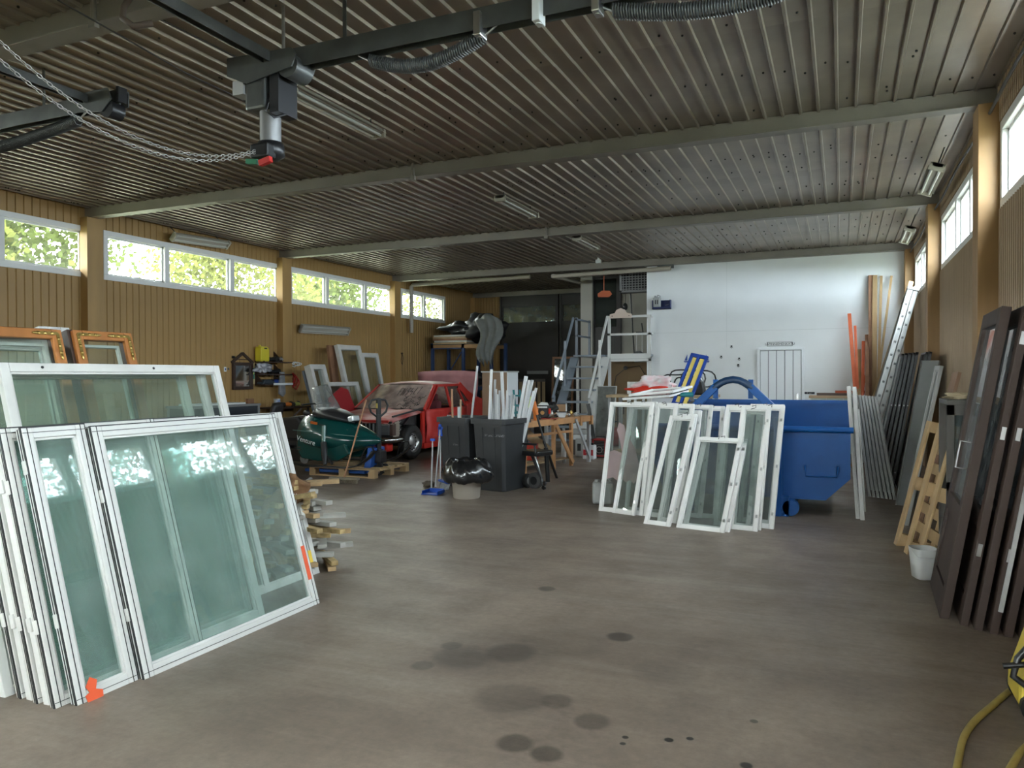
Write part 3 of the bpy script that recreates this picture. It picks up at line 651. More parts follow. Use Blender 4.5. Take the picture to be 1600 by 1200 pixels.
sgm = mat('sign_white', (.72, .74, .74), .5); ink = mat('sign_ink', (.02, .02, .025), .6)
a = px_w(1198.5, 538); b = px_w(1238.5, 538)
o = empty('wall_sign', ((a.x+b.x)/2, YW, a.z), 0, 'small white sign with black lettering above the white door', 'sign')
W = b.x-a.x; MB().b(-W/2, W/2, -.008, 0, -.045, .045).build('sign_board', sgm, o); MB().b(-W/2, -W/2+.012, -.011, -.008, -.045, .045).b(W/2-.012, W/2, -.011, -.008, -.045, .045).b(-W/2, W/2, -.011, -.008, .036, .045).b(-W/2, W/2, -.011, -.008, -.045, -.036).build('border', ink, o)
text('lettering', 'LAPINNIEMENKATU', .068, ink, o, (0, -.010, 0), (PI/2, 0, 0))
o = empty('key_plate', (px_w(1265, 614).x, YW, px_w(1265, 614).z), 0, 'small black plate on the white wall right of the door', 'sign')
MB().b(-.10, .10, -.012, 0, -.022, .022).build('plate', ink, o, bevel=.004); MB().b(-.05, -.042, -.0135, -.012, -.012, .012).b(-.01, .035, -.0135, -.012, -.010, -.004).build('pale_mark', greyf_, o)
# sailboat plates and hooks
for px, lab in ((1074, 'small blue and white sailboat plaque left of the striped rack'), (1103, 'small blue and white sailboat plaque right of the striped rack')):
    p = px_w(px, 560); o = empty('sailboat_plaque', (p.x, YW, p.z-.06), 0, lab, 'ornament', 'sailboat plaques on the white wall')
    s_ = 1 if px > 1090 else -1
    MB().prism([(-.08, 0), (.08, 0), (.06, -.03), (-.06, -.03)], .01, (0, 0, 0)).build('hull', navy, o); MB().prism([(.0, .01), (.065*s_, .01), (0, .15)][::s_], .01, (0, 0, 0)).build('sail', navy, o); MB().prism([(-.01*s_, .01), (-.01*s_, .12), (-.06*s_, .01)][::s_], .01, (0, 0, 0)).build('sail', sgm, o)
for (px, py), lab in zip(((1143, 541), (1127, 557), (1155, 560), (1153.5, 570)), ('topmost small black hook on the white wall', 'round wire hook left of the other wall hooks', 'small hook nearest above the lowest one', 'lowest small hook on the white wall')):
    p = px_w(px, py); o = MB().tube([(0, 0, 0), (0, -.03, -.005), (-.02, -.045, -.02), (0, -.05, -.045), (.03, -.045, -.025)], .006, 6).b(-.018, .018, -.008, 0, -.018, .018).build('wall_hook', ink, None, (p.x, YW, p.z)); tag(o, lab, 'hook', 'hooks on the white wall')
navy_d = mat('deep_navy', (.008, .018, .09), .5)
# blue shelf with canister at the wall corner
p0 = px_w(1021, 470); p1 = px_w(1049, 483); zt2 = p0.z; zb2 = p1.z
o = empty('wall_box', (p0.x, YW, zb2), 0, 'dark blue wall rack high up beside the niche', 'rack'); W = p1.x-p0.x; D_ = .14
MB().b(0, W, -D_, 0, 0, .012).b(0, W, -.01, 0, 0, zt2-zb2).b(0, W, -D_, -D_+.01, 0, .05).b(0, .01, -D_, 0, 0, zt2-zb2).b(W-.01, W, -D_, 0, 0, zt2-zb2).build('rack_body', navy_d, o); MB().bar((W*.66, -.012, .09), (W*.86, -.012, .11), .03, .002).build('pale_mark', greyf_, o)
o = empty('oil_can', (p0.x+.10, YW-.075, zb2+.012), 0, 'grey plastic oil can with dark label in the blue wall rack', 'canister')
MB().b(-.085, .085, -.05, .05, 0, .26).build('body', plast, o, bevel=.02); MB().tube([(-.04, 0, .255), (-.04, 0, .30)], .022, 10).build('cap', plast, o); MB().tube([(-.01, 0, .255), (.02, 0, .31), (.07, 0, .29), (.08, 0, .22)], .012, 8).build('handle', plast, o)
MB().b(-.035, -.01, -.0515, -.05, .1, .2).b(.01, .035, -.0515, -.05, .1, .2).build('label', ink, o)
# crate of glass with boards behind the skip's right end
a = px_w(1274, 618, .5); b = px_w(1328, 618, .5)
o = empty('glass_crate', ((a.x+b.x)/2, YW-.35, 0), 0, 'greenish glass cabinet against the white wall behind the skip', 'cabinet'); W = (b.x-a.x)/2+.1; H = a.z
MB().b(-W, W, -.25, .25, .0, H-.05).build('cabinet_body', mat('pale_green', (.42, .50, .44), .4), o); MB().b(-W-.02, W+.02, -.27, .27, H-.05, H).build('cabinet_top', mat('pale_wood', (.48, .34, .22), .6), o, bevel=.004)
for px in (0, .3, .62): MB().b(-W+px, -W+px+.02, -.255, -.25, .02, H-.05).build('strip', steel, o)
br_m = mat('dark_board', (.10, .07, .06), .6); rd_m = mat('red_board', (.42, .09, .04), .6)
tag(MB().b(-.45, .35, -.1, .1, 0, .05).build('flat_board', br_m, None, ((a.x+b.x)/2+.15, YW-.35, H)), 'dark board lying on the greenish cabinet', 'board'); tag(MB().b(-.25, .3, -.08, .08, 0, .05).build('flat_board', rd_m, None, ((a.x+b.x)/2+.3, YW-.35, H+.05)), 'reddish board on top of the dark board behind the skip', 'board')
# ================================================================ RIGHT-HAND SIDE
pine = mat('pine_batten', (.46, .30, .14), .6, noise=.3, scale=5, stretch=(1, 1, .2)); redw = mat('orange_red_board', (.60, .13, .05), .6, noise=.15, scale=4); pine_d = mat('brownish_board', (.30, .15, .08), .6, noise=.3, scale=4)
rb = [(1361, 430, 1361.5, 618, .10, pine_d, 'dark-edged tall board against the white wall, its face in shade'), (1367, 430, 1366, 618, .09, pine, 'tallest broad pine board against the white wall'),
      (1377, 431, 1372, 614, .05, pine, 'tall thin pine batten just right of the broad board'), (1393, 431, 1371, 600, .045, pine, 'thin pine batten slanting strongly to the right at its top'),
      (1327, 490, 1336, 606, .07, redw, 'tallest orange-red board, leftmost of the upright boards'), (1336, 509, 1340, 606, .05, redw, 'shorter orange-red board beside the tallest red one'),
      (1342, 546, 1343, 612, .075, pine, 'short pale board between the red boards'), (1349, 533, 1348, 616, .06, redw, 'dull red board standing right of the pale short one'),
      (1354.5, 523, 1355, 616, .07, pine_d, 'brown board beside the tall pine ones, ending at half height'), (1351, 587, 1347, 618, .05, redw, 'short red board end in front of the brown board')]
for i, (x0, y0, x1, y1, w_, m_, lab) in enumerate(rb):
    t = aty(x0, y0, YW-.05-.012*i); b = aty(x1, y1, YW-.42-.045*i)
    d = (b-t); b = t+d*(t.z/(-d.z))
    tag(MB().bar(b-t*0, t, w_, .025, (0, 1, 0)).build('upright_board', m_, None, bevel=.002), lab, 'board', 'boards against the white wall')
# ladder
alm = mat('ladder_aluminium', (.30, .30, .29), .45, metal=.6)
t = aty(1426, 465, 15.9); m2 = aty(1373, 650, 14.3); d = m2-t; b = t+d*(t.z/(-d.z))
zz = (t-b).normalized(); yy_ = V((0, 1, 0)); yy_ = (yy_-zz*yy_.dot(zz)).normalized(); xx = yy_.cross(zz)
mw = M.Identity(4)
for i in range(3): mw[i][0] = xx[i]; mw[i][1] = yy_[i]; mw[i][2] = zz[i]; mw[i][3] = b[i]
Lh = (t-b).length
ld = empty('extension_ladder', mw=mw, label='aluminium extension ladder leaning into the far right corner', cat='ladder')
for x in (-.13, .16):
    for s in (0, .1): pass
MB().b(-.14, -.045, -.22, -.19, 0, Lh).build('stile', alm, ld, bevel=.006); MB().b(-.14, -.045, .19, .22, 0, Lh).build('stile', alm, ld, bevel=.006)
MB().b(-.04, .05, -.215, -.19, .3, Lh+.1).build('stile', alm, ld, bevel=.006); MB().b(-.04, .05, .19, .215, .3, Lh+.1).build('stile', alm, ld, bevel=.006)
rg_ = MB().tube([(0, -.21, 0), (0, .21, 0)], .018, 8).mesh('rung', alm); hole = MB().b(-.018, .018, -.226, -.219, -.02, .02).mesh('rung_end', blk)
for k in range(int(Lh/.3)): link('rung', rg_, ld, (-.09, 0, .2+.3*k)); link('rung_end', hole, ld, (-.09, 0, .2+.3*k)); link('rung', rg_, ld, (.005, 0, .33+.3*k)) if k < Lh/.3-2 else None; link('rung_end', hole, ld, (.005, 0, .33+.3*k)) if k < Lh/.3-2 else None
MB().b(-.15, .06, -.23, .23, Lh-.02, Lh+.06).build('guide_bracket', alm, ld, bevel=.01)
t = aty(1424, 440, 16.6); b0 = aty(1405, 500, 16.1); d = b0-t; b = t+d*(t.z/(-d.z)); tag(MB().bar(b, t, .08, .03, (0, 1, 0)).build('upright_board', pine, None), 'pale pine board behind the ladder in the far right corner', 'board', 'boards against the white wall')
# white and grey sashes beyond the skip, edge on
greyf = mat('grey_lacquer', (.40, .40, .39), .4); 
def edge_sash(blp, tlp, L, W, T, fm, gm, lab, name='edge_sash', grp=None, ydir=(.05, 1, 0), fw=.05):
    a = atz(*blp); t = reach(tlp[0], tlp[1], a, L)
    z = (t-a).normalized(); x = V(ydir); x = (x-z*x.dot(z)).normalized()
    y = z.cross(x); o = frame_of(a, x, z)
    return sash(name, lab, 'window sash', o, W, L, T, fw, fm, gm, hooks=False, group=grp, bead=False)
for i, (b_, t_) in enumerate((((1344, 811), (1329, 603)), ((1351, 813), (1338, 604)))): edge_sash(b_, t_, 1.66, .55, .045, wood_white, clear_g, ['white edge-on sash at the right end of the skip, left one of a pair', 'white edge-on sash at the right end of the skip, right one of a pair'][i], grp='edge-on white sashes')
nm = ['first', 'second', 'third', 'fourth', 'fifth', 'sixth', 'seventh']
for i in range(7):
    b_ = (1361+6.6*i, 776+.9*i); t_ = (1341+4.8*i, 616.5+.4*i)
    edge_sash(b_, t_, 1.45, .6, .034, greyf, green_g, '%s grey-edged sash from the left in the slanting row right of the skip' % nm[i], grp='grey sashes in a slanting row')
# black framed panels
blkf = mat('black_frame', (.02, .022, .024), .35); gpan = mat('grey_panel', (.24, .25, .25), .4, noise=.15, scale=3)
bb = [(1372, 770), (1380, 772), (1388, 773), (1396, 775), (1404, 777), (1414, 782), (1421, 784)]; tt = [(1408, 560), (1413, 560), (1418, 561), (1424, 561), (1429, 560), (1444, 559), (1449, 559)]
for i in range(7):
    a = atz(*bb[i]); a = V((a.x, a.y+1.0, 0)); t = reach(tt[i][0], tt[i][1], a, 1.93); z = (t-a).normalized(); o = frame_of(a, V((-.0, 1, 0)), z)
    lab = '%s black-framed panel from the left, leaning on the right wall behind the pallets' % nm[i]
    r_ = empty('framed_panel', mw=o, label=lab, cat='panel', group='black-framed panels')
    MB().b(0, .03, 0, .035, 0, 1.93).b(.67, .70, 0, .035, 0, 1.93).b(0, .7, 0, .035, 0, .03).b(0, .7, 0, .035, 1.90, 1.93).build('frame', blkf, r_); MB().b(.03, .67, .012, .018, .03, 1.90).build('panel_sheet', gpan, r_)
    for q in (.1, .6): MB().b(-.006, 0, .008, .024, 1.93*q, 1.93*q+.02).build('clip', steel, r_)
o = aty(1434, 640, 10.2)
a = atz(1396, 800); a = V((a.x+.05, a.y+.55, 0)); b = a+V((.62, -.30, 0)); t = reach(1423, 562, a, 1.95)
mw = frame_of(a, b-a, t-a); r_ = empty('framed_panel', mw=mw, label='grey sheet panel facing the room in front of the black-framed ones', cat='panel')
MB().b(0, .22, 0, .03, 0, 1.93).build('panel_sheet', gpan, r_); MB().b(0, .015, -.004, 0, 0, 1.93).build('edge_strip', steel, r_)
# single white sash and brown board behind the pallets
def lean(bl, br, tl, L): return look2(bl, br, tl, L)
a = atz(1418, 815); b = atz(1434, 838); 
mw, W = look2((1408, 812), (1420, 830), (1455, 574), 1.72); sash('casement_sash', 'pale sash leaning behind the upright pallets, crack across its glass', 'window sash', mw, .34, 1.72, .035, .05, greyf, glass('grey_glass', (.6, .62, .62), dust=.35, dustcol=(.35, .37, .37)), hooks=False)
mw, W = look2((1422, 835), (1432, 850), (1468, 597), 1.66); tag(MB().b(0, .30, 0, .03, 0, 1.66).build('wide_board', mat('reddish_pine', (.30, .17, .10), .6, noise=.3, scale=4, stretch=(1, 1, .2)), None, bevel=.003), 'reddish pine board leaning between the pale sash and the dark cabinet', 'board').matrix_world = mw
# dark cabinet with cup
a = atz(1452, 862); dkw = mat('dark_grey_wood', (.10, .09, .08), .6, noise=.3, scale=4, stretch=(1, 1, .3))
zc_ = aty(1478, 622, 7.3).z; cx0 = aty(1467, 640, 7.35).x
o = empty('glazed_cabinet', (cx0, 7.05, 0), 0, 'dark cabinet with a glazed side standing between pallets and brown doors', 'cabinet'); H = zc_
MB().b(0, .36, -.25, .30, H-.04, H).build('cabinet_top', dkw, o, bevel=.004)
for x in (0, .32):
    for y in (-.25, .25): MB().b(x, x+.05, y, y+.05, 0, H-.04).build('post', dkw, o)
MB().b(.05, .32, -.23, -.22, .75, H-.12).build('glass_pane', glass('cabinet_glass', (.5, .55, .58), dust=.2), o); [MB().b(0, .37, -.25, -.2, u_, v_).build('front_rail', dkw, o) for u_, v_ in ((H-.12, H-.04), (.68, .75), (0, .1))]; MB().b(.02, .35, .27, .29, 0, H-.04).build('back_panel', dkw, o); MB().b(.05, .33, -.2, .27, .70, .73).build('shelf', dkw, o)
p = aty(1503, 606, 7.0); o = empty('black_pot', (cx0+.235, 6.93, H), 0, 'black plastic pot with a wide rim on the dark cabinet', 'pot'); MB().lathe([(0, 0), (.045, 0), (.055, .11), (.06, .115), (.06, .13), (.05, .13), (.045, .02), (0, .02)], n=20).build('pot_body', blk, o)
tag(blob((0, 0, .025), .09, .06, .028, 8, .6).build('sawdust_rag', mat('tan_rag', (.35, .28, .18), .9), None, (cx0+.10, 6.97, H+.003)), 'crumpled tan rag beside the black pot on the cabinet', 'rag')
# pallets
palw = mat('pallet_wood', (.58, .40, .21), .65, noise=.25, scale=5, stretch=(1, 1, .3), bump=.08)
def pallet(mw, lab, W=.8, L=1.2, name='wooden_pallet', face=True):
    o = empty(name, mw=mw, label=lab, cat='pallet', group=None)
    for x in (0, W/2-.05, W-.10): MB().b(x, x+.10, 0, .022, 0, L).build('long_board', palw, o, bevel=.003)
    n_ = 7
    for k in range(n_): z = k*(L-.10)/(n_-1); MB().b(0, W, .122, .144, z, z+.10).build('deck_board', palw, o, bevel=.003)
    for z in (0, L/2-.05, L-.10):
        MB().b(0, W, .10, .122, z, z+.10).build('stringer', palw, o)
        for x in (0, W/2-.05, W-.10): MB().b(x, x+.10, .022, .10, z, z+.12 if z < L/2 else z+.10).build('block', palw, o)
    return o
mw, W = look2((1396, 849), (1440, 886), (1415, 674), 1.2); m1_ = mw
pallet(mw, 'pale wooden pallet standing on end, foremost of the two', .8)
m2_ = mw.copy(); m2_.translation = mw.translation+mw.col[1].to_3d()*.16+mw.col[0].to_3d()*.12; pallet(m2_, 'second wooden pallet on end, half hidden behind the first', .8)
# square bucket
p = (atz(1424, 905)+atz(1456, 908))/2+V((.02, .07, 0)); bk_ = mat('translucent_bucket', (.50, .50, .49), .4)
o = empty('square_bucket', p, .35, 'milky square plastic bucket in front of the standing pallets', 'bucket'); w0, w1, h = .075, .095, .24
rw_ = []
for (r_, z) in ((w0*.8, 0), (w0, .01), (w1, h), (w1-.006, h), (w0-.006, .02), (0.001, .02)):
    row = []
    for k in range(25): a = 2*PI*k/24; c_, s_ = math.cos(a), math.sin(a); e = 4; q = (abs(c_)**e+abs(s_)**e)**(-1/e); row.append(V((r_*q*c_, r_*q*s_, z)))
    rw_.append(row)
MB().grid(rw_).build('bucket_body', bk_, o); MB().tube([(-w1, 0, h-.02), (-w1*.9, -w1, h*.75), (w1*.9, -w1, h*.75), (w1, 0, h-.02)], .003, 5).build('bail', steel, o)
# brown doors
dkb = mat('brown_door_wood', (.050, .027, .019), .62, noise=.45, scale=4, stretch=(1, 1, .15), bump=.05, bscale=30)
mw, W = look2((1453, 913), (1469, 969), (1527, 502), 2.06)
W = .88; D0 = mw
def brown_door(mw, lab, W=.88, H=2.06, T=.055, glaz=True):
    o = empty('brown_door', mw=mw, label=lab, cat='door', group='stack of brown doors')
    f = .11
    MB().b(0, f, 0, T, 0, H).build('stile', dkb, o, bevel=.003); MB().b(W-f, W, 0, T, 0, H).build('stile', dkb, o, bevel=.003)
    for z0, z1 in ((0, .18), (.62, .74), (H-.11, H)): MB().b(f, W-f, 0, T, z0, z1).build('rail', dkb, o, bevel=.003)
    MB().b(f, W-f, .015, T-.015, .18, .62).build('panel', dkb, o)
    if glaz: MB().b(f, W-f, .025, .030, .74, H-.11).build('glass_pane', glass('door_glass', (.62, .65, .67), dust=.42, dustcol=(.78, .80, .82), gloss=.04), o)  # pale dust colour here paints a bright reflection into the glass
    return o
d0 = brown_door(mw, 'dark brown glazed door, foremost in the stack at the right wall')
MB().tube([(.70, 0, .98), (.70, -.06, .98), (.70, -.06, 1.16), (.70, 0, 1.16)], .006, 6).build('pull_handle', steel, d0)
xd2, yd2, zd2 = (mw.col[i].to_3d() for i in range(3))
ofs = [(.10, .09, 1.99), (.20, .02, 2.07), (.31, .06, 2.05), (.42, .02, 2.08), (.54, -.02, 2.06)]
labs = ['second brown door from the left, twin hinges on its edge', 'third brown door, its edge taller and holed for a lock', 'fourth brown door from the left with a white batten on its edge', 'fifth brown door from the left, close to the picture edge', 'last brown door of the stack, nearest the right wall']
for i, ((px, py), H) in enumerate(zip(((1500, 977), (1522, 984), (1546, 990), (1569, 995), (1594, 1001)), (2.08, 2.12, 2.08, 2.10, 2.06))):
    q = frame_of(atz(px, py)-xd2*.88, xd2, zd2)
    d_ = brown_door(q, labs[i], .88, H-.03, .045, glaz=(i != 1))
    for z in (.5, 1.25, 1.85)[i % 2:]: MB().b(.88, .888, .01, .035, z-.04, z+.04).build('hinge', steel, d_)
    if i == 2: MB().b(.88, .893, .02, .045, .15, 1.55).build('white_batten', greyf, d_, label='white batten')
# yellow pressure washer and its hose
yw = mat('machine_yellow', (.62, .47, .06), .45, noise=.1, scale=4)
c = atz(1612, 1120); wx_ = c.x-.045
o = empty('pressure_washer', (wx_, c.y+.05, 0), 0, 'yellow pressure washer with black hose cut by the right picture edge', 'machine')
MB().prism([(0, .05), (.34, .05), (.36, .30), (.28, .42), (.08, .42), (.02, .22), (0, .16)], .30, (-.02, .15, 0)).build('housing', yw, o, bevel=.03)
MB().b(.02, .3, -.12, .12, .02, .10).build('chassis', blk, o, bevel=.02)
for x in (.06, .28): MB().tube([(x, -.17, .08), (x, -.13, .08)], .08, 16).build('wheel', blk, o); MB().tube([(x, .13, .08), (x, .17, .08)], .08, 16).build('wheel', blk, o)
MB().tube([(.02, -.14, .36), (-.03, -.16, .30), (-.05, -.17, .22), (.02, -.18, .17), (.1, -.18, .16)], .016, 8).build('hose', blk, o); MB().tube([(-.09, -.17, .26), (.0, -.17, .28), (.1, -.17, .275)], .014, 8).build('spray_grip', blk, o); MB().tube([(.26, -.12, .38), (.30, -.12, .62), (.30, .12, .62), (.26, .12, .38)], .015, 8).build('push_handle', blk, o)
def spline(P, n=8):
    out = []
    P = [P[0]]+P+[P[-1]]
    for i in range(1, len(P)-2):
        for k in range(n):
            t = k/n; a, b, c, d = P[i-1:i+3]; out.append(.5*((2*b)+(-a+c)*t+(2*a-5*b+4*c-d)*t*t+(-a+3*b-3*c+d)*t**3))
    return out+[P[-2]]
ho = mat('yellow_hose', (.42, .32, .09), .5, noise=.2, scale=10)
pts = [atz(x, y, .016) for x, y in ((1600, 1068), (1580, 1078), (1550, 1103), (1522, 1128), (1506, 1152), (1499, 1180), (1494, 1215), (1500, 1250), (1530, 1262), (1560, 1235), (1582, 1195), (1600, 1170), (1640, 1140))]
tag(MB().tube(spline(pts), .015, 10).build('water_hose', ho, None), 'worn yellow hose curving over the floor at the lower right corner', 'hose')
# ================================================================ LEFT WALL
XW = XL+.018
def wl_(px, py, d=.0): return atx(px, py, XW+d)
dk = mat('dark_stained_wood', (.045, .022, .014), .5, noise=.3, scale=6)
mirror = mat('mirror', (.6, .6, .6), .05, metal=1)
a = wl_(362, 609); b = wl_(393, 609); H = wl_(362, 566).z-a.z; Ha = wl_(378, 552).z-a.z; W = b.y-a.y
o = empty('house_mirror', (XW, a.y, a.z), PI/2, 'dark wooden mirror frame shaped like a gabled house, hung on the ochre wall', 'mirror')
t = .06
MB().b(0, t, -.05, 0, 0, H).build('side_post', dk, o, bevel=.003); MB().b(W-t, W, -.05, 0, 0, H).build('side_post', dk, o, bevel=.003); MB().b(t, W-t, -.05, 0, 0, t).build('sill_bar', dk, o); MB().b(t, W-t, -.05, 0, H-t, H).build('head_bar', dk, o)
MB().bar((-.02, -.025, H-.01), (W/2, -.025, Ha), .05, .035, (0, 1, 0)).build('gable_bar', dk, o); MB().bar((W+.02, -.025, H-.01), (W/2, -.025, Ha), .05, .035, (0, 1, 0)).build('gable_bar', dk, o)
MB().b(W*.25, W*.75, -.03, -.01, H+.05, H+.065).build('gable_slot', dk, o); MB().b(t, W-t, -.02, -.015, t, H-t).build('mirror_glass', mirror, o)
o = empty('wall_switch', wl_(351.5, 577), PI/2, 'white switch plate on the ochre wall left of the house mirror', 'switch'); MB().b(-.03, .03, -.012, 0, -.045, .045).build('plate', sgm, o, bevel=.003); MB().b(-.012, .012, -.018, -.012, -.02, .02).build('rocker', navy, o)
o = empty('door_bumper', wl_(363.5, 558), PI/2, 'small black rubber knob on the ochre wall above the mirror eave', 'knob'); MB().tube([(0, 0, 0), (0, -.05, 0)], [.03, .022], 10).build('knob_body', blk, o)
a = wl_(393.5, 600); b = wl_(393.5, 567); o = empty('spirit_level', a, PI/2, 'green and cream spirit level hanging upright beside the house mirror', 'level'); H = b.z-a.z
cr = mat('cream_plastic', (.55, .45, .22), .5); gr_ = mat('green_plastic', (.03, .22, .15), .5)
MB().b(-.035, .035, -.04, 0, .1, H-.1).build('level_body', gr_, o); MB().b(-.037, .037, -.042, 0, 0, .1).build('end_cap', cr, o); MB().b(-.037, .037, -.042, 0, H-.1, H).build('end_cap', cr, o); MB().tube([(0, -.045, H*.45), (0, -.045, H*.55)], .012, 8).build('vial', mat('vial', (.5, .6, .1), .2), o)
# shelves
ya, yb_ = wl_(398, 590).y, wl_(442, 590).y
tops = []
for py, lab in ((564.5, 'top dark wall shelf with black gusset brackets on the left wall'), (584.5, 'middle dark wall shelf on the left wall, crumpled plastic on it'), (600.5, 'lowest wall shelf on the left wall, pale front edge')):
    z = wl_(397, py, .15).z; o = empty('bracket_shelf', (XW, ya, z), PI/2, lab, 'shelf', 'dark shelves on the left wall'); W = yb_-ya; tops.append(z)
    MB().b(0, W, -.26, 0, -.022, 0).build('shelf_board', dk, o); 
    for x in (.01, W*.66): MB().prism([(0, 0), (-.24, 0), (0, .22)], .02, (x, 0, 0), (V((0, 1, 0)), V((0, 0, 1)))).build('bracket', dk, o)
    if py > 600: MB().b(.25, W, -.27, -.26, -.025, .02).build('edge_strip', sgm, o)
XS = XW+.14
def ys(px): return wl_(px, 580, .14).y
o = empty('fuel_can', (XS, ys(410), tops[0]), PI/2, 'yellow plastic can with cut-out handle on the top wall shelf', 'canister')
yc = mat('yellow_plastic', (.62, .52, .03), .45); MB().prism([(-.12, 0), (.12, 0), (.12, .24), (.07, .30), (-.10, .30), (-.12, .27)], .16, (0, .08, 0)).build('can_body', yc, o, bevel=.015); MB().b(-.03, .05, -.083, -.08, .25, .275).build('handle_gap', blk, o); MB().tube([(-.07, 0, .29), (-.07, 0, .33)], .025, 10).build('cap', yc, o)
def power_tool(loc, rz, lab, col):
    o = empty('power_tool', loc, rz, lab, 'power tool'); MB().tube([(-.12, 0, .05), (.0, 0, .055), (.13, 0, .05)], [.03, .045, .03], 12).build('body', col, o); MB().tube([(.0, 0, .055), (.06, 0, .10), (.13, 0, .09)], .018, 8).build('handle', blk, o); MB().tube([(-.12, 0, .05), (-.18, 0, .05)], .05, 14).build('guard', blk, o)
power_tool((XS, ys(427), tops[0]), PI/2, 'dark angle grinder on the top wall shelf right of the yellow can', blk); power_tool((XS, ys(438), tops[0]), PI/2+.3, 'second dark hand tool at the right end of the top wall shelf', grey_m)
silver = mat('clear_crumple', (.45, .46, .50), .25, noise=.6, scale=14)
tag(blob((0, 0, .11), .10, .20, .10, 12, .6, 26, 14).build('crumpled_plastic', silver, None, (XS, ys(411), tops[1]+.012)), 'heap of crumpled clear plastic on the middle wall shelf', 'plastic')
power_tool((XS, ys(431), tops[1]), PI/2, 'black drill lying on the middle wall shelf', blk)
tag(MB().prism([(-.18, 0), (.2, 0), (.18, .05), (.05, .10), (-.12, .09)], .18, (0, .09, 0)).build('tool_case', mat('dark_slate', (.03, .04, .05), .4), None, (XS, ys(415), tops[2]), bevel=.02), 'dark slate tool case on the lowest wall shelf', 'case'); bpy.data.objects['tool_case'].rotation_euler = (0, 0, PI/2)
power_tool((XS, ys(432), tops[2]), PI/2, 'blue-black sander at the right end of the lowest wall shelf', navy)
a = wl_(439, 581, .2); tag(MB().prism([(-.06, 0), (.06, 0), (.09, -.45), (.02, -.52), (-.10, -.46)], .05).build('hanging_cloth', mat('grey_cloth', (.25, .25, .26), .9, noise=.3), None, a, bevel=.01), 'grey cloth hanging from the right end of the wall shelves', 'cloth').rotation_euler = (0, 0, PI/2)
# cables on wall
def loops(name, px, py, mt, lab, n_=4, w=.10, h=.26, r=.010, seed=1):
    random.seed(seed); m = MB(); p = wl_(px, py, .04)
    for k in range(n_):
        c = jit(.05); hh = h*random.uniform(.7, 1); ww = w*random.uniform(.6, 1); pts = [(.012*k, c+ww*math.sin(2*PI*i/16)+.02*math.sin(5*i), -hh/2+hh/2*math.cos(2*PI*i/16)) for i in range(16)]
        m.tube(pts, r, 5, closed=True)
    m.box((-.01, 0, 0), (.06, .03, .03))
    return tag(m.build(name, mt, None, p), lab, 'cable')
loops('jumper_cable', 452, 582, mat('red_cable', (.45, .02, .02), .5), 'coiled red cable hanging on the ochre column', 4, .20, .34, .010, 5); loops('jumper_cable', 461, 588, mat('red_cable', (.45, .02, .02), .5), 'smaller red cable bundle hanging right of the coiled one', 3, .12, .30, .010, 6); loops('black_cable', 447, 592, blk, 'black cable ends hanging below the red coil', 2, .10, .26, .01, 7)
loops('white_cable', 461, 566, sgm, 'white cable coil pinned on the ochre wall above the red cables', 3, .14, .10, .009, 8); loops('thin_rope', 628.5, 552, dk, 'thin rope loop hanging on the ochre wall beside the column', 1, .06, .38, .008, 9)
# workbench row at the left wall
a = atx(350, 632, -10.45); b = atx(392, 632, -10.45); zt3 = a.z
o = empty('tool_table', (-10.5, (a.y+b.y)/2-.5, 0), 0, 'grey steel table by the left wall with flat boards on it', 'table'); hw = (b.y-a.y)/2+.5
MB().b(-.3, .3, -hw, hw, zt3-.04, zt3).build('tabletop', grey_m, o); lg = MB().b(-.025, .025, -.025, .025, 0, zt3-.04).mesh('leg', grey_m)
for x in (-.27, .27):
    for y in (-hw+.05, hw-.05): link('leg', lg, o, (x, y, 0))
MB().b(-.28, .28, -hw+.03, hw-.03, zt3-.2, zt3-.04).build('drawer_box', mat('dark_slate', (.03, .04, .05), .4), o)
tag(MB().b(-.2, .2, -.6, .6, 0, .03).build('flat_board', sgm, None, (-10.5, b.y-.9, zt3)), 'pale board lying on the grey steel table', 'board'); tag(MB().b(-.03, .03, -.08, .08, 0, .09).build('wood_block', pine_d, None, (-10.4, b.y-.08, zt3)), 'small brown wood block at the end of the grey table', 'block')
leather = mat('black_leather', (.018, .018, .02), .4)
c = atx(410, 640, -9.7)
o = empty('office_chair', (c.x, c.y, 0), -PI/2+.3, 'black office chair with padded backrest in front of the left wall benches', 'chair')
zt4 = atx(410, 629, -9.7).z
rows = [[V((-.23*(1-.25*max(0, (z-.7)/.3)**2)+.46*(1-.25*max(0, (z-.7)/.3)**2)*j/8, .22+.06*math.sin(PI*j/8)+(.1*(z)), .52+z*(zt4-.52))) for j in range(9)] for z in [i/8 for i in range(9)]]
bk2 = MB().grid(rows).build('backrest', leather, o); md = bk2.modifiers.new('s', 'SOLIDIFY'); md.thickness = .07
MB().box((0, 0, .47), (.5, .48, .09)).build('seat', leather, o, bevel=.03); MB().tube([(0, 0, .08), (0, 0, .43)], .03, 10).build('gas_lift', black_m, o)
for k in range(5):
    a_ = 2*PI*k/5; MB().tube([(0, 0, .10), (.28*math.cos(a_), .28*math.sin(a_), .07)], [.03, .018], 6).build('leg', black_m, o); MB().tube([(.28*math.cos(a_)-.012, .28*math.sin(a_), .03), (.28*math.cos(a_)+.012, .28*math.sin(a_), .03)], .03, 10).build('castor', blk, o)
for s in (-1, 1): MB().tube([(s*.25, .15, .45), (s*.28, .05, .66), (s*.28, -.15, .66), (s*.25, -.15, .45)], .016, 6).build('armrest', blk, o)
a = atx(426, 637, -10.5); b = atx(478, 638, -10.5); o = empty('folding_bench', (-10.6, a.y, 0), 0, 'narrow dark folding bench on a diagonal strut at the left wall', 'bench'); W = b.y-a.y
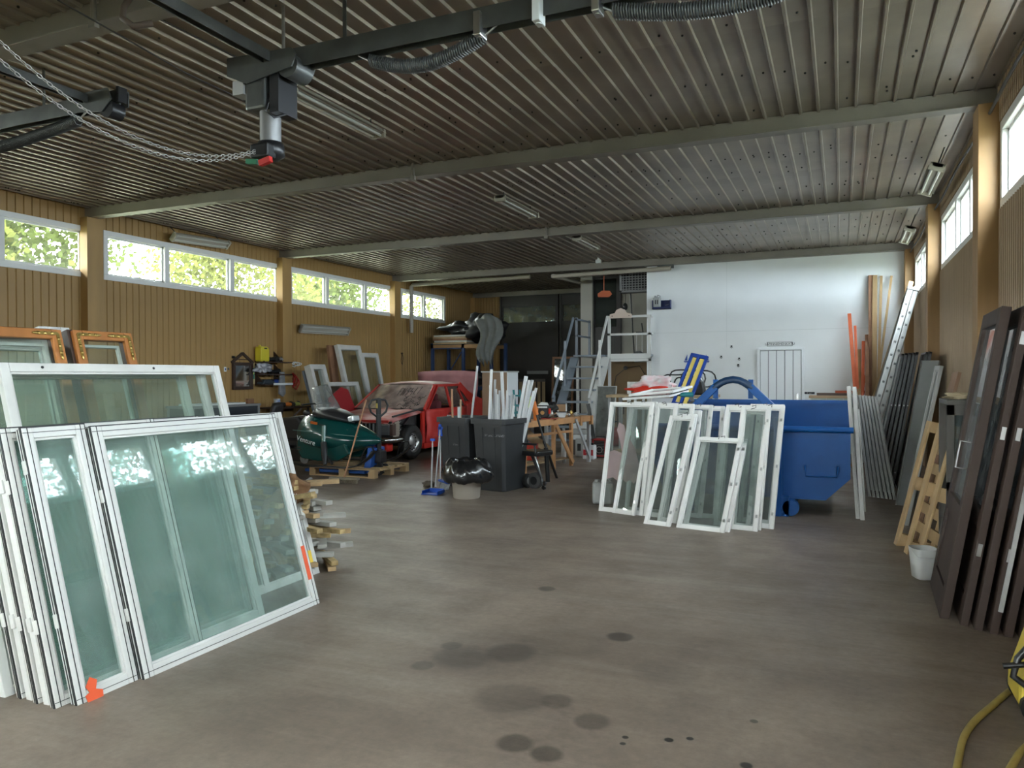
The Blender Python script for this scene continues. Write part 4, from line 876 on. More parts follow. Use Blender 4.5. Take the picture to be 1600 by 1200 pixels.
MB().b(-.28, .25, 0, W, a.z-.03, a.z).build('bench_top', dk, o); MB().bar((.2, W*.75, a.z-.04), (-.26, W*.4, .35), .03).build('strut', dk, o); MB().bar((.2, .2, a.z-.04), (-.26, .2, .35), .03).build('strut', dk, o)
for y in (.05, W-.05): MB().bar((.2, y, 0), (.2, y, a.z-.03), .035).build('leg', dk, o)
zb3 = a.z
c = atx(433, 636, -10.45); o = empty('paint_tin', (c.x, c.y, zb3), 0, 'blue and white paint tin on the folding bench', 'tin'); MB().lathe([(0, 0), (.065, 0), (.065, .17), (.06, .175), (0, .175)], n=20).build('tin_body', mat('tin_blue', (.03, .10, .35), .35, noise=.7, scale=9, col2=(.5, .55, .6)), o); MB().lathe([(.067, .165), (.067, .18), (0, .18)], n=20).build('lid', steel, o)
power_tool((-10.45, atx(450, 637, -10.45).y, zb3), PI/2, 'orange and grey hand tool on the folding bench', mat('tool_orange', (.6, .16, .02), .5)); power_tool((-10.45, atx(463, 637, -10.45).y, zb3), PI/2+.2, 'yellow-green hand tool on the folding bench, the right-hand one', mat('tool_lime', (.40, .42, .10), .5))
# fluorescent battens
lamp_b = mat('lamp_housing', (.42, .39, .33), .5); tubem = mat('lamp_tube', (.52, .52, .48), .3)
def batten(p0, p1, lab, refl=False, w_=.16, up=V((0, 0, 1)), tubes=2, end=True, br_=.12):
    p0 = V(p0); p1 = V(p1); L = (p1-p0).length; x = (p1-p0).normalized(); z = up; z = (z-x*z.dot(x)).normalized(); mw = frame_of(p0, x, z)
    o = empty('fluorescent_lamp', mw=mw, label=lab, cat='lamp')
    MB().b(0, L, -w_*.3, w_*.3, 0, .05).build('housing', lamp_b, o, bevel=.004)
    MB().prism([(-w_/2, .0), (-w_*.28, .045), (w_*.28, .045), (w_/2, 0), (w_*.28, .035), (-w_*.28, .035)], L, (0, 0, 0), (V((0, 1, 0)), V((0, 0, 1)))).build('reflector', lamp_b, o)
    for y in ([-w_*.22, w_*.22] if tubes == 2 else [0]): MB().tube([(.04, y, -.018), (L-.04, y, -.018)], .014, 10).build('tube', tubem, o)
    for x_ in (0, L-.04): MB().b(x_, x_+.04, -w_*.42, w_*.42, -.04, .045).build('end_cap', lamp_b, o, bevel=.004)
    for x_ in (.15, L-.15): MB().tube([(x_, 0, .05), (x_, 0, br_)], .008, 6).build('bracket', black_m, o)
    return o
batten(wl_(470, 513, .14), wl_(545, 518, .14), 'fluorescent batten fixed to the ochre wall above the leaning windows', up=V((-.9, 0, .45)), w_=.22, br_=.17)
batten(wl_(270, 370, .22), wl_(357, 383, .22), 'fluorescent batten tucked under the ceiling above the left windows', up=V((-.7, 0, .7)), w_=.2, br_=.32)
# pipe by the window
pipem = mat('pipe_beige', (.42, .38, .31), .5)
p = aty(643, 520, 17.75); t_ = aty(643, 445, 17.75); e_ = aty(828, 433, 17.75)
tag(MB().tube([p, V((p.x, p.y, t_.z-.05)), V((p.x+.05, p.y, t_.z)), V((e_.x, p.y, t_.z+.03))], .055, 12).b(p.x+1.4, p.x+1.44, p.y-.015, p.y+.015, t_.z, ZC+.0).build('vent_pipe', pipem), 'beige pipe rising beside the left window and crossing under the ceiling', 'pipe')
# windows and doors leaning on the left wall
blg = mat('blue_grey_panel', (.16, .19, .23), .5)
def wlean(px0, py0, px1, Xt, dx, H0, T, lab, kind='sash', fm=None, gm=None, fw=.07, py1=None):
    a = atx(px0, py0, Xt); b = atx(px1, py1 or py0, Xt); W = abs(b.y-a.y); z = V((-dx, 0, a.z-H0)); L = z.length
    mw = frame_of(V((Xt+dx, a.y, H0)), V((0, 1, 0)), z)
    if kind == 'sash': return sash('leaning_window', lab, 'window', mw, W, L, T, fw, fm or wood_white, gm or clear_g, hooks=False)
    o = empty('leaning_panel', mw=mw, label=lab, cat='panel'); MB().b(0, W, 0, T, 0, L).build('panel_face', fm, o, bevel=.004); MB().b(0, .03, -.006, 0, 0, L).build('edge_strip', fm, o); return o
wlean(474, 579, 481, -10.3, .55, 0, .05, 'blue-grey door leaf leaning edge-on at the left wall', 'panel', blg)
wlean(478, 577, 484, -10.22, .5, 0, .05, 'second blue-grey leaf just in front of the first', 'panel', mat('blue_grey_light', (.26, .29, .33), .5))
wlean(484, 569, 508, -10.1, .55, 0, .16, 'white window with a deep brown edge, left of the tall leaning ones', fm=wood_white, fw=.09)
wlean(513, 539, 524, -10.45, .3, 0, .06, 'dark brown board leaning beside the tall white window', 'panel', pine_d)
wlean(527, 538, 563, -10.3, .60, 0, .10, 'tallest white window leaning on the left wall', fw=.10)
wlean(565, 551, 591, -10.45, .45, 0, .08, 'white window leaning right of the tallest one, behind the car', fw=.09)
wlean(512, 597, 560, -9.75, .42, .0, .09, 'low wide white window in front of the tall one', fw=.07)
a = atx(519, 620, -9.3); rp = mat('red_panel', (.35, .02, .025), .4); z0 = 0
mw = frame_of(V((-9.0, atx(521, 640, -9.2).y, .0)), V((0, .98, 0)), V((-.30, .0, 1)))
o = empty('body_panel', mw=mw, label='dark red car body panel standing between snowmobile and low window', cat='panel'); hh = atx(535, 603, -9.3).z
MB().prism([(0, 0), (1.0, 0), (.72, hh*.98), (.50, hh*1.02), (.0, hh*.86)], .03).build('panel_sheet', rp, o, bevel=.008); MB().prism([(.02, 0), (.5, hh*.95), (.52, hh*.93), (.08, 0)], .015, (0, -.01, 0)).build('pressed_rib', rp, o)
# ================================================================ SNOWMOBILE ON A PALLET, PALLET JACK
green = mat('dark_green_gloss', (.004, .065, .062), .18, coat=.6, noise=.15, scale=3); gtr = mat('silver_green', (.12, .22, .20), .25, coat=.5)
G = atz(520, 752); SX, SY = G.x, G.y+.80
o = empty('wooden_pallet', (atz(573, 751).x-1.25, atz(540, 746).y+.03, 0), 0, 'low wooden pallet carrying the snowmobile', 'pallet'); PW = 1.25
for k, y in enumerate((0, .22, .44, .66, .88)): MB().b(0, PW, y, y+.14, .122, .144).build('deck_board', palw, o, bevel=.002)
for x in (0, PW/2-.05, PW-.1): MB().b(x, x+.10, 0, 1.02, .10, .122).build('stringer', palw, o)
for y in (0, .46, .92):
    MB().b(0, PW, y, y+.10, 0, .022).build('bottom_board', palw, o)
    for x in (0, PW/2-.05, PW-.12): MB().b(x, x+.12, y, y+.10, .022, .10).build('block', palw, o)
pz = .146
NX = aty(597, 690, SY).x
sm = empty('snowmobile', (NX, SY, pz), 0, 'dark green snowmobile with clear windshield standing on a wooden pallet', 'snowmobile')
def ring(x, w, z0, z1, n=16, p=2.6, wt=1.0):
    r = []
    for k in range(n+1):
        a = 2*PI*k/n; c, s = math.cos(a), math.sin(a); q = (abs(c)**p+abs(s)**p)**(-1/p); zz = z0+(z1-z0)*(s*q+1)/2
        r.append(V((x, w*c*q*(1-(1-wt)*max(0, s*q)), zz)))
    return r
K = 1.0
sec = [(-.02, .02, .40, .44, 1), (-.12, .16, .33, .52, .8), (-.32, .30, .27, .62, .7), (-.55, .38, .20, .72, .66), (-.8, .42, .17, .80, .62), (-1.05, .43, .17, .86, .6), (-1.28, .40, .20, .86, .6), (-1.42, .34, .28, .84, .6)]
MB().grid([ring(*s[:4], p=2.4, wt=s[4]) for s in sec]).build('hood', green, sm, sub=1)
sec2 = [(-.45, .10, .68, .72, 1), (-.60, .22, .70, .82, .9), (-.80, .28, .72, .92, .8), (-1.02, .30, .74, .95, .8), (-1.20, .22, .76, .94, .9)]
MB().grid([ring(*s[:4], p=3, wt=s[4]) for s in sec2]).build('cowl', mat('satin_black', (.03, .03, .032), .35, noise=.4, scale=4), sm, sub=1)
MB().box((-.47, -.10, .77), (.10, .20, .09), R3('Y', -12)).build('headlight', mat('headlamp', (.55, .58, .6), .1, coat=1), sm, bevel=.02)
# side pods
for s in (-1, 1):
    prof = [(-1.45, .26), (-1.35, .12), (-1.0, .08), (-.62, .10), (-.38, .22), (-.50, .42), (-.85, .56), (-1.25, .60), (-1.42, .48)]
    m_ = MB().prism(prof, .10*s, (0, s*.34, 0)); m_.build('side_panel', green, sm, bevel=.035)
    MB().bar((-1.42, s*.43, .585), (-.25, s*.30, .50), .02, .012).build('pinstripe', gtr, sm)
tx = text('lettering', 'Venture', .115, mat('lettering_white', (.75, .78, .78), .4), sm, (-1.15, -.448, .42), (PI/2, .22, 0))
MB().b(-1.38, -1.26, -.452, -.445, .26, .28).b(-1.38, -1.26, -.452, -.445, .30, .32).build('vent', blk, sm)['kind'] = 'stuff'
for k in range(3): MB().box((-.95+.2*k, -.30+.03*k, .665-.035*k), (.13, .015, .02), R3('Y', 8)).build('louvre', blk, sm)
# windshield
rows = []
for i in range(9):
    u = i/8; r = []
    for j in range(11):
        v = (j-5)/5; wv = .30*(1-.45*u**1.6); r.append(V((-.86-.22*u-.16*(v*v), v*wv, .90+.42*u*(1-.12*v*v))))
    rows.append(r)
ws = MB().grid(rows).build('windshield', glass('scratched_plastic', (.80, .82, .82), dust=.28, dustcol=(.55, .57, .57)), sm); md = ws.modifiers.new('s', 'SOLIDIFY'); md.thickness = .004
MB().prism([(-1.5, .38), (-1.42, .66), (-1.55, .80), (-1.9, .76), (-2.6, .70), (-2.7, .55), (-2.65, .42)], .34, (0, .17, 0)).build('seat', leather, sm, bevel=.05)
MB().b(-2.75, -1.3, -.21, .21, .30, .40).build('tunnel', black_m, sm, bevel=.02); MB().tube([(-1.28, -.38, .99), (-1.30, -.12, 1.0), (-1.30, .12, 1.0), (-1.28, .38, .99)], .014, 8).build('handlebar', blk, sm); MB().tube([(-1.05, 0, .8), (-1.3, 0, 1.0)], .02, 8).build('steering_post', blk, sm)
MB().ball((-1.20, -.36, .86), .07, 12, (1, .5, .7)).build('mirror', blk, sm); MB().ball((-1.20, .36, .86), .07, 12, (1, .5, .7)).build('mirror', blk, sm)
MB().bar((-1.20, -.36, .83), (-1.10, -.22, .80), .02).build('mirror_arm', blk, sm); MB().box((-1.08, -.33, .70), (.12, .03, .04), R3('Y', 10)).build('reflector', mat('amber', (.5, .12, .02), .3), sm)
trk = [(-2.55, .05), (-1.45, .03), (-1.25, .12), (-1.3, .25), (-2.6, .32), (-2.75, .2)]
MB().prism(trk, .36, (0, .18, 0)).build('track', blk, sm, bevel=.04)
for y in (-.22, .22): MB().tube([(-1.36, y-.012, .10), (-1.36, y+.012, .10)], .085, 18).tube([(-1.36, y-.016, .10), (-1.36, y+.016, .10)], .03, 10).build('idler_wheel', grey_m, sm)
for s in (-1, 1):
    y = s*.52
    MB().tube([(-.86, s*.36, .66), (-.82, s*.42, .35)], .035, 12).build('shock_tube', gtr, sm); MB().tube([(-.82, s*.42, .40), (-.76, s*.48, .20), (-.72, y, .06)], [.05, .05, .03], 10).build('spindle', black_m, sm); MB().tube([(-.78, s*.47, .24), (-.72, y, .07)], .02, 8).build('shock_rod', steel, sm); MB().bar((-.76, s*.44, .2), (-.58, y, .08), .03).build('strut', black_m, sm)
    sk_pts = [(-1.35, y, .05), (-1.1, y, .02), (-.3, y, .02), (-.08, y, .07), (.12, y, .20), (.20, y, .30)]
    rr = [[V((x, y+d, z)) for d in (-.06, .06)] for x, y, z in sk_pts]; so = MB().grid(rr).build('ski', blk, sm); md = so.modifiers.new('s', 'SOLIDIFY'); md.thickness = .02
    MB().tube([(.20, y, .30), (.16, y, .37), (.06, y, .36), (-.02, y, .24), (-.05, y, .09)], .012, 6).build('ski_loop', blk, sm)
# pallet jack
J = atz(586, 744); jb = mat('jack_blue', (.02, .09, .36), .4)
pj = empty('pallet_jack', (J.x, J.y+.14, 0), 0, 'blue hand pallet jack with black handle, forks under the snowmobile pallet', 'pallet jack')
for y in (-.27, .11): MB().b(-1.25, -.12, y, y+.16, .045, .09).build('fork', jb, pj, bevel=.008); MB().tube([(-1.1, y+.04, .035), (-1.1, y+.12, .035)], .035, 12).build('fork_roller', blk, pj)
MB().prism([(-.20, .05), (-.06, .05), (-.02, .44), (-.10, .46)], .40, (0, .20, 0)).build('fork_carriage', jb, pj, bevel=.01); MB().b(-.10, .08, -.09, .09, .20, .40).build('pump_body', black_m, pj, bevel=.02); MB().tube([(0, 0, .12), (0, 0, .42)], .05, 14).build('pump_column', black_m, pj)
for y in (-.09, .09): MB().tube([(.02, y-.03, .09), (.02, y+.03, .09)], .09, 22).build('steer_wheel', rust, pj); MB().tube([(.02, y-.032, .09), (.02, y+.032, .09)], .055, 14).build('wheel_hub', steel, pj)
PJ = pj; pj = empty('handle', (-.02, 0, 0), -.60); pj.parent = PJ; hx_ = 0; MB().b(hx_-.03, hx_+.03, -.035, .035, .38, .98).build('handle_shaft', black_m, pj, bevel=.006)
MB().tube([(hx_, 0, .92), (hx_, -.13, 1.02), (hx_, -.165, 1.12), (hx_, -.12, 1.21), (hx_, 0, 1.23), (hx_, .12, 1.21), (hx_, .165, 1.12), (hx_, .13, 1.02), (hx_, 0, .92)], .017, 8).build('grip_loop', black_m, pj)
MB().b(hx_-.032, hx_+.032, -.03, .03, .98, 1.22).build('control_lever', black_m, pj); 
MB().b(hx_-.02, hx_+.034, -.036, -.03, 1.08, 1.16).build('warning_sticker', yel, pj)
PJ.rotation_euler = (0, 0, .05); hx_ = -.02
# broom leaning on the jack
b0 = atz(538, 755); t0 = aty(572, 625, J.y-.06); wood_s = mat('broom_stick', (.42, .22, .12), .5)
o = empty('push_broom', b0, .12, 'wide push broom with a wooden stick leaning on the pallet jack handle', 'broom')
MB().b(-.24, .24, -.04, .04, .055, .09).build('broom_head', mat('old_wood', (.28, .24, .18), .8, noise=.3), o, bevel=.006)
random.seed(3); br = MB()
for k in range(120): x = jit(.23); y = jit(.035); br.bar((x, y, .056), (x+jit(.015), y+jit(.02), .002), .006)
br.build('bristles', mat('old_bristle', (.20, .17, .12), .9), o)['kind'] = 'stuff'
inv = M.Rotation(-.12, 3, 'Z'); MB().tube([(0, 0, .09), inv @ (t0-b0)], .013, 8).build('broom_stick', wood_s, o)
o = MB().bar((0, 0, 0), (.14, .0, .08), .05, .03).build('loose_profile', greyf, None, atz(474, 755, .02)); tag(o, 'short grey offcut lying by the edge of the snowmobile pallet', 'offcut')
# ================================================================ THE RED CAR
red = mat('faded_red', (.55, .022, .014), .35, coat=.25, noise=.35, scale=2.2, col2=(.42, .03, .025)); dusty = mat('dusty_red', (.62, .36, .34), .45, noise=.35, scale=2.5, col2=(.42, .05, .04)); pinkd = mat('dusty_pink', (.40, .17, .18), .55, noise=.3, scale=3)
eng = mat('engine_bay', (.035, .032, .032), .6, noise=.4, scale=6); rubm = mat('tyre_rubber', (.025, .024, .023), .7); rim = mat('alloy_rim', (.55, .55, .55), .3, metal=.9); chrome = mat('chrome', (.5, .5, .5), .15, metal=1); maroon = mat('maroon_cloth', (.10, .015, .02), .8)
car = empty('red_car', (-8.40, 11.80, 0), 0, 'partly dismantled red saloon car with dusty windshield and missing front wing', 'car')
w = .84; LN = 4.05
def cp(*a): return [V(p) for p in a]
# hood: crowned panel
rows = []
for i in range(9):
    y = .02+1.22*i/8; z = .79+.17*(i/8)**.8; rows.append([V((x*w*.94, y-.05*(1-abs(x))*(i == 0), z-.05*abs(x)**3-(.03 if i == 0 else 0)+.012*math.cos(x*9))) for x in [-1+j/6 for j in range(13)]])
h_ = MB().grid(rows).build('bonnet', dusty, car); md = h_.modifiers.new('s', 'SOLIDIFY'); md.thickness = .03  # dust on the paint, its colour lightened further to paint in pale highlights
MB().b(-w*.93, w*.93, -.01, .02, .74, .79).build('bonnet_lip', red, car, bevel=.01)
# front end
MB().b(-w*.95, w*.95, .05, .10, .46, .76).build('front_panel', eng, car)
for k in range(12): MB().b(-.50+.085*k, -.49+.085*k, .0, .05, .50, .72).build('grille_bar', grey_m, car)
for s in (-1, 1): MB().b(min(s*.54, s*.80), max(s*.54, s*.80), -.01, .06, .50, .72).build('headlight', mat('headlight_glass', (.12, .12, .13), .15, coat=1), car, bevel=.03); MB().b(min(s*.80, s*.87), max(s*.80, s*.87), .0, .12, .50, .72).build('indicator', mat('smoked_lens', (.10, .06, .05), .3), car, bevel=.01)
MB().tube([(-w-.02, .28, .42), (-w-.03, .05, .42), (-w+.1, -.09, .42), (0, -.12, .42), (w-.1, -.09, .42), (w+.03, .05, .42), (w+.02, .28, .42)], .06, 8).build('bumper', chrome, car); MB().b(-w*.9, w*.9, -.02, .2, .20, .36).build('valance', red, car, bevel=.03)
# engine bay tubs and spring
MB().b(-w*.6, w*.6, .12, 1.2, .35, .62).build('engine_block', eng, car, bevel=.05); MB().b(-.25, .15, .3, .9, .62, .78).build('air_filter', black_m, car, bevel=.06)
for s in (-1, 1):
    MB().prism([(.15, .40), (.36, .58), (.42, .80), (1.25, .88), (1.25, .30), (1.12, .62), (.6, .68)], .04*s, (s*.60, 0, 0), (V((0, 1, 0)), V((0, 0, 1)))).build('inner_wing', eng, car)
    MB().tube([(s*.66+.06*math.cos(t), .50+.06*math.sin(t), .50+.012*t) for t in [k*.5 for k in range(48)]], .011, 5).build('coil_spring', grey_m, car)
rb_ = MB()
for k in range(5): rb_.b(.69, .735, .28, .46, .50+.052*k, .525+.052*k)
rb_.b(.70, .72, .27, .47, .46, .78).build('radiator_hose_box', mat('rusty_beige', (.36, .30, .24), .6), car)
MB().bar((.62, 1.1, .88), (.70, .62, .66), .05, .02).build('wing_stay', black_m, car); MB().bar((.74, .2, .84), (.78, 1.25, .96), .03, .03).build('wing_edge', eng, car)
# floor, sills, rear body
MB().b(-w*.92, w*.92, 1.15, LN-.05, .20, .30).build('floor_pan', eng, car); MB().b(-w*.9, w*.9, 1.18, 1.24, .3, .92).build('firewall', eng, car)
MB().b(-w*.85, w*.85, 1.20, 1.50, .84, .93).build('dashboard', blk, car, bevel=.03)
sillz = .93
def side_x(z): return w*(1-.02*abs(z-.55)/.3) if z < sillz else w-(z-sillz)*.30
for s in (-1, 1):
    def panel(name, ys_, zs_, mt, bul=.02):
        rows = []
        for z in zs_: rows.append([V((s*(side_x(z)+bul*math.sin(PI*(z-.25)/.7)), y, z)) for y in ys_])
        q = MB().grid(rows).build(name, mt, car); md = q.modifiers.new('s', 'SOLIDIFY'); md.thickness = .03; md.offset = -1; return q
    zz = [.27, .38, .5, .62, .74, .85, sillz]
    dr_ = panel('front_door', [1.30, 1.5, 1.8, 2.1, 2.33], zz, mat('sanded_red', (.60, .07, .065), .5, noise=.45, scale=3, col2=(.50, .018, .012)) if s > 0 else red)
    panel('rear_door', [2.35, 2.6, 2.9, 3.05], [q for q in zz], red) ; panel('rear_wing', [3.07, 3.3, 3.6, 3.85, LN], [.45, .6, .74, .85, .95, 1.04], red, .03)
    MB().b(min(s*w*.9, s*w), max(s*w*.9, s*w), 1.2, 3.0, .16, .27).build('sill', red, car, bevel=.01)
    MB().b(min(s*w*.80, s*w*.96), max(s*w*.80, s*w*.96), 1.18, 1.29, .2, .90).build('door_pillar', red, car)
    # pillars and window frames
    xt = w-.17; P = lambda a, b, t_=.05, nm='pillar', mt=red: MB().bar(a, b, t_, .045, (1, 0, 0)).build(nm, mt, car, bevel=.005)
    xb = w-.015
    P((s*xb, 1.22, .92), (s*xt, 1.92, 1.40), .06); P((s*xb, 2.34, .93), (s*xt, 2.36, 1.42), .06); P((s*xb, 3.55, .95), (s*xt, 2.98, 1.40), .16); P((s*(xb+.0), 1.36, .93), (s*(xt+.02), 1.99, 1.38), .03, 'door_frame'); P((s*(xt+.02), 1.97, 1.385), (s*(xt+.02), 3.0, 1.395), .03, 'door_frame'); P((s*xb, 3.0, .94), (s*(xt+.04), 2.86, 1.33), .03, 'door_frame')
    gq = MB().add([(s*(xb-.01), 2.40, .94), (s*(xb-.01), 3.35, .95), (s*(xt), 2.95, 1.38), (s*xt, 2.41, 1.39)], [(0, 1, 2, 3)]); gq.build('side_glass', glass('dusty_car_glass', (.35, .33, .33), dust=.35, dustcol=(.30, .24, .22)), car)
    MB().b(min(s*(w+.02), s*(w+.035)), max(s*(w+.02), s*(w+.035)), 2.16, 2.26, .80, .83).build('door_handle', chrome, car)
for k in range(2): MB().tube([(w+.012, 2.14+.09*k, .76), (w+.022, 2.14+.09*k, .76)], .03-.008*k, 12).build('round_sticker', sgm, car)
for s in (-1, 1):
    m_ = MB(); q_ = [(3.30, .95), (4.03, .98), (3.98, 1.06), (3.62, 1.15), (3.02, 1.41), (2.96, 1.40)]
    vs = [V((s*((w-.015) if z < 1.0 else w-.015-(z-.95)*.34), y, z)) for y, z in q_]; m_.add(vs+[v-V((s*.03, 0, 0)) for v in vs], [tuple(range(6)), tuple(reversed(range(6, 12)))]+[(i, (i+1) % 6, (i+1) % 6+6, i+6) for i in range(6)]); m_.build('rear_quarter', red, car)
MB().b(-w+.06, w-.06, 3.60, 4.0, 1.02, 1.05).build('boot_rim', red, car)
# roof
rows = []
for i in range(8):
    y = 1.90+1.12*i/7; rows.append([V((x*(w-.17), y, 1.42+.055*(1-x*x)+.02*math.sin(PI*i/7))) for x in [-1+j/5 for j in range(11)]])
q = MB().grid(rows).build('roof', mat('dusty_roof', (.62, .50, .46), .4, noise=.3, scale=2, col2=(.55, .30, .27)), car); md = q.modifiers.new('s', 'SOLIDIFY'); md.thickness = .035
for s in (-1, 1): MB().bar((s*(w-.17), 1.88, 1.41), (s*(w-.17), 3.04, 1.41), .04, .03).build('gutter', red, car)
wsg = glass('dust_caked_glass', (.55, .48, .45), dust=.66, dustcol=(.78, .62, .56), gloss=.12)
rows = []
for i in range(6):
    u = i/5; rows.append([V((x*((w-.03)*(1-u)+(w-.19)*u), 1.22+.70*u-.10*(1-x*x), .93+.49*u)) for x in [-1+j/5 for j in range(11)]])
MB().grid(rows).build('windshield', wsg, car)
MB().tube([(x*((w-.03)), 1.20-.10*(1-x*x), .935) for x in [-1+j/5 for j in range(11)]], .015, 6).build('cowl_seal', blk, car)
rows = [[V((x*((w-.16)*(1-u)+(w-.19)*u), 3.52-.52*u, .96+.46*u)) for x in (-1, 0, 1)] for u in (0, .5, 1)]
MB().grid(rows).build('rear_glass', wsg, car)
# boot lid, raised
bl_ = MB(); rows = []
for i in range(6):
    u = i/5; rows.append([V((x*w*.93, 3.62+.10*u+.06*math.sin(PI*u), 1.06+.66*u-.03*abs(x)**3)) for x in [-1+j/4 for j in range(9)]])
q = bl_.grid(rows).build('boot_lid', pinkd, car); md = q.modifiers.new('s', 'SOLIDIFY'); md.thickness = .03
MB().b(-w*.9, w*.9, LN-.06, LN, .45, .92).build('rear_panel', red, car, bevel=.02); MB().tube([(-w, LN-.1, .45), (-w+.1, LN+.06, .45), (w-.1, LN+.06, .45), (w, LN-.1, .45)], .05, 8).build('bumper', chrome, car)
for s in (-1, 1):
    MB().box((s*.38, 1.95, .50), (.48, .5, .16)).build('seat', maroon, car, bevel=.04); MB().box((s*.38, 2.24, .80), (.46, .14, .56), R3('X', -14)).build('seat_back', maroon, car, bevel=.05); MB().box((s*.38, 2.33, 1.14), (.24, .09, .16), R3('X', -10)).build('headrest', maroon, car, bevel=.03)
MB().b(-.7, .7, 2.95, 3.12, .4, .95).build('rear_seat', maroon, car, bevel=.05)
MB().tube([(.38+.17*math.cos(t), 1.58+.05*math.sin(t), .92+.16*math.sin(t)) for t in [2*PI*k/16 for k in range(16)]], .012, 6, closed=True).build('steering_wheel', blk, car)
def wheel(x, y, s):
    R_ = M.Rotation(PI/2*s, 3, 'Y'); r = .33
    MB().lathe([(.20, -.09), (.27, -.10), (r-.02, -.085), (r, -.06), (r, .06), (r-.02, .085), (.27, .10), (.20, .09)], (x, y, r), 36, R_).build('wheel', rubm, car); ty = bpy.context.scene.collection.objects[-1]
    MB().lathe([(.21, .088), (.20, .06), (.17, .03), (.10, .045), (.06, .07), (0, .07)], (x, y, r), 36, R_).build('rim', rim, ty)
    m_ = MB()
    for k in range(12):
        a = 2*PI*k/12; d = R_ @ V((math.cos(a)*.145, math.sin(a)*.145, .045)); m_.ball(V((x, y, r))+d, .016, 6)
    m_.build('rim_hole', blk, ty)['kind'] = 'stuff'
    m2 = MB()
    for k in range(3): m2.lathe([(r+.001, -.05+.045*k), (r+.003, -.045+.045*k), (r+.001, -.04+.045*k)], (x, y, r), 36, R_)
    m2.build('tread_groove', blk, ty)['kind'] = 'stuff'
for s in (-1, 1): wheel(s*(w-.06), .76, s); wheel(s*(w-.08), 3.25, s)
# finger writing in the dust on the windshield
def dust_line(pts, name='dust_mark'):
    q = []
    for x, u in pts:
        xx = x; hw_ = ((w-.03)*(1-u)+(w-.19)*u); v = xx/hw_; q.append(V((xx, 1.22+.70*u-.10*(1-v*v)-.006, .93+.49*u+.004)))
    return q
dm = mat('wiped_glass', (.05, .035, .03), .3); sx = MB()
def stroke(pts): sx.tube(dust_line(pts), .006, 4)
x0 = .02
for k, st in enumerate((((0, .55), (0, .85), (.05, .84)), ((.0, .70), (.04, .70)), ((.08, .55), (.08, .85), (.13, .55), (.13, .85)), ((.17, .85), (.22, .85), (.17, .72), (.22, .72), (.19, .55)), ((.26, .85), (.25, .70), (.30, .72), (.30, .56)), ((.35, .86), (.34, .6), (.39, .6)), ((.44, .9), (.43, .62)))): stroke([(x0+a, b-.0*a) for a, b in st])
random.seed(8)
for k in range(26): a = random.uniform(.22, .62); u = random.uniform(.08, .55); th = jit(PI); stroke([(a, u), (a+.05*math.cos(th), max(.04, u+.08*math.sin(th))), (a+.08*math.cos(th+.7), max(.03, u+.12*math.sin(th+.7)))])
sx.build('finger_marks', dm, car)['kind'] = 'stuff'
# ================================================================ BACK: DARK DOORS, RACK, STAIRS
# dark folding doors in the far wall
a = aty(782, 470, YB-.06); b = aty(874, 470, YB-.06); c = aty(905, 470, YB-.06)
wz0, wz1 = aty(820, 503.5, YB-.06).z, aty(820, 479.5, YB-.06).z; ztop = aty(820, 462, YB-.06).z
for i, (x0, x1) in enumerate(((a.x, b.x-.02), (b.x+.02, b.x+1.85))):
    o = empty('door_%d' % (i+4), (x0, YB-.04, 0)); o['kind'] = 'structure'; W = x1-x0
    MB().b(0, W, -.05, 0, 0, wz0).build('door_leaf', dark_b, o); MB().b(0, W, -.05, 0, wz1, ztop).build('door_head', dark_b, o); MB().b(0, .10, -.05, 0, wz0, wz1).build('door_stile', dark_b, o); MB().b(W-.10, W, -.05, 0, wz0, wz1).build('door_stile', dark_b, o)
    MB().b(.10, W-.10, -.02, -.014, wz0, wz1).build('door_pane', glass('far_door_glass', (.8, .86, .86), dust=.3, dustcol=(.5, .55, .52)), o); MB().b(0, .06, -.08, -.05, 0, ztop).b(W-.06, W, -.08, -.05, 0, ztop).build('door_edge', dark_b, o)['kind'] = 'stuff'
    MB().b(.1, W-.1, -.056, -.05, .9, .93).b(.1, W-.1, -.056, -.05, 1.9, 1.93).build('door_rib', dark_b, o)['kind'] = 'stuff'
p = aty(840, 582, YB-.12); tag(MB().b(-.35, .35, -.02, 0, -.05, .05).build('number_plate', grey_m, None, p), 'grey strip plate on the dark far door', 'plate')
struct(MB().b(XL, -6.3, YB-.14, YB-.04, ztop, ztop+.14).build('trim_40', beam_m))
# pallet rack with boards and tarps
RY = 18.55; rb_m = mat('rack_blue', (.02, .05, .14), .5)
xa = aty(673, 533, RY).x; xm = aty(721, 533, RY).x; xe = aty(772, 533, RY+.3).x; rz_ = aty(700, 536, RY).z
o = empty('pallet_rack', (xa, RY, 0), 0, 'dark blue pallet rack in the far left corner stacked with boards', 'rack')
for x in (0, xm-xa, xe-xa):
    for y in (0, .95): MB().b(x, x+.08, y, y+.07, 0, rz_).build('rack_post', rb_m, o)
MB().bar((.04, .0, .9), (xm-xa, .0, rz_-.25), .025).build('diagonal', rb_m, o); MB().bar((.04, .0, rz_-.15), (xm-xa, .0, rz_-.15), .05, .03).build('cross_tie', rb_m, o)
for z in (rz_-.05, 1.3):
    for y in (0, .95): MB().b(0, xe-xa, y, y+.05, z-.10, z).build('rack_beam', rb_m if z < 2 else mat('orange_beam', (.35, .20, .08), .6), o)
    MB().b(0, xe-xa, 0, 1.0, z, z+.02).build('deck', dkw, o)
zt_ = rz_-.03
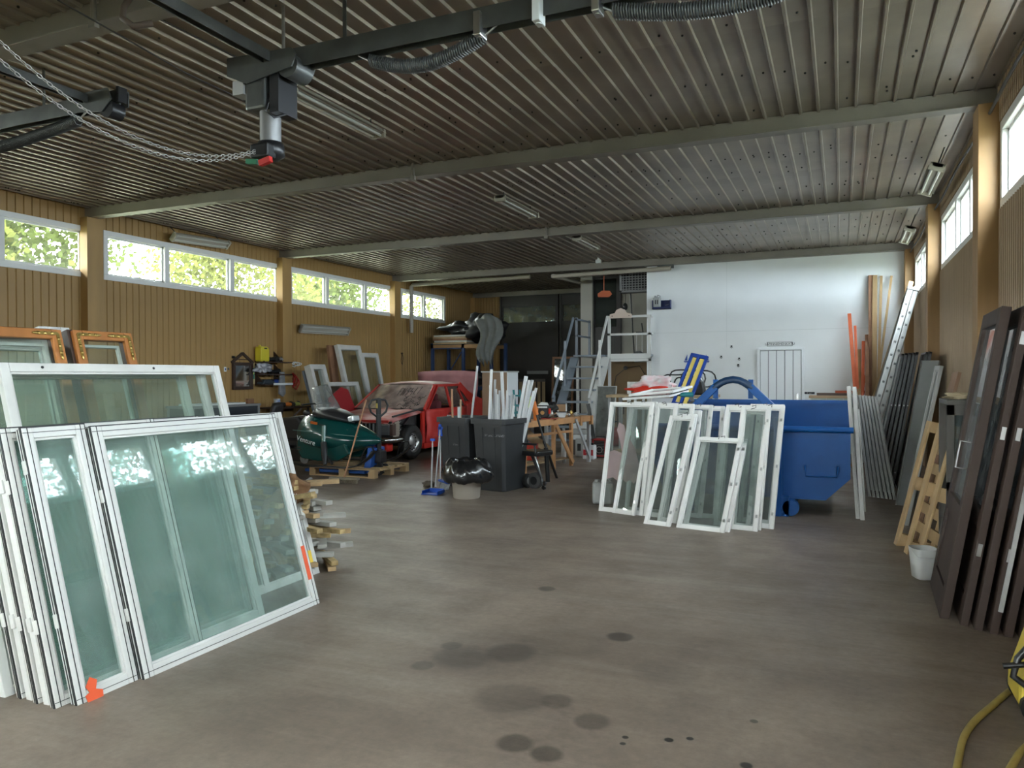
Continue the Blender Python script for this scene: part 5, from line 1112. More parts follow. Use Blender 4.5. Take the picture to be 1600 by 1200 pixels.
for k in range(5): tag(MB().b(0, 1.05-.03*(k % 2), 0, .9, 0, .045).build('stacked_sheet', [rw, wg[1], pine_d][k % 3], None, (xa+.10+jit(.03), RY+jit(.03), zt_+.052*k), bevel=.003), ['lowest', 'second', 'middle', 'fourth', 'topmost'][k]+' board sheet of the stack on top of the blue rack', 'board', 'sheets on the blue rack')
tarp = mat('black_tarp', (.015, .015, .017), .45, noise=.5, scale=5); gt = mat('grey_tarp', (.22, .23, .22), .6, noise=.3, scale=4)
tag(blob((0, 0, .18), .58, .4, .2, 31, .5, 30, 16).build('black_tarp', tarp, None, ((xa+xm)/2+.38, RY+.45, zt_+.27)), 'crumpled black tarpaulin heaped on the board stack of the rack', 'tarpaulin')
tag(blob((0, 0, .1), .55, .4, .42, 35, .5, 26, 16).build('black_tarp', tarp, None, (xm+.45, RY+.45, zt_+.33)), 'second black tarpaulin sagging over the middle of the rack', 'tarpaulin')
p0 = aty(757, 520, RY-.1)
mm = MB(); rows = []
for i in range(12):
    u = i/11; z = 3.3-1.35*u-.0; rows.append([V(((-.42+.84*j/9)*(1-.55*u)+.10*math.sin(6*u)+.08, -.1+.06*math.sin(4*j+5*u), (z+.12*math.sin(2.5*j)*(u > .8) - .25*abs(j-4.5)/4.5*(1-u)))) for j in range(10)])
q = mm.grid(rows).build('hanging_tarp', gt, None, (p0.x+.05, RY-.06, 0)); md = q.modifiers.new('s', 'SOLIDIFY'); md.thickness = .01; tag(q, 'grey plastic sheet hanging over the right end of the blue rack', 'sheet')
for (px, lab) in ((700, 'dark bundle on the lower shelf of the rack, left'), (735, 'dark bundle on the lower shelf of the rack, right')):
    p = aty(px, 600, RY+.4); tag(blob((0, 0, .2), .42, .35, .22, px, .4).build('dark_bundle', tarp, None, (p.x, RY+.48, 1.345)), lab, 'bundle')
tag(blob((0, 0, .35), .35, .3, .4, 77, .2).build('black_sack', tarp, None, (aty(745, 600, 16.9).x, 16.9, .01)), 'black sack standing behind the open boot lid of the car', 'sack')
# brown and white cabinet
CY = 14.6; a = aty(753.5, 580, CY); b = aty(792, 580, CY); c = aty(802, 580, CY+.3)
o = empty('tall_cabinet', (a.x, CY, 0), 0, 'brown and white cabinet standing beyond the grey bins', 'cabinet'); W = c.x-a.x; H = a.z
MB().b(0, b.x-a.x, 0, .03, .05, H-.03).build('door', mat('cabinet_brown', (.26, .165, .10), .55, noise=.1), o); MB().b(b.x-a.x, W, .0, .03, .05, H-.03).build('side_strip', wd, o); MB().b(0, W, .03, .55, .0, H-.03).build('cabinet_body', wd, o); MB().b(-.02, W+.02, -.02, .57, H-.03, H).build('cabinet_top', greyf, o)
# low dark slatted crate and leaning frame before the far doors
a = aty(802, 592, 19.5); b = aty(851, 592, 19.5); o = empty('slatted_crate', (a.x, 19.5, 0), 0, 'low dark slatted crate in front of the far doors', 'crate'); W = b.x-a.x; H = a.z
MB().b(0, W, 0, .05, H-.08, H).build('rail', dkw, o); MB().b(0, W, 0, .05, .1, .2).build('rail', dkw, o); MB().b(0, W, .05, .6, 0, .12).build('crate_floor', dkw, o)
sl = MB().b(0, .09, .05, .07, .12, H).mesh('slat', rw)
for k in range(7): link('slat', sl, o, (.02+k*(W-.12)/6, 0, 0))
a = aty(863, 557, 20.2); b = aty(897, 557, 20.2)
o = sash('leaning_window', 'brown-framed window standing behind the stairs before the far doors', 'window', frame_of(V((a.x, 20.0, 0)), V((1, 0, 0)), V((0, .2, a.z))), b.x-a.x, a.z, .06, .05, pine_d, glass('grey_glass', (.6, .62, .62)), hooks=False)
# platform, railing, stairs
PF = 17.0; pw_ = mat('platform_white', (.66, .66, .64), .45); pg = mat('platform_grey', (.20, .23, .27), .45)
p1 = aty(950, 565, PF); p2 = aty(1017, 565, PF); zt5 = aty(950, 553, PF).z; zb5 = p1.z; zr5 = aty(950, 494, PF).z; zm5 = aty(950, 523, PF).z
xs0 = aty(898, 556, PF).x
o = empty('stair_platform', (p1.x, PF, 0), 0, 'white steel platform with railing in front of the niche door', 'platform'); W = p2.x-p1.x; X0 = xs0-p1.x
MB().b(0, W, 0, .04, zb5, zt5).build('fascia', pw_, o); MB().b(X0, W, .04, 2.15, zt5-.06, zt5-.02).build('deck', pg, o); MB().b(0, W, -.01, 0, zb5+.05, zb5+.06).build('fascia_lip', greyf, o)
for x in (0, W-.06): MB().b(x, x+.06, -.03, .03, zt5-.1, zr5).build('railing_post', pw_, o)
MB().b(0, W, -.035, .035, zr5-.05, zr5).build('top_rail', pw_, o); MB().b(0, W, -.03, .03, zm5-.025, zm5+.025).build('mid_rail', pw_, o)
MB().b(W-.06, W-.0, .05, 2.1, zr5-.05, zr5).build('side_rail', pw_, o); MB().b(W-.06, W, .05, 2.1, zm5-.025, zm5+.025).build('side_rail', pw_, o)
for x, y in ((0, 0), (W-.06, 0), (X0, .1), (X0, 2.0)): MB().b(x, x+.06, y, y+.06, 0, zt5-.06).build('leg', pw_, o)
gx0 = aty(895, 500, PF+.2).x-p1.x; gx1 = aty(912, 500, PF+1.0).x-p1.x
for y in (.1, 1.1): MB().b(X0-.02, X0+.03, y, y+.05, zt5-.06, zr5+.0).build('railing_post', pg, o)
for z in (zr5-.04, zm5): MB().b(X0-.02, X0+.03, .1, 1.15, z-.02, z+.02).build('side_rail', pg, o)
# stairs
x1 = aty(947, 556, PF).x; n_ = 7; rise = zt5/(n_+1); run = .24
st = empty('steel_stairs', (xs0, PF, 0), 0, 'steep grey steel stairs with handrails leading up to the white platform', 'stairs'); W = x1-xs0
top = V((0, 0, zt5)); ft = V((0, -run*(n_+.6), .0))
MB().bar(ft, top+V((0, 0, -.08)), .045, .20, (1, 0, 0)).build('stringer', pg, st); MB().bar(ft+V((W, 0, 0)), top+V((W, 0, -.08)), .045, .20, (1, 0, 0)).build('stringer', pw_, st)
tr = MB().b(.02, W-.02, -.14, .11, -.04, 0).mesh('tread', pg)
for k in range(n_+1): link('tread', tr, st, (0, -run*(k+.1), zt5-.02-rise*k))
for x, m_ in ((-.03, pg), (W+.03, pw_)):
    MB().bar((x, -run*(n_+.2)*.82, zt5*.18+.72), (x, .0, zr5-.01), .05, .04, (1, 0, 0)).build('handrail', m_, st); MB().b(x-.025, x+.025, -run*(n_)*.80-.03, -run*n_*.80+.03, zt5*.2-.05, zt5*.2+.74).build('handrail_post', m_, st)
    MB().bar((x, -run*2.5, zt5-rise*2.5-.1), (x, -run*2.5, zt5-rise*2.5+.95), .045).build('handrail_post', m_, st)
# plywood, door, grille in the niche
ply = mat('plywood_brown', (.30, .19, .09), .6, noise=.15, scale=2)
struct(MB().b(p1.x+.1, -4.0, 18.4, 18.45, 0, zb5).build('trim_41', ply)); struct(MB().b(xs0, p1.x+.05, 19.2, 19.25, 0, zt5-.1).build('trim_42', ply))
ND = 19.28; a = aty(923, 430, ND); b = aty(971, 430, ND); zt6 = min(aty(923, 427, ND).z, 4.2); za = zt5
o = empty('door_2', (a.x, ND, za)); o['kind'] = 'structure'; W = b.x-a.x; H = zt6-za
gx = aty(931, 440, ND).x-a.x, aty(964, 440, ND).x-a.x; gz = aty(950, 511, ND).z-za, aty(950, 436, ND).z-za
MB().b(0, gx[0], -.06, 0, 0, H).build('door_stile', dark_b, o); MB().b(gx[1], W, -.06, 0, 0, H).build('door_stile', dark_b, o); MB().b(gx[0], gx[1], -.06, 0, gz[1], H).build('door_head', dark_b, o); MB().b(gx[0], gx[1], -.06, 0, 0, gz[0]).build('door_rail', dark_b, o); MB().b(gx[0]+.08, gx[1]-.08, -.065, -.06, .08, gz[0]-.1).build('door_panel', dark_b, o)
MB().b(*gx, -.03, -.025, *gz).build('door_pane', glass('niche_door_glass', (.35, .40, .40), dust=.12), o); MB().b(gx[0]-.12, gx[0]-.08, -.075, -.06, .9, 1.25).build('handle_plate', steel, o); MB().tube([(gx[0]-.10, -.07, 1.05), (gx[0]-.10, -.11, 1.05), (gx[0]-.12, -.11, .92)], .010, 6).build('handle', steel, o)
a = aty(968, 424, 17.6); b = aty(1017, 455, 17.6); o = empty('ventilation_grille', (a.x, 17.6, b.z), 0, 'dark square ventilation grille box high beside the niche door', 'grille'); W = b.x-a.x; H = min(a.z, ZC-.02)-b.z
MB().b(0, W, 0, .03, 0, .05).b(0, W, 0, .03, H-.05, H).b(0, .05, 0, .03, 0, H).b(W-.05, W, 0, .03, 0, H).build('grille_frame', grey_m, o); MB().b(0, W, .06, .3, 0, H).build('grille_box', blk, o)
gv = MB().b(-.007, .007, .0, .03, .05, H-.05).mesh('grille_bar', grey_m); gh = MB().b(.05, W-.05, .0, .03, -.008, .008).mesh('grille_bar', grey_m)
for k in range(9): link('grille_bar', gv, o, (.05+(W-.1)*(k+.5)/9, 0, 0))
for k in range(7): link('grille_bar', gh, o, (0, 0, .05+(H-.1)*(k+.5)/7))
p = aty(945, 460, 17.3); tag(MB().prism([(-.16, -.06), (.10, -.07), (.17, .0), (.12, .08), (-.06, .09), (-.17, .02)], .06, (0, .03, 0)).tube([(-.02, 0, .08), (-.02, 0, ZC-p.z)], .012, 6).build('cord_hook', mat('rust_orange', (.42, .09, .03), .6), None, p, bevel=.01), 'orange cord block hanging on a thin rod before the niche door', 'pulley')
p = aty(977, 479, 18.9); tag(MB().ball((0, 0, 0), .10, 12, (.6, .4, 1)).tube([(0, 0, .1), (0, 0, .35), (-.15, 0, .38), (-.15, 0, ZC-p.z)], .008, 5).build('pulley_box', blk, None, p), 'black pulley box hanging by its cord beside the niche door', 'pulley')
p = aty(985, 455, 18.5); q = aty(991, 556, 18.5); tag(MB().tube([p, q], .02, 6).build('electric_cable', blk), 'black cord running down behind the platform railing', 'cable')
p = aty(999, 552, 18.3); t = aty(1001, 505, 18.3); zq = zt5-.02
o = empty('hand_truck', (p.x, 18.3, zq), 0, 'white stick with black grip standing on the platform', 'tool'); hh = t.z-zq
for x in (-.07, .07): MB().tube([(x, 0, .05), (x, 0, hh*.72)], .012, 6).build('pole', pw_, o)
MB().prism([(-.12, 0), (.22, 0), (.02, .12), (-.1, .1)], .14, (0, .07, 0)).build('foot', blk, o); MB().tube([(-.08, 0, hh*.72), (.09, 0, hh*.72), (.06, 0, hh)], .018, 6).build('grip', blk, o)
p = aty(970, 497, PF-.05); o = empty('wooden_plaque', (p.x, PF-.05, zr5-.06), 0, 'pale rounded wooden plaque hung on the platform rail', 'plaque')
pm_ = mat('plaque_wood', (.62, .50, .42), .6); MB().prism([(-.26, 0), (.26, 0), (.26, .09), (.14, .12), (.10, .19), (0, .23), (-.10, .19), (-.14, .12), (-.26, .09)], .02).build('plaque_board', pm_, o, bevel=.004); MB().tube([(-.2, -.03, .05), (-.2, -.005, .05)], .012, 8).tube([(.2, -.03, .05), (.2, -.005, .05)], .012, 8).build('peg', dk, o)['kind'] = 'stuff'; MB().prism([(-.05, .05), (.05, .05), (.02, .15), (-.02, .15)], .004, (0, -.001, 0)).build('painted_figure', pinkm, o)
p = aty(978, 575, 18.38); tag(MB().tube([(0, 0, 0), (-.25, -.02, -.2), (-.32, -.02, -.6), (-.15, -.02, -.75)], .008, 5).tube([(0, 0, 0), (.35, -.02, .05), (.5, -.02, -.2), (.4, -.02, -.35)], .008, 5).tube([(0, 0, 0), (0, -.06, 0)], .05, 12).build('wall_reel', blk, None, p), 'black cable reel with loose loops on the plywood under the platform', 'cable')
p = aty(966, 625, 17.8); o = tag(MB().tube([(0, 0, 0), (0, 0, .95)], .03, 8).tube([(-.14, 0, .9), (.14, 0, .9)], .02, 6).tube([(-.12, 0, .7), (-.12, 0, .9)], .02, 6).tube([(.13, 0, .65), (.13, 0, .9)], .02, 6).tube([(-.12, 0, .45), (.05, 0, .5)], .02, 6).tube([(-.16, 0, .01), (.16, 0, .01)], .02, 6).build('coat_stand', dk, None, (p.x, 17.8, .01)), 'dark iron stand with hooks under the platform', 'stand')
a = aty(982, 596, 12.6); o = sash('leaning_window', 'small white window with bars standing left of the pink bag', 'window', frame_of(V((a.x, 12.4, 0)), V((1, 0, 0)), V((0, .12, a.z))), .42, a.z, .04, .05, wood_white, clear_g, mull=(.14, .28), hooks=False)
tag(blob((0, 0, .2), .30, .25, .22, 55, .3).build('red_bundle', mat('dark_red_cloth', (.20, .02, .02), .8), None, (aty(960, 660, 16.6).x, 16.6, .0)), 'dark red bundle on the floor under the platform', 'bundle')
# mesh frame and black bar by the stairs
a = aty(925, 690, 14.9); t_ = aty(921, 625, 15.0)
mw = frame_of(V((a.x+.02, 14.85, 0)), V((1, 0, 0)), V((-.18, .25, 1))); o = empty('mesh_frame', mw=mw, label='tall grey mesh frame leaning by the foot of the stairs', cat='frame'); Hm = 1.42
meshm = glass('wire_mesh', (.6, .62, .6), dust=.6, dustcol=(.35, .36, .34)); MB().b(0, .02, 0, .03, 0, Hm).b(.40, .42, 0, .03, 0, Hm).b(0, .42, 0, .03, Hm-.02, Hm).b(0, .42, 0, .03, 0, .02).build('frame', greyf, o); MB().b(.02, .40, .012, .016, .02, Hm-.02).build('mesh', meshm, o)
b_ = V((aty(931, 690, 14.6).x, 14.6, 0)); t_ = aty(919, 631, 14.75); tag(MB().bar(b_, t_, .07, .03, (0, 1, 0)).build('black_bar', blk), 'flat black bar leaning against the stair handrail', 'bar')
# ================================================================ BINS, BUCKET, WORKBENCH
binm = mat('bin_grey', (.030, .032, .035), .5, noise=.2, scale=5, bump=.05); chalk = mat('worn_lettering', (.28, .28, .28), .7)
def wheelie(loc, rz, lab, marks):
    o = empty('wheelie_bin', loc, rz, lab, 'bin', 'grey wheeled bins without lids'); w0, d0, w1, d1, H = .23, .27, .285, .36, 1.0
    sec = [(w0, d0, 0), (w0+.005, d0+.005, .02), (w1-.02, d1-.025, H-.10), (w1-.02, d1-.025, H-.06)]
    def rr(w_, d_, z, r=.04):
        return [V((x, y, z)) for x, y in ((-w_+r, -d_), (w_-r, -d_), (w_, -d_+r), (w_, d_-r), (w_-r, d_), (-w_+r, d_), (-w_, d_-r), (-w_, -d_+r), (-w_+r, -d_))]
    m_ = MB().grid([rr(*s) for s in sec]+[rr(w1-.035, d1-.04, H-.06), rr(w0-.015, d0-.015, .03), rr(.01, .01, .03)], smooth=False); m_.build('bin_body', binm, o)
    MB().grid([rr(w1-.02, d1-.025, H-.07), rr(w1+.012, d1+.005, H-.07), rr(w1+.012, d1+.005, H), rr(w1-.035, d1-.04, H), rr(w1-.035, d1-.04, H-.07)], smooth=False).build('rim', binm, o)
    for x in (-.10, .10): MB().add([(x-.012, -w0*0-d0-.004, .03), (x+.012, -d0-.004, .03), (x+.012, -d1+.015, H-.12), (x-.012, -d1+.015, H-.12), (x-.012, -d0+.01, .03), (x+.012, -d0+.01, .03), (x+.012, -d1+.03, H-.12), (x-.012, -d1+.03, H-.12)], [(0, 1, 2, 3), (1, 5, 6, 2), (4, 0, 3, 7), (3, 2, 6, 7)]).build('rib', binm, o)
    for s in (-1, 1): MB().tube([(s*.25, d0-.02, .10), (s*.30, d0-.02, .10)], .10, 20).build('wheel', rust, o); MB().tube([(s*.28, d0-.02, .10), (s*.305, d0-.02, .10)], .05, 12).build('wheel_hub', grey_m, [c_ for c_ in bpy.data.objects if c_.name.startswith('wheel') and c_.parent == o][-1])
    MB().tube([(-.2, d1-.02, H-.04), (-.2, d1+.06, H-.02), (.2, d1+.06, H-.02), (.2, d1-.02, H-.04)], .016, 8).build('handle', binm, o)
    random.seed(int(loc.x*10) & 31)
    for x0_, x1_, z in marks:
        x_ = x0_; mk = MB()
        while x_ < x1_:
            yy = -(d0+(d1-.025-d0)*z/(H-.1))-.003; h_ = random.uniform(.015, .032)
            mk.bar((x_, yy, z), (x_+jit(.012), yy-.003, z+h_), .005, .002); mk.bar((x_, yy, z+random.choice((0, .015, .03))), (x_+.016, yy-.001, z+random.choice((.0, .015, .03))), .005, .002); x_ += random.uniform(.014, .03)
        mk.build('worn_marking', chalk, o)['kind'] = 'stuff'
    return o
rzb = -.17; R_z = M.Rotation(rzb, 3, 'Z')
c0 = atz(788, 769)-R_z @ V((.23, -.27, 0)); c0.z = 0
wheelie(c0, rzb, 'grey wheeled bin nearest the camera, packed with white profile strips', [(-.05, .26, .76)])
c1 = c0-R_z @ V((.66, -.06, 0)); wheelie(c1, rzb, 'grey wheeled bin on the left, behind the bagged bucket, holding a few sticks', [(.0, .10, .60)])
strip_m = mat('white_profile', (.66, .67, .68), .4); strip_g = mat('grey_profile', (.42, .43, .44), .4)
def stick(px0, py0, px1, py1, ce, mt, lab, w_=.03, d=0, grp='strips standing in the bins', r=False):
    D = depth(ce)+d; t = atd(px0, py0, D+random.uniform(-.06, .1)); m_ = atd(px1, py1, D); v = m_-t
    b = t+v*((t.z-.35)/(-v.z)); b = ce+V((max(-.16, min(.16, (b-ce).x)), max(-.18, min(.18, (b-ce).y)), .10+random.random()*.05))
    q = MB().tube([b, t], w_*.6, 10) if r else MB().bar(b, t, w_, w_*.7, (0, 1, 0))
    tag(q.build('profile_strip', mt, None, bevel=0 if r else .002), lab, 'strip', grp)
random.seed(17)
st_ = [(768, 577, 757, 655, strip_m, 'tall white profile in the right bin, hooked at its top', .035), (773.5, 593, 771, 655, strip_g, 'perforated grey profile beside the hooked one', .03), (766, 602, 769, 656, strip_m, 'white profile of middling height at the left of the right bin', .03),
       (775, 608, 775, 656, strip_m, 'short white profile just right of the perforated one', .028), (780.5, 610, 780, 656, strip_g, 'short greyish profile left of the tall straight one', .028), (784, 581, 788, 656, strip_m, 'tall straight white profile in the centre of the right bin', .04), (793, 610, 791, 656, strip_m, 'broad short white profile right of centre', .035), (796, 618, 795, 656, strip_g, 'short dull profile in the right bin', .02),
       (801, 616, 797, 656, strip_g, 'thin grey profile leaning right', .02), (804, 617, 800, 656, strip_g, 'thin grey profile, right neighbour of the leaning thin one', .02), (822, 588, 808, 656, strip_m, 'broad white profile slanting to the right, highest on that side', .045), (827, 594, 814, 656, strip_m, 'white profile slanting right beside the highest one', .035), (832, 594, 820, 656, strip_m, 'third slanting white profile from the right', .035), (834, 611, 823, 656, strip_m, 'shorter slanting white profile', .03), (838, 606, 826, 656, strip_m, 'outermost slanting white profile at the right bin edge', .035), (777, 616, 778, 656, strip_m, 'lowest white profile among the left group of the right bin', .025), (787, 622, 784, 656, strip_m, 'low white profile in front of the tall straight one', .025), (803, 634, 799, 656, strip_m, 'lowest pale profile end in the right bin', .03)]
for x0, y0, x1, y1, m_, lab, w_ in st_: stick(x0, y0, x1, y1, c0, m_, lab, w_)
stick(746, 572, 735, 655, c1, strip_g, 'tall thin aluminium pole in the left bin', .028, r=True); stick(706, 608, 698, 655, c1, wood_s, 'reddish wooden handle in the left bin, leaning over the car', .026, r=True); stick(717, 636, 717, 656, c1, strip_m, 'short white tube end in the left bin', .04, r=True); stick(720, 624, 719.5, 656, c1, mat('pale_wood', (.48, .34, .22), .6), 'short pale wooden lath in the left bin', .025); stick(738, 640, 737, 656, c1, strip_g, 'grey profile beside the aluminium pole', .025)
# rubbish bucket with black bag
B = (atz(706, 780)+atz(752, 780))/2+V((-.06, .12, 0))
o = empty('waste_bucket', B, 0, 'beige round waste bucket with black bin bag, in front of the bins', 'bucket')
MB().lathe([(.165, 0), (.175, .01), (.215, .46), (.225, .46), (.225, .48), (.205, .48), (.16, .02), (0, .02)], n=32).build('bucket_body', mat('beige_plastic', (.40, .36, .31), .5), o)
bag = mat('black_bag', (.008, .008, .009), .22, coat=.3); random.seed(5); rows = []
prof = [(.19, .44), (.26, .42), (.31, .36), (.335, .29), (.30, .22), (.245, .20), (.235, .26)]
prof = [(.236, .24), (.29, .20), (.33, .27), (.325, .36), (.29, .44), (.25, .50), (.20, .515), (.18, .47), (.17, .38)]
for i, (r_, z) in enumerate(prof):
    rows.append([V(((r_*(1+.035*math.sin(9*a+i)+.03*math.sin(17*a+2*i)+.02*math.sin(29*a-3*i)+(.18 if i in (1, 2, 3) else 0)*max(0, math.cos(a-.1))**8))*math.cos(a), (r_*(1+.035*math.sin(9*a+i)+.03*math.sin(17*a+2*i)+.02*math.sin(29*a-3*i)))*math.sin(a), z+.014*math.sin(7*a+i)+.010*math.sin(23*a+i))) for a in [2*PI*k/64 for k in range(65)]])
tag(MB().grid(rows).build('bin_bag', bag, None, B, sub=1), 'glossy black bin bag folded over the rim of the beige bucket', 'bag')
# brooms and dustpan at the left
blu = mat('broom_blue', (.01, .07, .42), .4)
for (px0, py0, px1, py1, lab, hd) in ((676, 686, 674, 764, 'dustpan handle with blue top, leftmost of the cleaning tools', 0), (688, 668, 680, 762, 'broom with a blue hanger, middle of the cleaning tools', 1), (688.5, 684, 688, 756, 'thin broom stick nearest the left bin', 0)):
    b = atz(px1, py1+4); t = atd(px0, py0, depth(b)+.12)
    o = empty('cleaning_tool', b, 0, lab, 'broom', 'cleaning tools by the left bin'); d = t-b
    MB().tube([(0, 0, .05), d], .011, 8).build('stick', strip_g, o); MB().box(d+V((0, 0, -.01)), (.07, .03, .035)).build('top_grip', blu, o, bevel=.006)
    if hd: MB().prism([(-.03, 0), (.03, 0), (.012, .16), (-.02, .17)], .03, d+V((0, .015, -.12))).build('hanger', blu, o)
b = atz(694, 764); o = empty('broom_head_blue', b, -.7, 'grey-bristled broom head with blue back lying beside the left bin', 'broom'); MB().b(-.17, .17, -.03, .03, .09, .12).build('head', blu, o, bevel=.008)
br = MB()
for k in range(70): x = jit(.16); y = jit(.028); br.bar((x, y, .092), (x+jit(.01), y-.03, .004), .006)
br.build('bristles', strip_g, o)['kind'] = 'stuff'
b = atz(676, 772); MB_ = MB().prism([(-.12, -.1), (.12, -.1), (.10, .12), (-.10, .12)], .012, (0, 0, .0), (V((1, 0, 0)), V((0, 1, 0)))).b(-.11, .11, .11, .12, .012, .06).b(-.12, -.11, -.08, .12, .012, .05).b(.11, .12, -.08, .12, .012, .05); tag(MB_.build('dustpan', blu, None, b+V((0, 0, .002))), 'flat blue dustpan on the floor before the brooms', 'dustpan')
tag(blob((0, 0, .04), .09, .07, .05, 61, .5).build('floor_rag', mat('brown_rag', (.10, .08, .06), .9), None, atz(670, 761)), 'brown crumpled rag on the floor by the brooms', 'rag')
# chair / walker frame beside the right bin
W_ = atz(838, 763); o = empty('folded_walker', W_, -.3, 'black wheeled seat frame with grey tyre beside the right bin', 'chair')
MB().tube([(-.02, -.035, .11), (-.02, .035, .11)], .115, 22).build('wheel', mat('grey_tyre', (.09, .09, .09), .7), o); MB().tube([(-.02, -.04, .11), (-.02, .04, .11)], .06, 14).build('wheel_hub', blk, o)
MB().box((-.06, .05, .50), (.38, .36, .07)).build('seat', blk, o, bevel=.02); MB().b(-.24, .10, -.14, -.10, .62, .65).build('armrest', blk, o, bevel=.01); MB().tube([(.06, -.12, .64), (.09, -.12, .50)], .014, 6).build('arm_post', black_m, o)
MB().tube([(-.08, 0, .46), (.12, -.03, .16), (.14, -.03, .05)], .020, 8).build('leg', black_m, o); MB().tube([(-.10, .1, .46), (.0, .1, .14)], .018, 8).build('leg', steel, o)
for x, z in ((.17, .09), (.16, .03)): MB().tube([(x, -.045, z), (x, -.015, z)], .03, 12).build('castor', blk, o)
for (x0, y0, x1, y1, lab, mt, r_) in ((833, 628, 853, 700, 'orange-gripped trimmer shaft leaning on the bench front', black_m, .016), (850, 690, 870, 747, 'flat black blade bar slanting to the floor by the bench', blk, .022)):
    D = depth(W_)+.45; t = atd(x0, y0, D); b = atz(x1, y1) if y1 > 740 else atd(x1, y1, D); o = empty('trimmer_shaft', b, 0, lab, 'tool'); MB().tube([(0, 0, .004), (t-b)], r_, 8).build('shaft', mt, o)
    if y0 < 650: d = (t-b); MB().tube([d*1.0, d*.72], [.045, .03], 12).build('grip', mat('tool_orange', (.6, .16, .02), .5), o); MB().tube([(0, 0, .004), (.03, 0, -.5)], .035, 8).build('motor_tube', blk, o)
# timber workbench
P0 = atz(865, 733); P1 = atz(890, 728); tz = 1.6-(656-588)/FPX*depth(P0)
u = (P1-P0); u.z = 0; u.normalize(); n_ = V((-u.y, u.x, 0))
frm = mat('bench_pine', (.58, .30, .13), .55, noise=.25, scale=4, stretch=(1, 1, .3)); mwb = frame_of(P0, u, V((0, 0, 1)))
wb = empty('timber_workbench', mw=mwb, label='knocked-together pine workbench with a diagonal brace, covered in tools', cat='workbench')
Lb = 1.35; db = 1.0; L0 = -.95
xsx = (L0, 0, .62)
lgm = MB().b(-.03, .03, -.025, .025, 0, tz-.03).mesh('leg', frm)
for x in (L0+.05, 0, .60): link('leg', lgm, wb, (x, .0, 0)); link('leg', lgm, wb, (x, db-.05, 0))
MB().b(L0, Lb, -.035, -.015, tz-.10, tz-.01).build('apron', frm, wb); MB().b(L0, Lb, db-.04, db, tz-.1, tz-.01).build('apron', frm, wb); MB().b(L0, .62, -.03, .0, tz-.26, tz-.22).build('rail', frm, wb)
for k in range(5): MB().b(L0, Lb, -.04+k*.21, .16+k*.21, tz-.022, tz).build('top_board', frm, wb, bevel=.002)
MB().bar((.03, -.04, tz-.12), (.60, -.04, .06), .07, .03, (0, 1, 0)).build('brace', frm, wb)
MB().bar((-.35, .30, tz-.25), (.45, .35, .25), .16, .02, (0, 1, 0)).build('diagonal_board', rw, wb)
for k in range(3): MB().b(L0, .62, .05+.3*k, .22+.3*k, .12, .14).build('low_shelf_board', rw, wb)
for q in (.85, 1.25): MB().b(q, q+.06, -.06, .0, tz-.16, tz-.0).build('end_block', frm, wb)
MB().b(Lb-.08, Lb-.02, .0, .06, 0, tz-.03).build('leg', strip_g, wb); MB().b(Lb-.08, Lb-.02, db-.08, db-.02, 0, tz-.03).build('leg', strip_g, wb); MB().bar((.68, -.05, tz-.04), (1.1, -.1, .10), .05, .03, (0, 1, 0)).build('metal_brace', strip_g, wb)
def on_bench(x, y): return mwb @ V((x, y, tz))
def bpx(px, y=.2):   # bench x under a pixel column
    best = min([L0+.03*k for k in range(80)], key=lambda x: abs(prj(on_bench(x, y))[0]-px)); return on_bench(best, y)
def prj(P): q = V(P)-CAM; return (800+FPX*q.dot(_r)/q.dot(_f), 600-FPX*q.dot(_u)/q.dot(_f))
tagt = lambda o, l, c, g=None: tag(o, l, c, g)
p = bpx(849, .25); o = empty('charger_radio', p, u.to_2d().angle_signed(V((1, 0)), 0)*0+.2, 'black and white power box with a round orange emblem on the bench', 'box'); MB().b(-.10, .10, -.08, .08, 0, .23).build('box_body', blk, o, bevel=.02); MB().b(-.085, .085, -.084, -.08, .18, .21).build('white_band', sgm, o); MB().tube([(0, -.08, .10), (0, -.086, .10)], .035, 18).build('emblem', mat('emblem_orange', (.65, .35, .12), .5), o); MB().prism([(-.09, .225), (.09, .225), (.07, .27), (-.03, .28)], .1, (0, .05, 0)).build('lid', sgm, o); MB().b(.10, .125, -.05, .05, .08, .17).build('latch', redf, o)
p = bpx(830, .35); tagt(blob((0, 0, .1), .07, .06, .11, 71, .4).build('work_gloves', mat('hi_vis', (.55, .75, .05), .7), None, p+V((0, 0, .17))), 'bright yellow-green work vest bunched beside the profiles', 'vest')
tagt(MB().b(-.08, .08, -.06, .06, 0, .17).build('small_crate', dkw, None, p), 'dark crate under the yellow-green vest', 'crate')
p = bpx(836, .05); o = empty('spray_gun', p, .2, 'bright orange drill-like tool standing on the bench edge', 'tool'); MB().tube([(0, 0, 0), (0, 0, .10), (-.01, 0, .17)], [.025, .03, .035], 12).build('tool_body', mat('tool_orange', (.6, .16, .02), .5), o); MB().tube([(-.05, 0, .19), (.05, 0, .18)], .03, 10).build('motor', mat('tool_orange', (.6, .16, .02), .5), o)
p = bpx(810, .7); o = empty('folding_stool', V((p.x, p.y+.1, 0)), 0, 'teal folding plastic stool standing behind the white profiles', 'stool'); zz_ = aty(808, 609, p.y+.1).z
MB().b(-.12, .06, -.02, .02, zz_-.3, zz_-.26).b(-.11, .05, -.02, .02, zz_-.12, zz_-.09).build('stool_slats', teal, o)['kind'] = 'stuff'; MB().bar((-.14, 0, zz_), (-.02, 0, 0), .03).build('stool_leg', teal, o); MB().bar((-.02, 0, zz_), (.12, 0, 0), .03).build('stool_leg', teal, o); MB().b(-.15, .12, -.12, .12, zz_-.42, zz_-.38).build('stool_seat', teal, o)
cardb = mat('cardboard', (.36, .22, .12), .75)
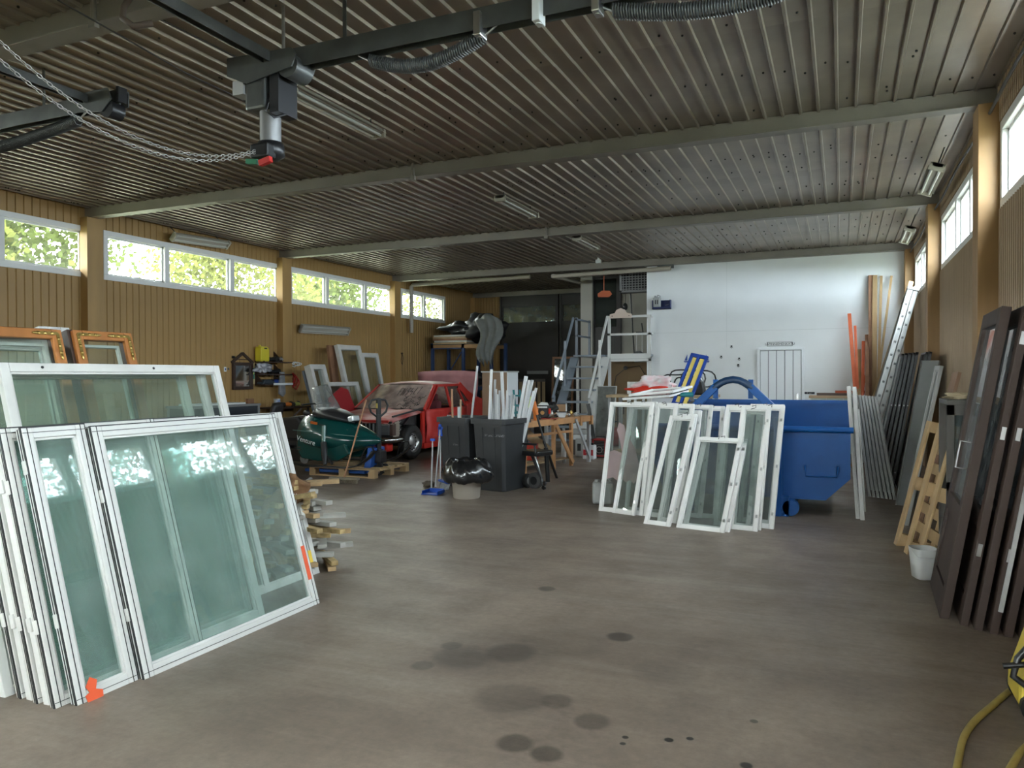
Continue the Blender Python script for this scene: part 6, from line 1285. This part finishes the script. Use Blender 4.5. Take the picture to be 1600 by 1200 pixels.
for (px, y, sz, z, rz, lab, mt) in ((872, .5, (.34, .22, .03), .03, .3, 'flat cardboard piece on the bench, underneath the open box', cardb), (884, .6, (.28, .10, .05), .0, -.1, 'long brown carton on the bench behind the flat cardboard', cardb)):
    p = bpx(px, y); q = MB().box((0, 0, sz[2]/2), sz).build('cardboard_piece', mt, None, p+V((0, 0, z)), bevel=.003); q.rotation_euler = (0, 0, rz); tagt(q, lab, 'cardboard')
p = bpx(880, .75); o = empty('open_box', p+V((0, 0, .055)), .3, 'open cardboard box with white edges on the bench', 'box'); MB().b(-.14, .14, -.10, .10, 0, .01).b(-.14, .14, -.10, -.095, 0, .13).b(-.14, .14, .095, .10, 0, .13).b(-.14, -.135, -.1, .1, 0, .13).b(.135, .14, -.1, .1, 0, .13).build('box_shell', cardb, o); MB().b(-.16, -.14, -.1, .1, 0, .15).b(.14, .16, -.1, .1, 0, .15).build('white_flap', sgm, o)['kind'] = 'stuff'
p = bpx(863, .6); tagt(blob((0, 0, .10), .11, .09, .13, 91, .5).build('dark_gloves', tarp, None, p+V((0, 0, .02))), 'heap of dark work gloves on the bench', 'gloves')
p = bpx(877, .1); o = empty('safety_goggles', p, .2, 'white and black goggles at the front edge of the bench', 'goggles'); MB().prism([(-.10, .09), (.10, .09), (.06, .0), (-.04, .0)], .05, (0, .03, 0)).build('lens', sgm, o, bevel=.01); MB().tube([(-.11, 0, .09), (-.14, .03, .07)], .008, 5).tube([(-.11, 0, .095), (.11, 0, .095), (.15, .03, .08)], .01, 6).build('strap', blk, o)
p = bpx(857, .06); tagt(MB().b(-.15, .15, -.05, .05, 0, .012).build('red_board', rp, None, p), 'flat dark red tray at the front edge of the bench', 'tray')
random.seed(99); names = ['small grey fitting', 'steel bracket', 'dark socket', 'white clip', 'silver can', 'black grip piece', 'grey coupling', 'brass nozzle', 'white tube end', 'steel clamp', 'dark knob', 'grey spool']
places = ['behind the goggles', 'at the right end of the bench', 'beside the power box', 'near the open box', 'in front of the gloves', 'next to the red tray', 'at the bench corner', 'right of the cardboard', 'left of the goggles', 'on the far end block', 'beside the orange tool', 'at the rear bench edge']
xsb = [878, 889, 857, 885, 862, 868, 899, 893, 872, 903, 842, 896]; ysb = [.3, .15, .1, .45, .3, .2, .1, .4, .2, .12, .12, .8]
for k in range(12):
    p = bpx(xsb[k], ysb[k]); o = empty('bench_part', p, jit(1), names[k]+' lying '+places[k], 'fitting', 'small parts on the bench'); h = random.uniform(.03, .09); r_ = random.uniform(.018, .035); mt = [grey_m, steel, blk, sgm, steel, blk, greyf, brass, sgm, steel, blk, greyf][k]
    if k in (8, 4): h = .12
    MB().lathe([(0, 0), (r_, 0), (r_, h*.6), (r_*.6, h*.75), (r_*.6, h), (0, h)], n=12).build('part_body', mt, o); MB().tube([(0, 0, h*.4), (r_*2, 0, h*.4)], r_*.35, 8).build('part_spout', mt, o)
# under the bench
p = on_bench(-.15, .55); o = empty('red_toolbox', V((p.x, p.y, .14)), .2, 'red case with a black handle under the workbench', 'case'); MB().b(-.28, .28, -.12, .12, 0, .30).build('case_body', mat('case_red', (.40, .03, .015), .45), o, bevel=.03); MB().tube([(-.1, 0, .29), (-.1, 0, .36), (.1, 0, .36), (.1, 0, .29)], .014, 8).build('handle', blk, o); MB().b(-.1, .1, -.125, -.12, .1, .2).build('label_plate', yel, o)
p = on_bench(.85, .3); o = empty('white_cylinder', V((p.x, p.y, 0)), 0, 'tall white cartridge tube under the right end of the bench', 'tube'); MB().lathe([(0, 0), (.045, 0), (.045, .52), (.025, .58), (.025, .64), (0, .64)], n=16).build('tube_body', sgm, o)
p = on_bench(.45, .9); tagt(MB().b(-.12, .12, -.1, .1, 0, .72).build('grey_machine', pg, None, V((p.x, p.y+.1, 0)), bevel=.02), 'tall blue-grey machine housing behind the bench legs', 'machine')
# stacked white things behind the right end
for k in range(3): p = aty(908, 672-12*k, 14.6); tagt(MB().b(-.14, .14, -.25, .25, 0, .10).build('stacked_tray', [sgm, greyf, sgm][k], None, (p.x, 14.75, .30+.0+.112*k), bevel=.01), ['lowest', 'middle', 'top'][k]+' pale tray of the stack between bench and stairs', 'tray', 'trays beside the stairs')
tagt(MB().b(-.16, .16, -.28, .28, 0, .30).build('low_box', dkw, None, (aty(908, 672, 14.6).x, 14.75, 0)), 'dark low box under the pale trays', 'box')
# heater, canister
hy = 14.1; a = aty(925, 716, hy); b = aty(947, 716, hy); o = empty('fan_heater', ((a.x+b.x)/2, hy, 0), 0, 'red-framed fan heater with dark grille on the floor by the stairs', 'heater'); W = (b.x-a.x)/2; H = aty(936, 686, hy).z
hr = mat('heater_red', (.42, .04, .035), .45); MB().b(-W, W, 0, .22, .02, .05).build('shell_bottom', hr, o); MB().b(-W, W, 0, .22, H-.03, H).build('shell_top', hr, o); MB().b(-W, -W+.03, 0, .22, .02, H).build('shell_side', hr, o); MB().b(W-.035, W, 0, .22, .02, H).build('shell_side', hr, o); MB().b(-W+.03, W-.035, .03, .2, .05, H-.03).build('heater_core', blk, o)
gb = MB().b(-W+.03, W-.035, .018, .026, -.003, .003).mesh('grille_wire', grey_m)
for k in range(9): link('grille_wire', gb, o, (0, 0, .07+(H-.12)*k/8))
MB().tube([(0, .02+.05*0, H*.4)]+[], .01).v and None
MB().tube([(.06*math.cos(t), .015, H*.42+.06*math.sin(t)) for t in [2*PI*k/14 for k in range(14)]], .005, 5, closed=True).build('fan_ring', steel, o); MB().tube([(-.09, .1, H), (-.09, .1, H+.04), (.09, .1, H+.04), (.09, .1, H)], .01, 6).build('handle', blk, o)
for x in (-W+.04, W-.05): MB().b(x-.015, x+.015, .02, .2, 0, .02).build('foot', blk, o)
hy = 13.75; a = aty(910, 718, hy); b = aty(928, 718, hy); o = empty('chemical_canister', ((a.x+b.x)/2, hy, 0), 0, 'white canister with a wide red label in front of the heater', 'canister'); W = (b.x-a.x)/2; H = aty(919, 694, hy).z-.02
MB().b(-W, W, 0, .18, 0, H).build('can_body', sgm, o, bevel=.02); MB().b(-W*.85, W*.85, -.003, 0, H*.28, H*.68).build('red_label', mat('label_red', (.5, .02, .03), .5), o); MB().prism([(-.05, 0), (.04, 0), (.055, .025), (-.04, .02)], .002, (0, -.004, H*.47)).build('white_logo', sgm, o); MB().tube([(W*.5, .09, H-.01), (W*.5, .09, H+.04)], .025, 12).build('cap', blk, o); MB().tube([(-W*.7, .09, H-.02), (-W*.5, .09, H+.05), (W*.1, .09, H+.05), (W*.2, .09, H-.02)], .012, 8).build('handle', sgm, o)
a = aty(901, 713, 14.2); o = empty('grey_battery_box', (a.x+.08, 14.2, 0), .2, 'pale grey box with a dark slot left of the red-labelled canister', 'box'); MB().b(-.09, .09, -.1, .1, 0, .36).build('box_body', greyf, o, bevel=.02); MB().b(-.05, .02, -.104, -.1, .12, .26).build('slot', blk, o)
# ================================================================ CEILING FITTINGS
ZL = ZC-.16
batten((-4.39, 5.25, ZL), (-4.39, 6.65, ZL), 'fluorescent batten on the ceiling just beyond the hanging door motor', w_=.20); batten((-4.41, 9.7, ZL), (-4.41, 11.0, ZL), 'fluorescent batten in the middle of the ceiling, second bay', w_=.20); batten((-4.42, 13.1, ZL), (-4.42, 14.3, ZL), 'fluorescent batten farthest back on the ceiling', w_=.20)
p = wz_ = atx(1500, 260, XR-.30)
batten((XR-.34, 9.95, 3.98), (XR-.34, 11.3, 3.98), 'twin-tube fluorescent batten under the ceiling above the second right window', up=V((.35, 0, 1)), w_=.2, br_=.27)
batten((XR-.32, 14.0, 3.98), (XR-.32, 15.3, 3.98), 'twin-tube fluorescent batten above the farthest right window', up=V((.35, 0, 1)), w_=.2, br_=.27)
galv = mat('galvanised', (.13, .135, .13), .4, metal=.5, noise=.3, scale=5)
def at38(px, py, z): return atz(px, py, z)
ZT = 3.85
def rail(p0, p1, w_, h, lab, up=(0, 0, 1)):
    o = empty('door_track', ((V(p0)+V(p1))/2), 0, lab, 'track', 'overhead door tracks'); c = (V(p0)+V(p1))/2; a = V(p0)-c; b = V(p1)-c; d = (b-a).normalized(); s = d.cross(V((0, 0, 1))).normalized()
    MB().bar(a+V((0, 0, h/2)), b+V((0, 0, h/2)), w_, .012).build('web', galv, o); MB().bar(a+s*w_/2, b+s*w_/2, .008, h).build('flange', galv, o); MB().bar(a-s*w_/2, b-s*w_/2, .008, h).build('flange', galv, o)
    n_ = max(2, int((b-a).length/1.6))
    for k in range(n_): q = a+(b-a)*((k+.5)/n_); MB().bar(q+V((0, 0, h/2)), q+V((0, 0, ZC-ZT-.0)), .03, .006).build('hanger', galv, o)
    return o
ga = at38(405, 108, ZT); gx2 = at38(930, 6, ZT)
rail((-3.72, YF+.1, ZT), (-3.72, 4.22, ZT), .06, .07, 'long galvanised door track running from the front to the hanging motor'); rail((ga.x-.05, 4.36, ZT), (.9, 4.36, ZT), .09, .13, 'broad galvanised cross track from the motor towards the right')
gl_ = at38(205, 158, ZT); rail((-5.62, YF+.1, ZT), (-5.62, 4.26, ZT), .05, .06, 'left galvanised door track ending above the windows'); rail((gl_.x+.0, 4.38, ZT), (-9.2, 4.38, ZT), .08, .12, 'galvanised cross track at the upper left picture edge')
def spring(p0, p1, lab, r=.045):
    p0 = V(p0); p1 = V(p1); d = p1-p0; n_ = int(d.length/.016); c = (p0+p1)/2; o = empty('door_spring', c, 0, lab, 'spring', 'long door springs'); s = V((0, 1, 0)); t = V((0, 0, 1))
    pts = []
    for k in range(n_*6): u = k/(n_*6); a = 2*PI*k/6; sag = -.10*math.sin(PI*u); pts.append(p0+d*u+s*r*math.cos(a)+t*(r*math.sin(a)+sag)-c)
    MB().tube(pts, .0065, 4).build('coil', galv, o); MB().tube([p0-c-d.normalized()*.1+V((0, 0, .06)), p0-c], .008, 6).build('end_hook', steel, o); MB().tube([p1-c+d.normalized()*.1+V((0, 0, .06)), p1-c], .008, 6).build('end_hook', steel, o)
s0 = at38(570, 92, ZT-.12); s1 = at38(752, 50, ZT-.09); spring((s0.x, 4.36, ZT-.11), (s1.x, 4.36, ZT-.09), 'sagging coil spring under the broad cross track, left one'); s0 = at38(940, 12, ZT-.1)
spring((s0.x+.05, 4.36, ZT-.10), (.1, 4.36, ZT-.10), 'coil spring under the cross track at the top picture edge'); s0 = at38(8, 214, ZT-.1); s1 = at38(118, 186, ZT-.1); spring((-8.3, 4.38, ZT-.10), (s1.x, 4.38, ZT-.10), 'coil spring under the upper left cross track')
for px, lab in ((750, 'steel clamp between the two springs on the cross track'), (935, 'steel clamp at the start of the upper coil spring'), (848, 'small white sensor box under the cross track')):
    q = at38(px, 600-(600-30), ZT-.06) ; xx_ = at38(px, [48, 12, 33][[750, 935, 848].index(px)], ZT-.07).x
    tag(MB().box((0, 0, .03), (.05, .11, .15)).tube([(0, 0, -.05), (0, 0, -.02)], .02, 8).build('track_clamp', steel if px != 848 else sgm, None, (xx_, 4.33 if px != 848 else 4.30, ZT-.07), bevel=.006), lab, 'clamp')
# motor unit
Mx = ga.x+.12; o = empty('door_motor', (-3.78, 4.33, ZT), 0, 'overhead door motor with drum and brackets hanging where the tracks meet', 'motor')
MB().prism([(-.12, -.16), (.28, -.10), (.32, -.02), (.28, .03), (-.30, .05), (-.30, -.08)], .012, (0, -.10, 0)).build('side_plate', galv, o); MB().prism([(-.12, -.16), (.28, -.10), (.32, -.02), (.28, .03), (-.30, .05), (-.30, -.08)], .012, (0, .12, 0)).build('side_plate', galv, o)
MB().b(-.16, .02, -.09, .11, -.34, -.05).build('gearbox', galv, o, bevel=.02); MB().tube([(-.02, .02, -.34), (-.02, .02, -.56)], .075, 20).build('motor_can', mat('motor_grey', (.30, .30, .30), .4, metal=.5), o); MB().lathe([(0, -.56), (.09, -.56), (.10, -.60), (.10, -.65), (.06, -.68), (0, -.68)], (-.02, .02, 0), 20).build('motor_cap', blk, o); MB().box((-.02, -.06, -.64), (.16, .10, .10)).build('terminal_box', blk, o, bevel=.015)
MB().tube([(.22, -.08, -.07), (.22, .10, -.07)], .085, 20).build('cable_drum', galv, o); MB().b(.06, .14, -.08, .12, -.38, -.10).build('bracket', black_m, o); MB().b(-.26, -.16, -.1, .0, -.22, -.12).build('limit_box', mat('bright_grey', (.4, .4, .4), .5), o); MB().tube([(.12, 0, .03), (.12, 0, ZC-ZT)], .012, 6).build('hanger_rod', steel, o)
MB().tube([(.02, .0, -.20), (.06, -.12, -.38), (.10, -.08, -.42), (.14, 0, -.38)], .008, 6).build('cable', blk, o)
tape_g = mat('green_tag', (.01, .16, .07), .5); MB().box((-.10, -.08, -.71), (.10, .03, .035), R3('Y', 8)).build('green_grip', tape_g, o, label='green pull grip'); MB().box((.02, -.08, -.72), (.10, .035, .04), R3('Y', -12)).build('red_grip', mat('red_grip', (.5, .02, .015), .5), o, label='red pull grip')
o2_ = empty('door_roller', (gl_.x-.12, 4.34, ZT), 0, 'drum bracket with black roller at the end of the left cross track', 'bracket'); MB().prism([(-.22, -.10), (.0, -.12), (.10, -.03), (.06, .06), (-.22, .06)], .01, (0, -.06, 0)).build('side_plate', galv, o2_); MB().tube([(.04, -.06, -.10), (.04, .06, -.10)], .07, 16).build('roller', blk, o2_); MB().b(.12, .15, -.04, .04, -.05, .07).build('stop_plate', blk, o2_)
# chains
def chain(P0, P1, sag, lab, L=.036):
    P0 = V(P0); P1 = V(P1); n_ = int((P1-P0).length*1.02/(L*.78)); c = (P0+P1)/2; m_ = MB()
    pts = [P0+(P1-P0)*(k/n_)+V((0, 0, -sag*4*(k/n_)*(1-k/n_))) for k in range(n_+1)]
    for k in range(n_):
        a, b = pts[k]-c, pts[k+1]-c; d = (b-a).normalized(); s = d.cross(V((0, 0, 1))).normalized(); t = s if k % 2 else d.cross(s); e = (a+b)/2
        m_.tube([e+d*(L*.5*math.cos(q))+t*(L*.26*math.sin(q)) for q in [2*PI*j/8 for j in range(8)]], .0028, 4, closed=True)
    o = m_.build('chain', mat('chain_zinc', (.50, .49, .46), .35, metal=.6), None, c); return tag(o, lab, 'chain', 'pull chains of the door motor')
mt_ = V((-3.82, 4.25, ZT-.63))
e1 = at38(-60, -8, 3.95); e1 = atd(-70, -5, 3.7); e2 = atd(-70, 28, 3.7)
chain(e1, mt_, .30, 'upper pull chain sweeping from the left picture edge to the motor'); chain(e2, mt_+V((0, 0, -.01)), .30, 'lower pull chain sweeping from the left picture edge to the motor')
# wires, pipes and small conduit
cw = mat('thin_wire', (.04, .035, .03), .6)
a = atz(90, 0, 4.0); b = atz(430, 180, 4.0); tag(MB().tube([a, (a+b)/2+V((0, 0, -.04)), b], .006, 5).build('thin_wire', cw), 'thin dark wire running under the ceiling towards the motor', 'wire')
a = atz(250, 30, 4.19); b = atz(400, 105, 4.19); tag(MB().tube([a, b], .008, 5).build('thin_wire', cw), 'straight thin wire close under the ceiling left of the long track', 'wire')
p = aty(205, 22, 3.65); tag(MB().tube([(0, 0, .12), (0, -.06, .02), (.04, -.10, -.08), (.12, -.08, -.14), (.2, 0, -.10)], .022, 8).build('pipe_bend', mat('conduit_brown', (.16, .12, .10), .6), None, aty(205, 22, 3.72)), 'bent brown conduit end clipped under the nearest beam', 'conduit')
pts = [V((XR-.10, y, 4.0+.02*math.sin(y*2))) for y in [3.9+.5*k for k in range(27)]]; tag(MB().tube(pts, .014, 6).build('cable_run', cw), 'bundle of dark cables along the corner of ceiling and right wall', 'cable')
a = aty(862, 432, 17.0); b = aty(1048, 419, 17.0); tag(MB().tube([a, b], .05, 10).build('heating_pipe', pipem), 'beige pipe under the ceiling in front of the niche and partition', 'pipe'); 
a2 = aty(864, 431, 17.0); b2 = aty(905, 441, 19.0); tag(MB().tube([a2, b2], .05, 10).build('heating_pipe', pipem), 'short beige pipe branching back towards the cream post', 'pipe')
tag(MB().box((0, 0, 0), (.12, .08, .08)).tube([(0, 0, .04), (0, 0, .09)], .03, 8).build('smoke_detector', sgm, None, (aty(935, 413, 16.4).x, 16.4, ZC-.09), bevel=.01), 'small white detector box on the ceiling before the niche', 'detector')
tag(MB().b(-.18, .18, -.05, .05, -.04, .04).build('pipe_bracket', galv, None, aty(1040, 418, 17.1)+V((0, 0, .02)), bevel=.006), 'grey angle bracket where the pipe meets the white partition', 'bracket')
for y, xx_ in ((8.2, -4.9), (12.68, -4.85), (3.74, -4.8)): tag(MB().tube([(0, 0, -.1), (0, 0, .1)], .02, 8).b(-.03, .03, -.02, .02, -.11, -.06).build('beam_clip', beam_m, None, (xx_, y-.03, ZB+.06)), {8.2: 'joint clip on the middle of the nearer full-length beam', 12.68: 'joint clip on the middle of the second beam', 3.74: 'joint clip on the beam above the camera side'}[y], 'clip')
# ================================================================ OUTSIDE
def crown(nl, rx, rz, leaf, mt):
    mb = MB()
    cl_ = [(V((jit(rx), jit(rx), jit(rz)))) for _ in range(26)]
    for k in range(nl):
        c = random.choice(cl_); q = c+V((random.gauss(0, .55), random.gauss(0, .55), random.gauss(0, .6)))
        a = V((jit(1), jit(1), jit(1))).normalized(); b_ = a.orthogonal().normalized()*leaf*random.uniform(.6, 1.2); a = a*leaf*random.uniform(.8, 1.4)
        mb.add([q, q+a*.5+b_*.5, q+a, q+a*.5-b_*.5], [(0, 1, 2, 3)])
    return mb.mesh('foliage', mt)
def leafmat(name, c):
    mt = bpy.data.materials.new(name); mt.use_nodes = True; n = mt.node_tree; n.nodes.clear()
    o = n.nodes.new('ShaderNodeOutputMaterial'); d = n.nodes.new('ShaderNodeBsdfDiffuse'); t = n.nodes.new('ShaderNodeBsdfTranslucent'); mx = n.nodes.new('ShaderNodeMixShader')
    d.inputs[0].default_value = c+(1,); t.inputs[0].default_value = c+(1,); mx.inputs[0].default_value = .5
    n.links.new(d.outputs[0], mx.inputs[1]); n.links.new(t.outputs[0], mx.inputs[2]); n.links.new(mx.outputs[0], o.inputs[0]); return mt
bark = mat('birch_bark', (.5, .48, .44), .8, noise=.6, scale=6)
lm = [leafmat('leaf_green', (.040, .052, .014)), leafmat('leaf_yellow', (.062, .068, .018))]
sparse = crown(4200, 2.4, 2.8, .14, lm[0])
crowns = [crown(8200, 1.8, 2.4, .15, lm[0]), crown(8200, 1.8, 2.4, .15, lm[1])]
def tree(x, y, k, label, grp, up=0):
    t = empty('birch_tree', (x, y, -.21), jit(3), label, 'tree', grp)
    h = 5.2+up
    tk = MB().tube([(0, 0, 0), (.05, .03, 2), (-.04, .08, 4.2), (.1, 0, 7.4)], [.14, .12, .08, .03], 8)
    for _ in range(9):
        z = random.uniform(2.6, 6.5); a = jit(PI); tk.tube([(0, 0, z), (math.cos(a)*.8, math.sin(a)*.8, z+.6), (math.cos(a)*1.7, math.sin(a)*1.7, z+.7)], [.04, .025, .008], 5)
    tk.build('trunk', bark, t); f = link('foliage', crowns[k] if not up else sparse, t, (0, 0, h)); f['kind'] = 'stuff'
ls = 'birch tree with yellow-green leaves outside the left clerestory windows'; g1 = 'birches beyond the left wall'
for i, (x, y) in enumerate(((-16.5, 5.0), (-16.9, 8.6), (-17.5, 11.5), (-16.8, 17.5), (-18, 24), (-17, 31), (-18.5, 39), (-23, 50))): tree(x, y, i % 2, ls, g1)
ls = 'leafy birch tree outside the right clerestory windows'; g1 = 'birches beyond the right wall'
for i, (x, y) in enumerate(((7, 3), (7, 11.2), (7.4, 16.6))): tree(x, y, 0, ls, g1, 1.9)
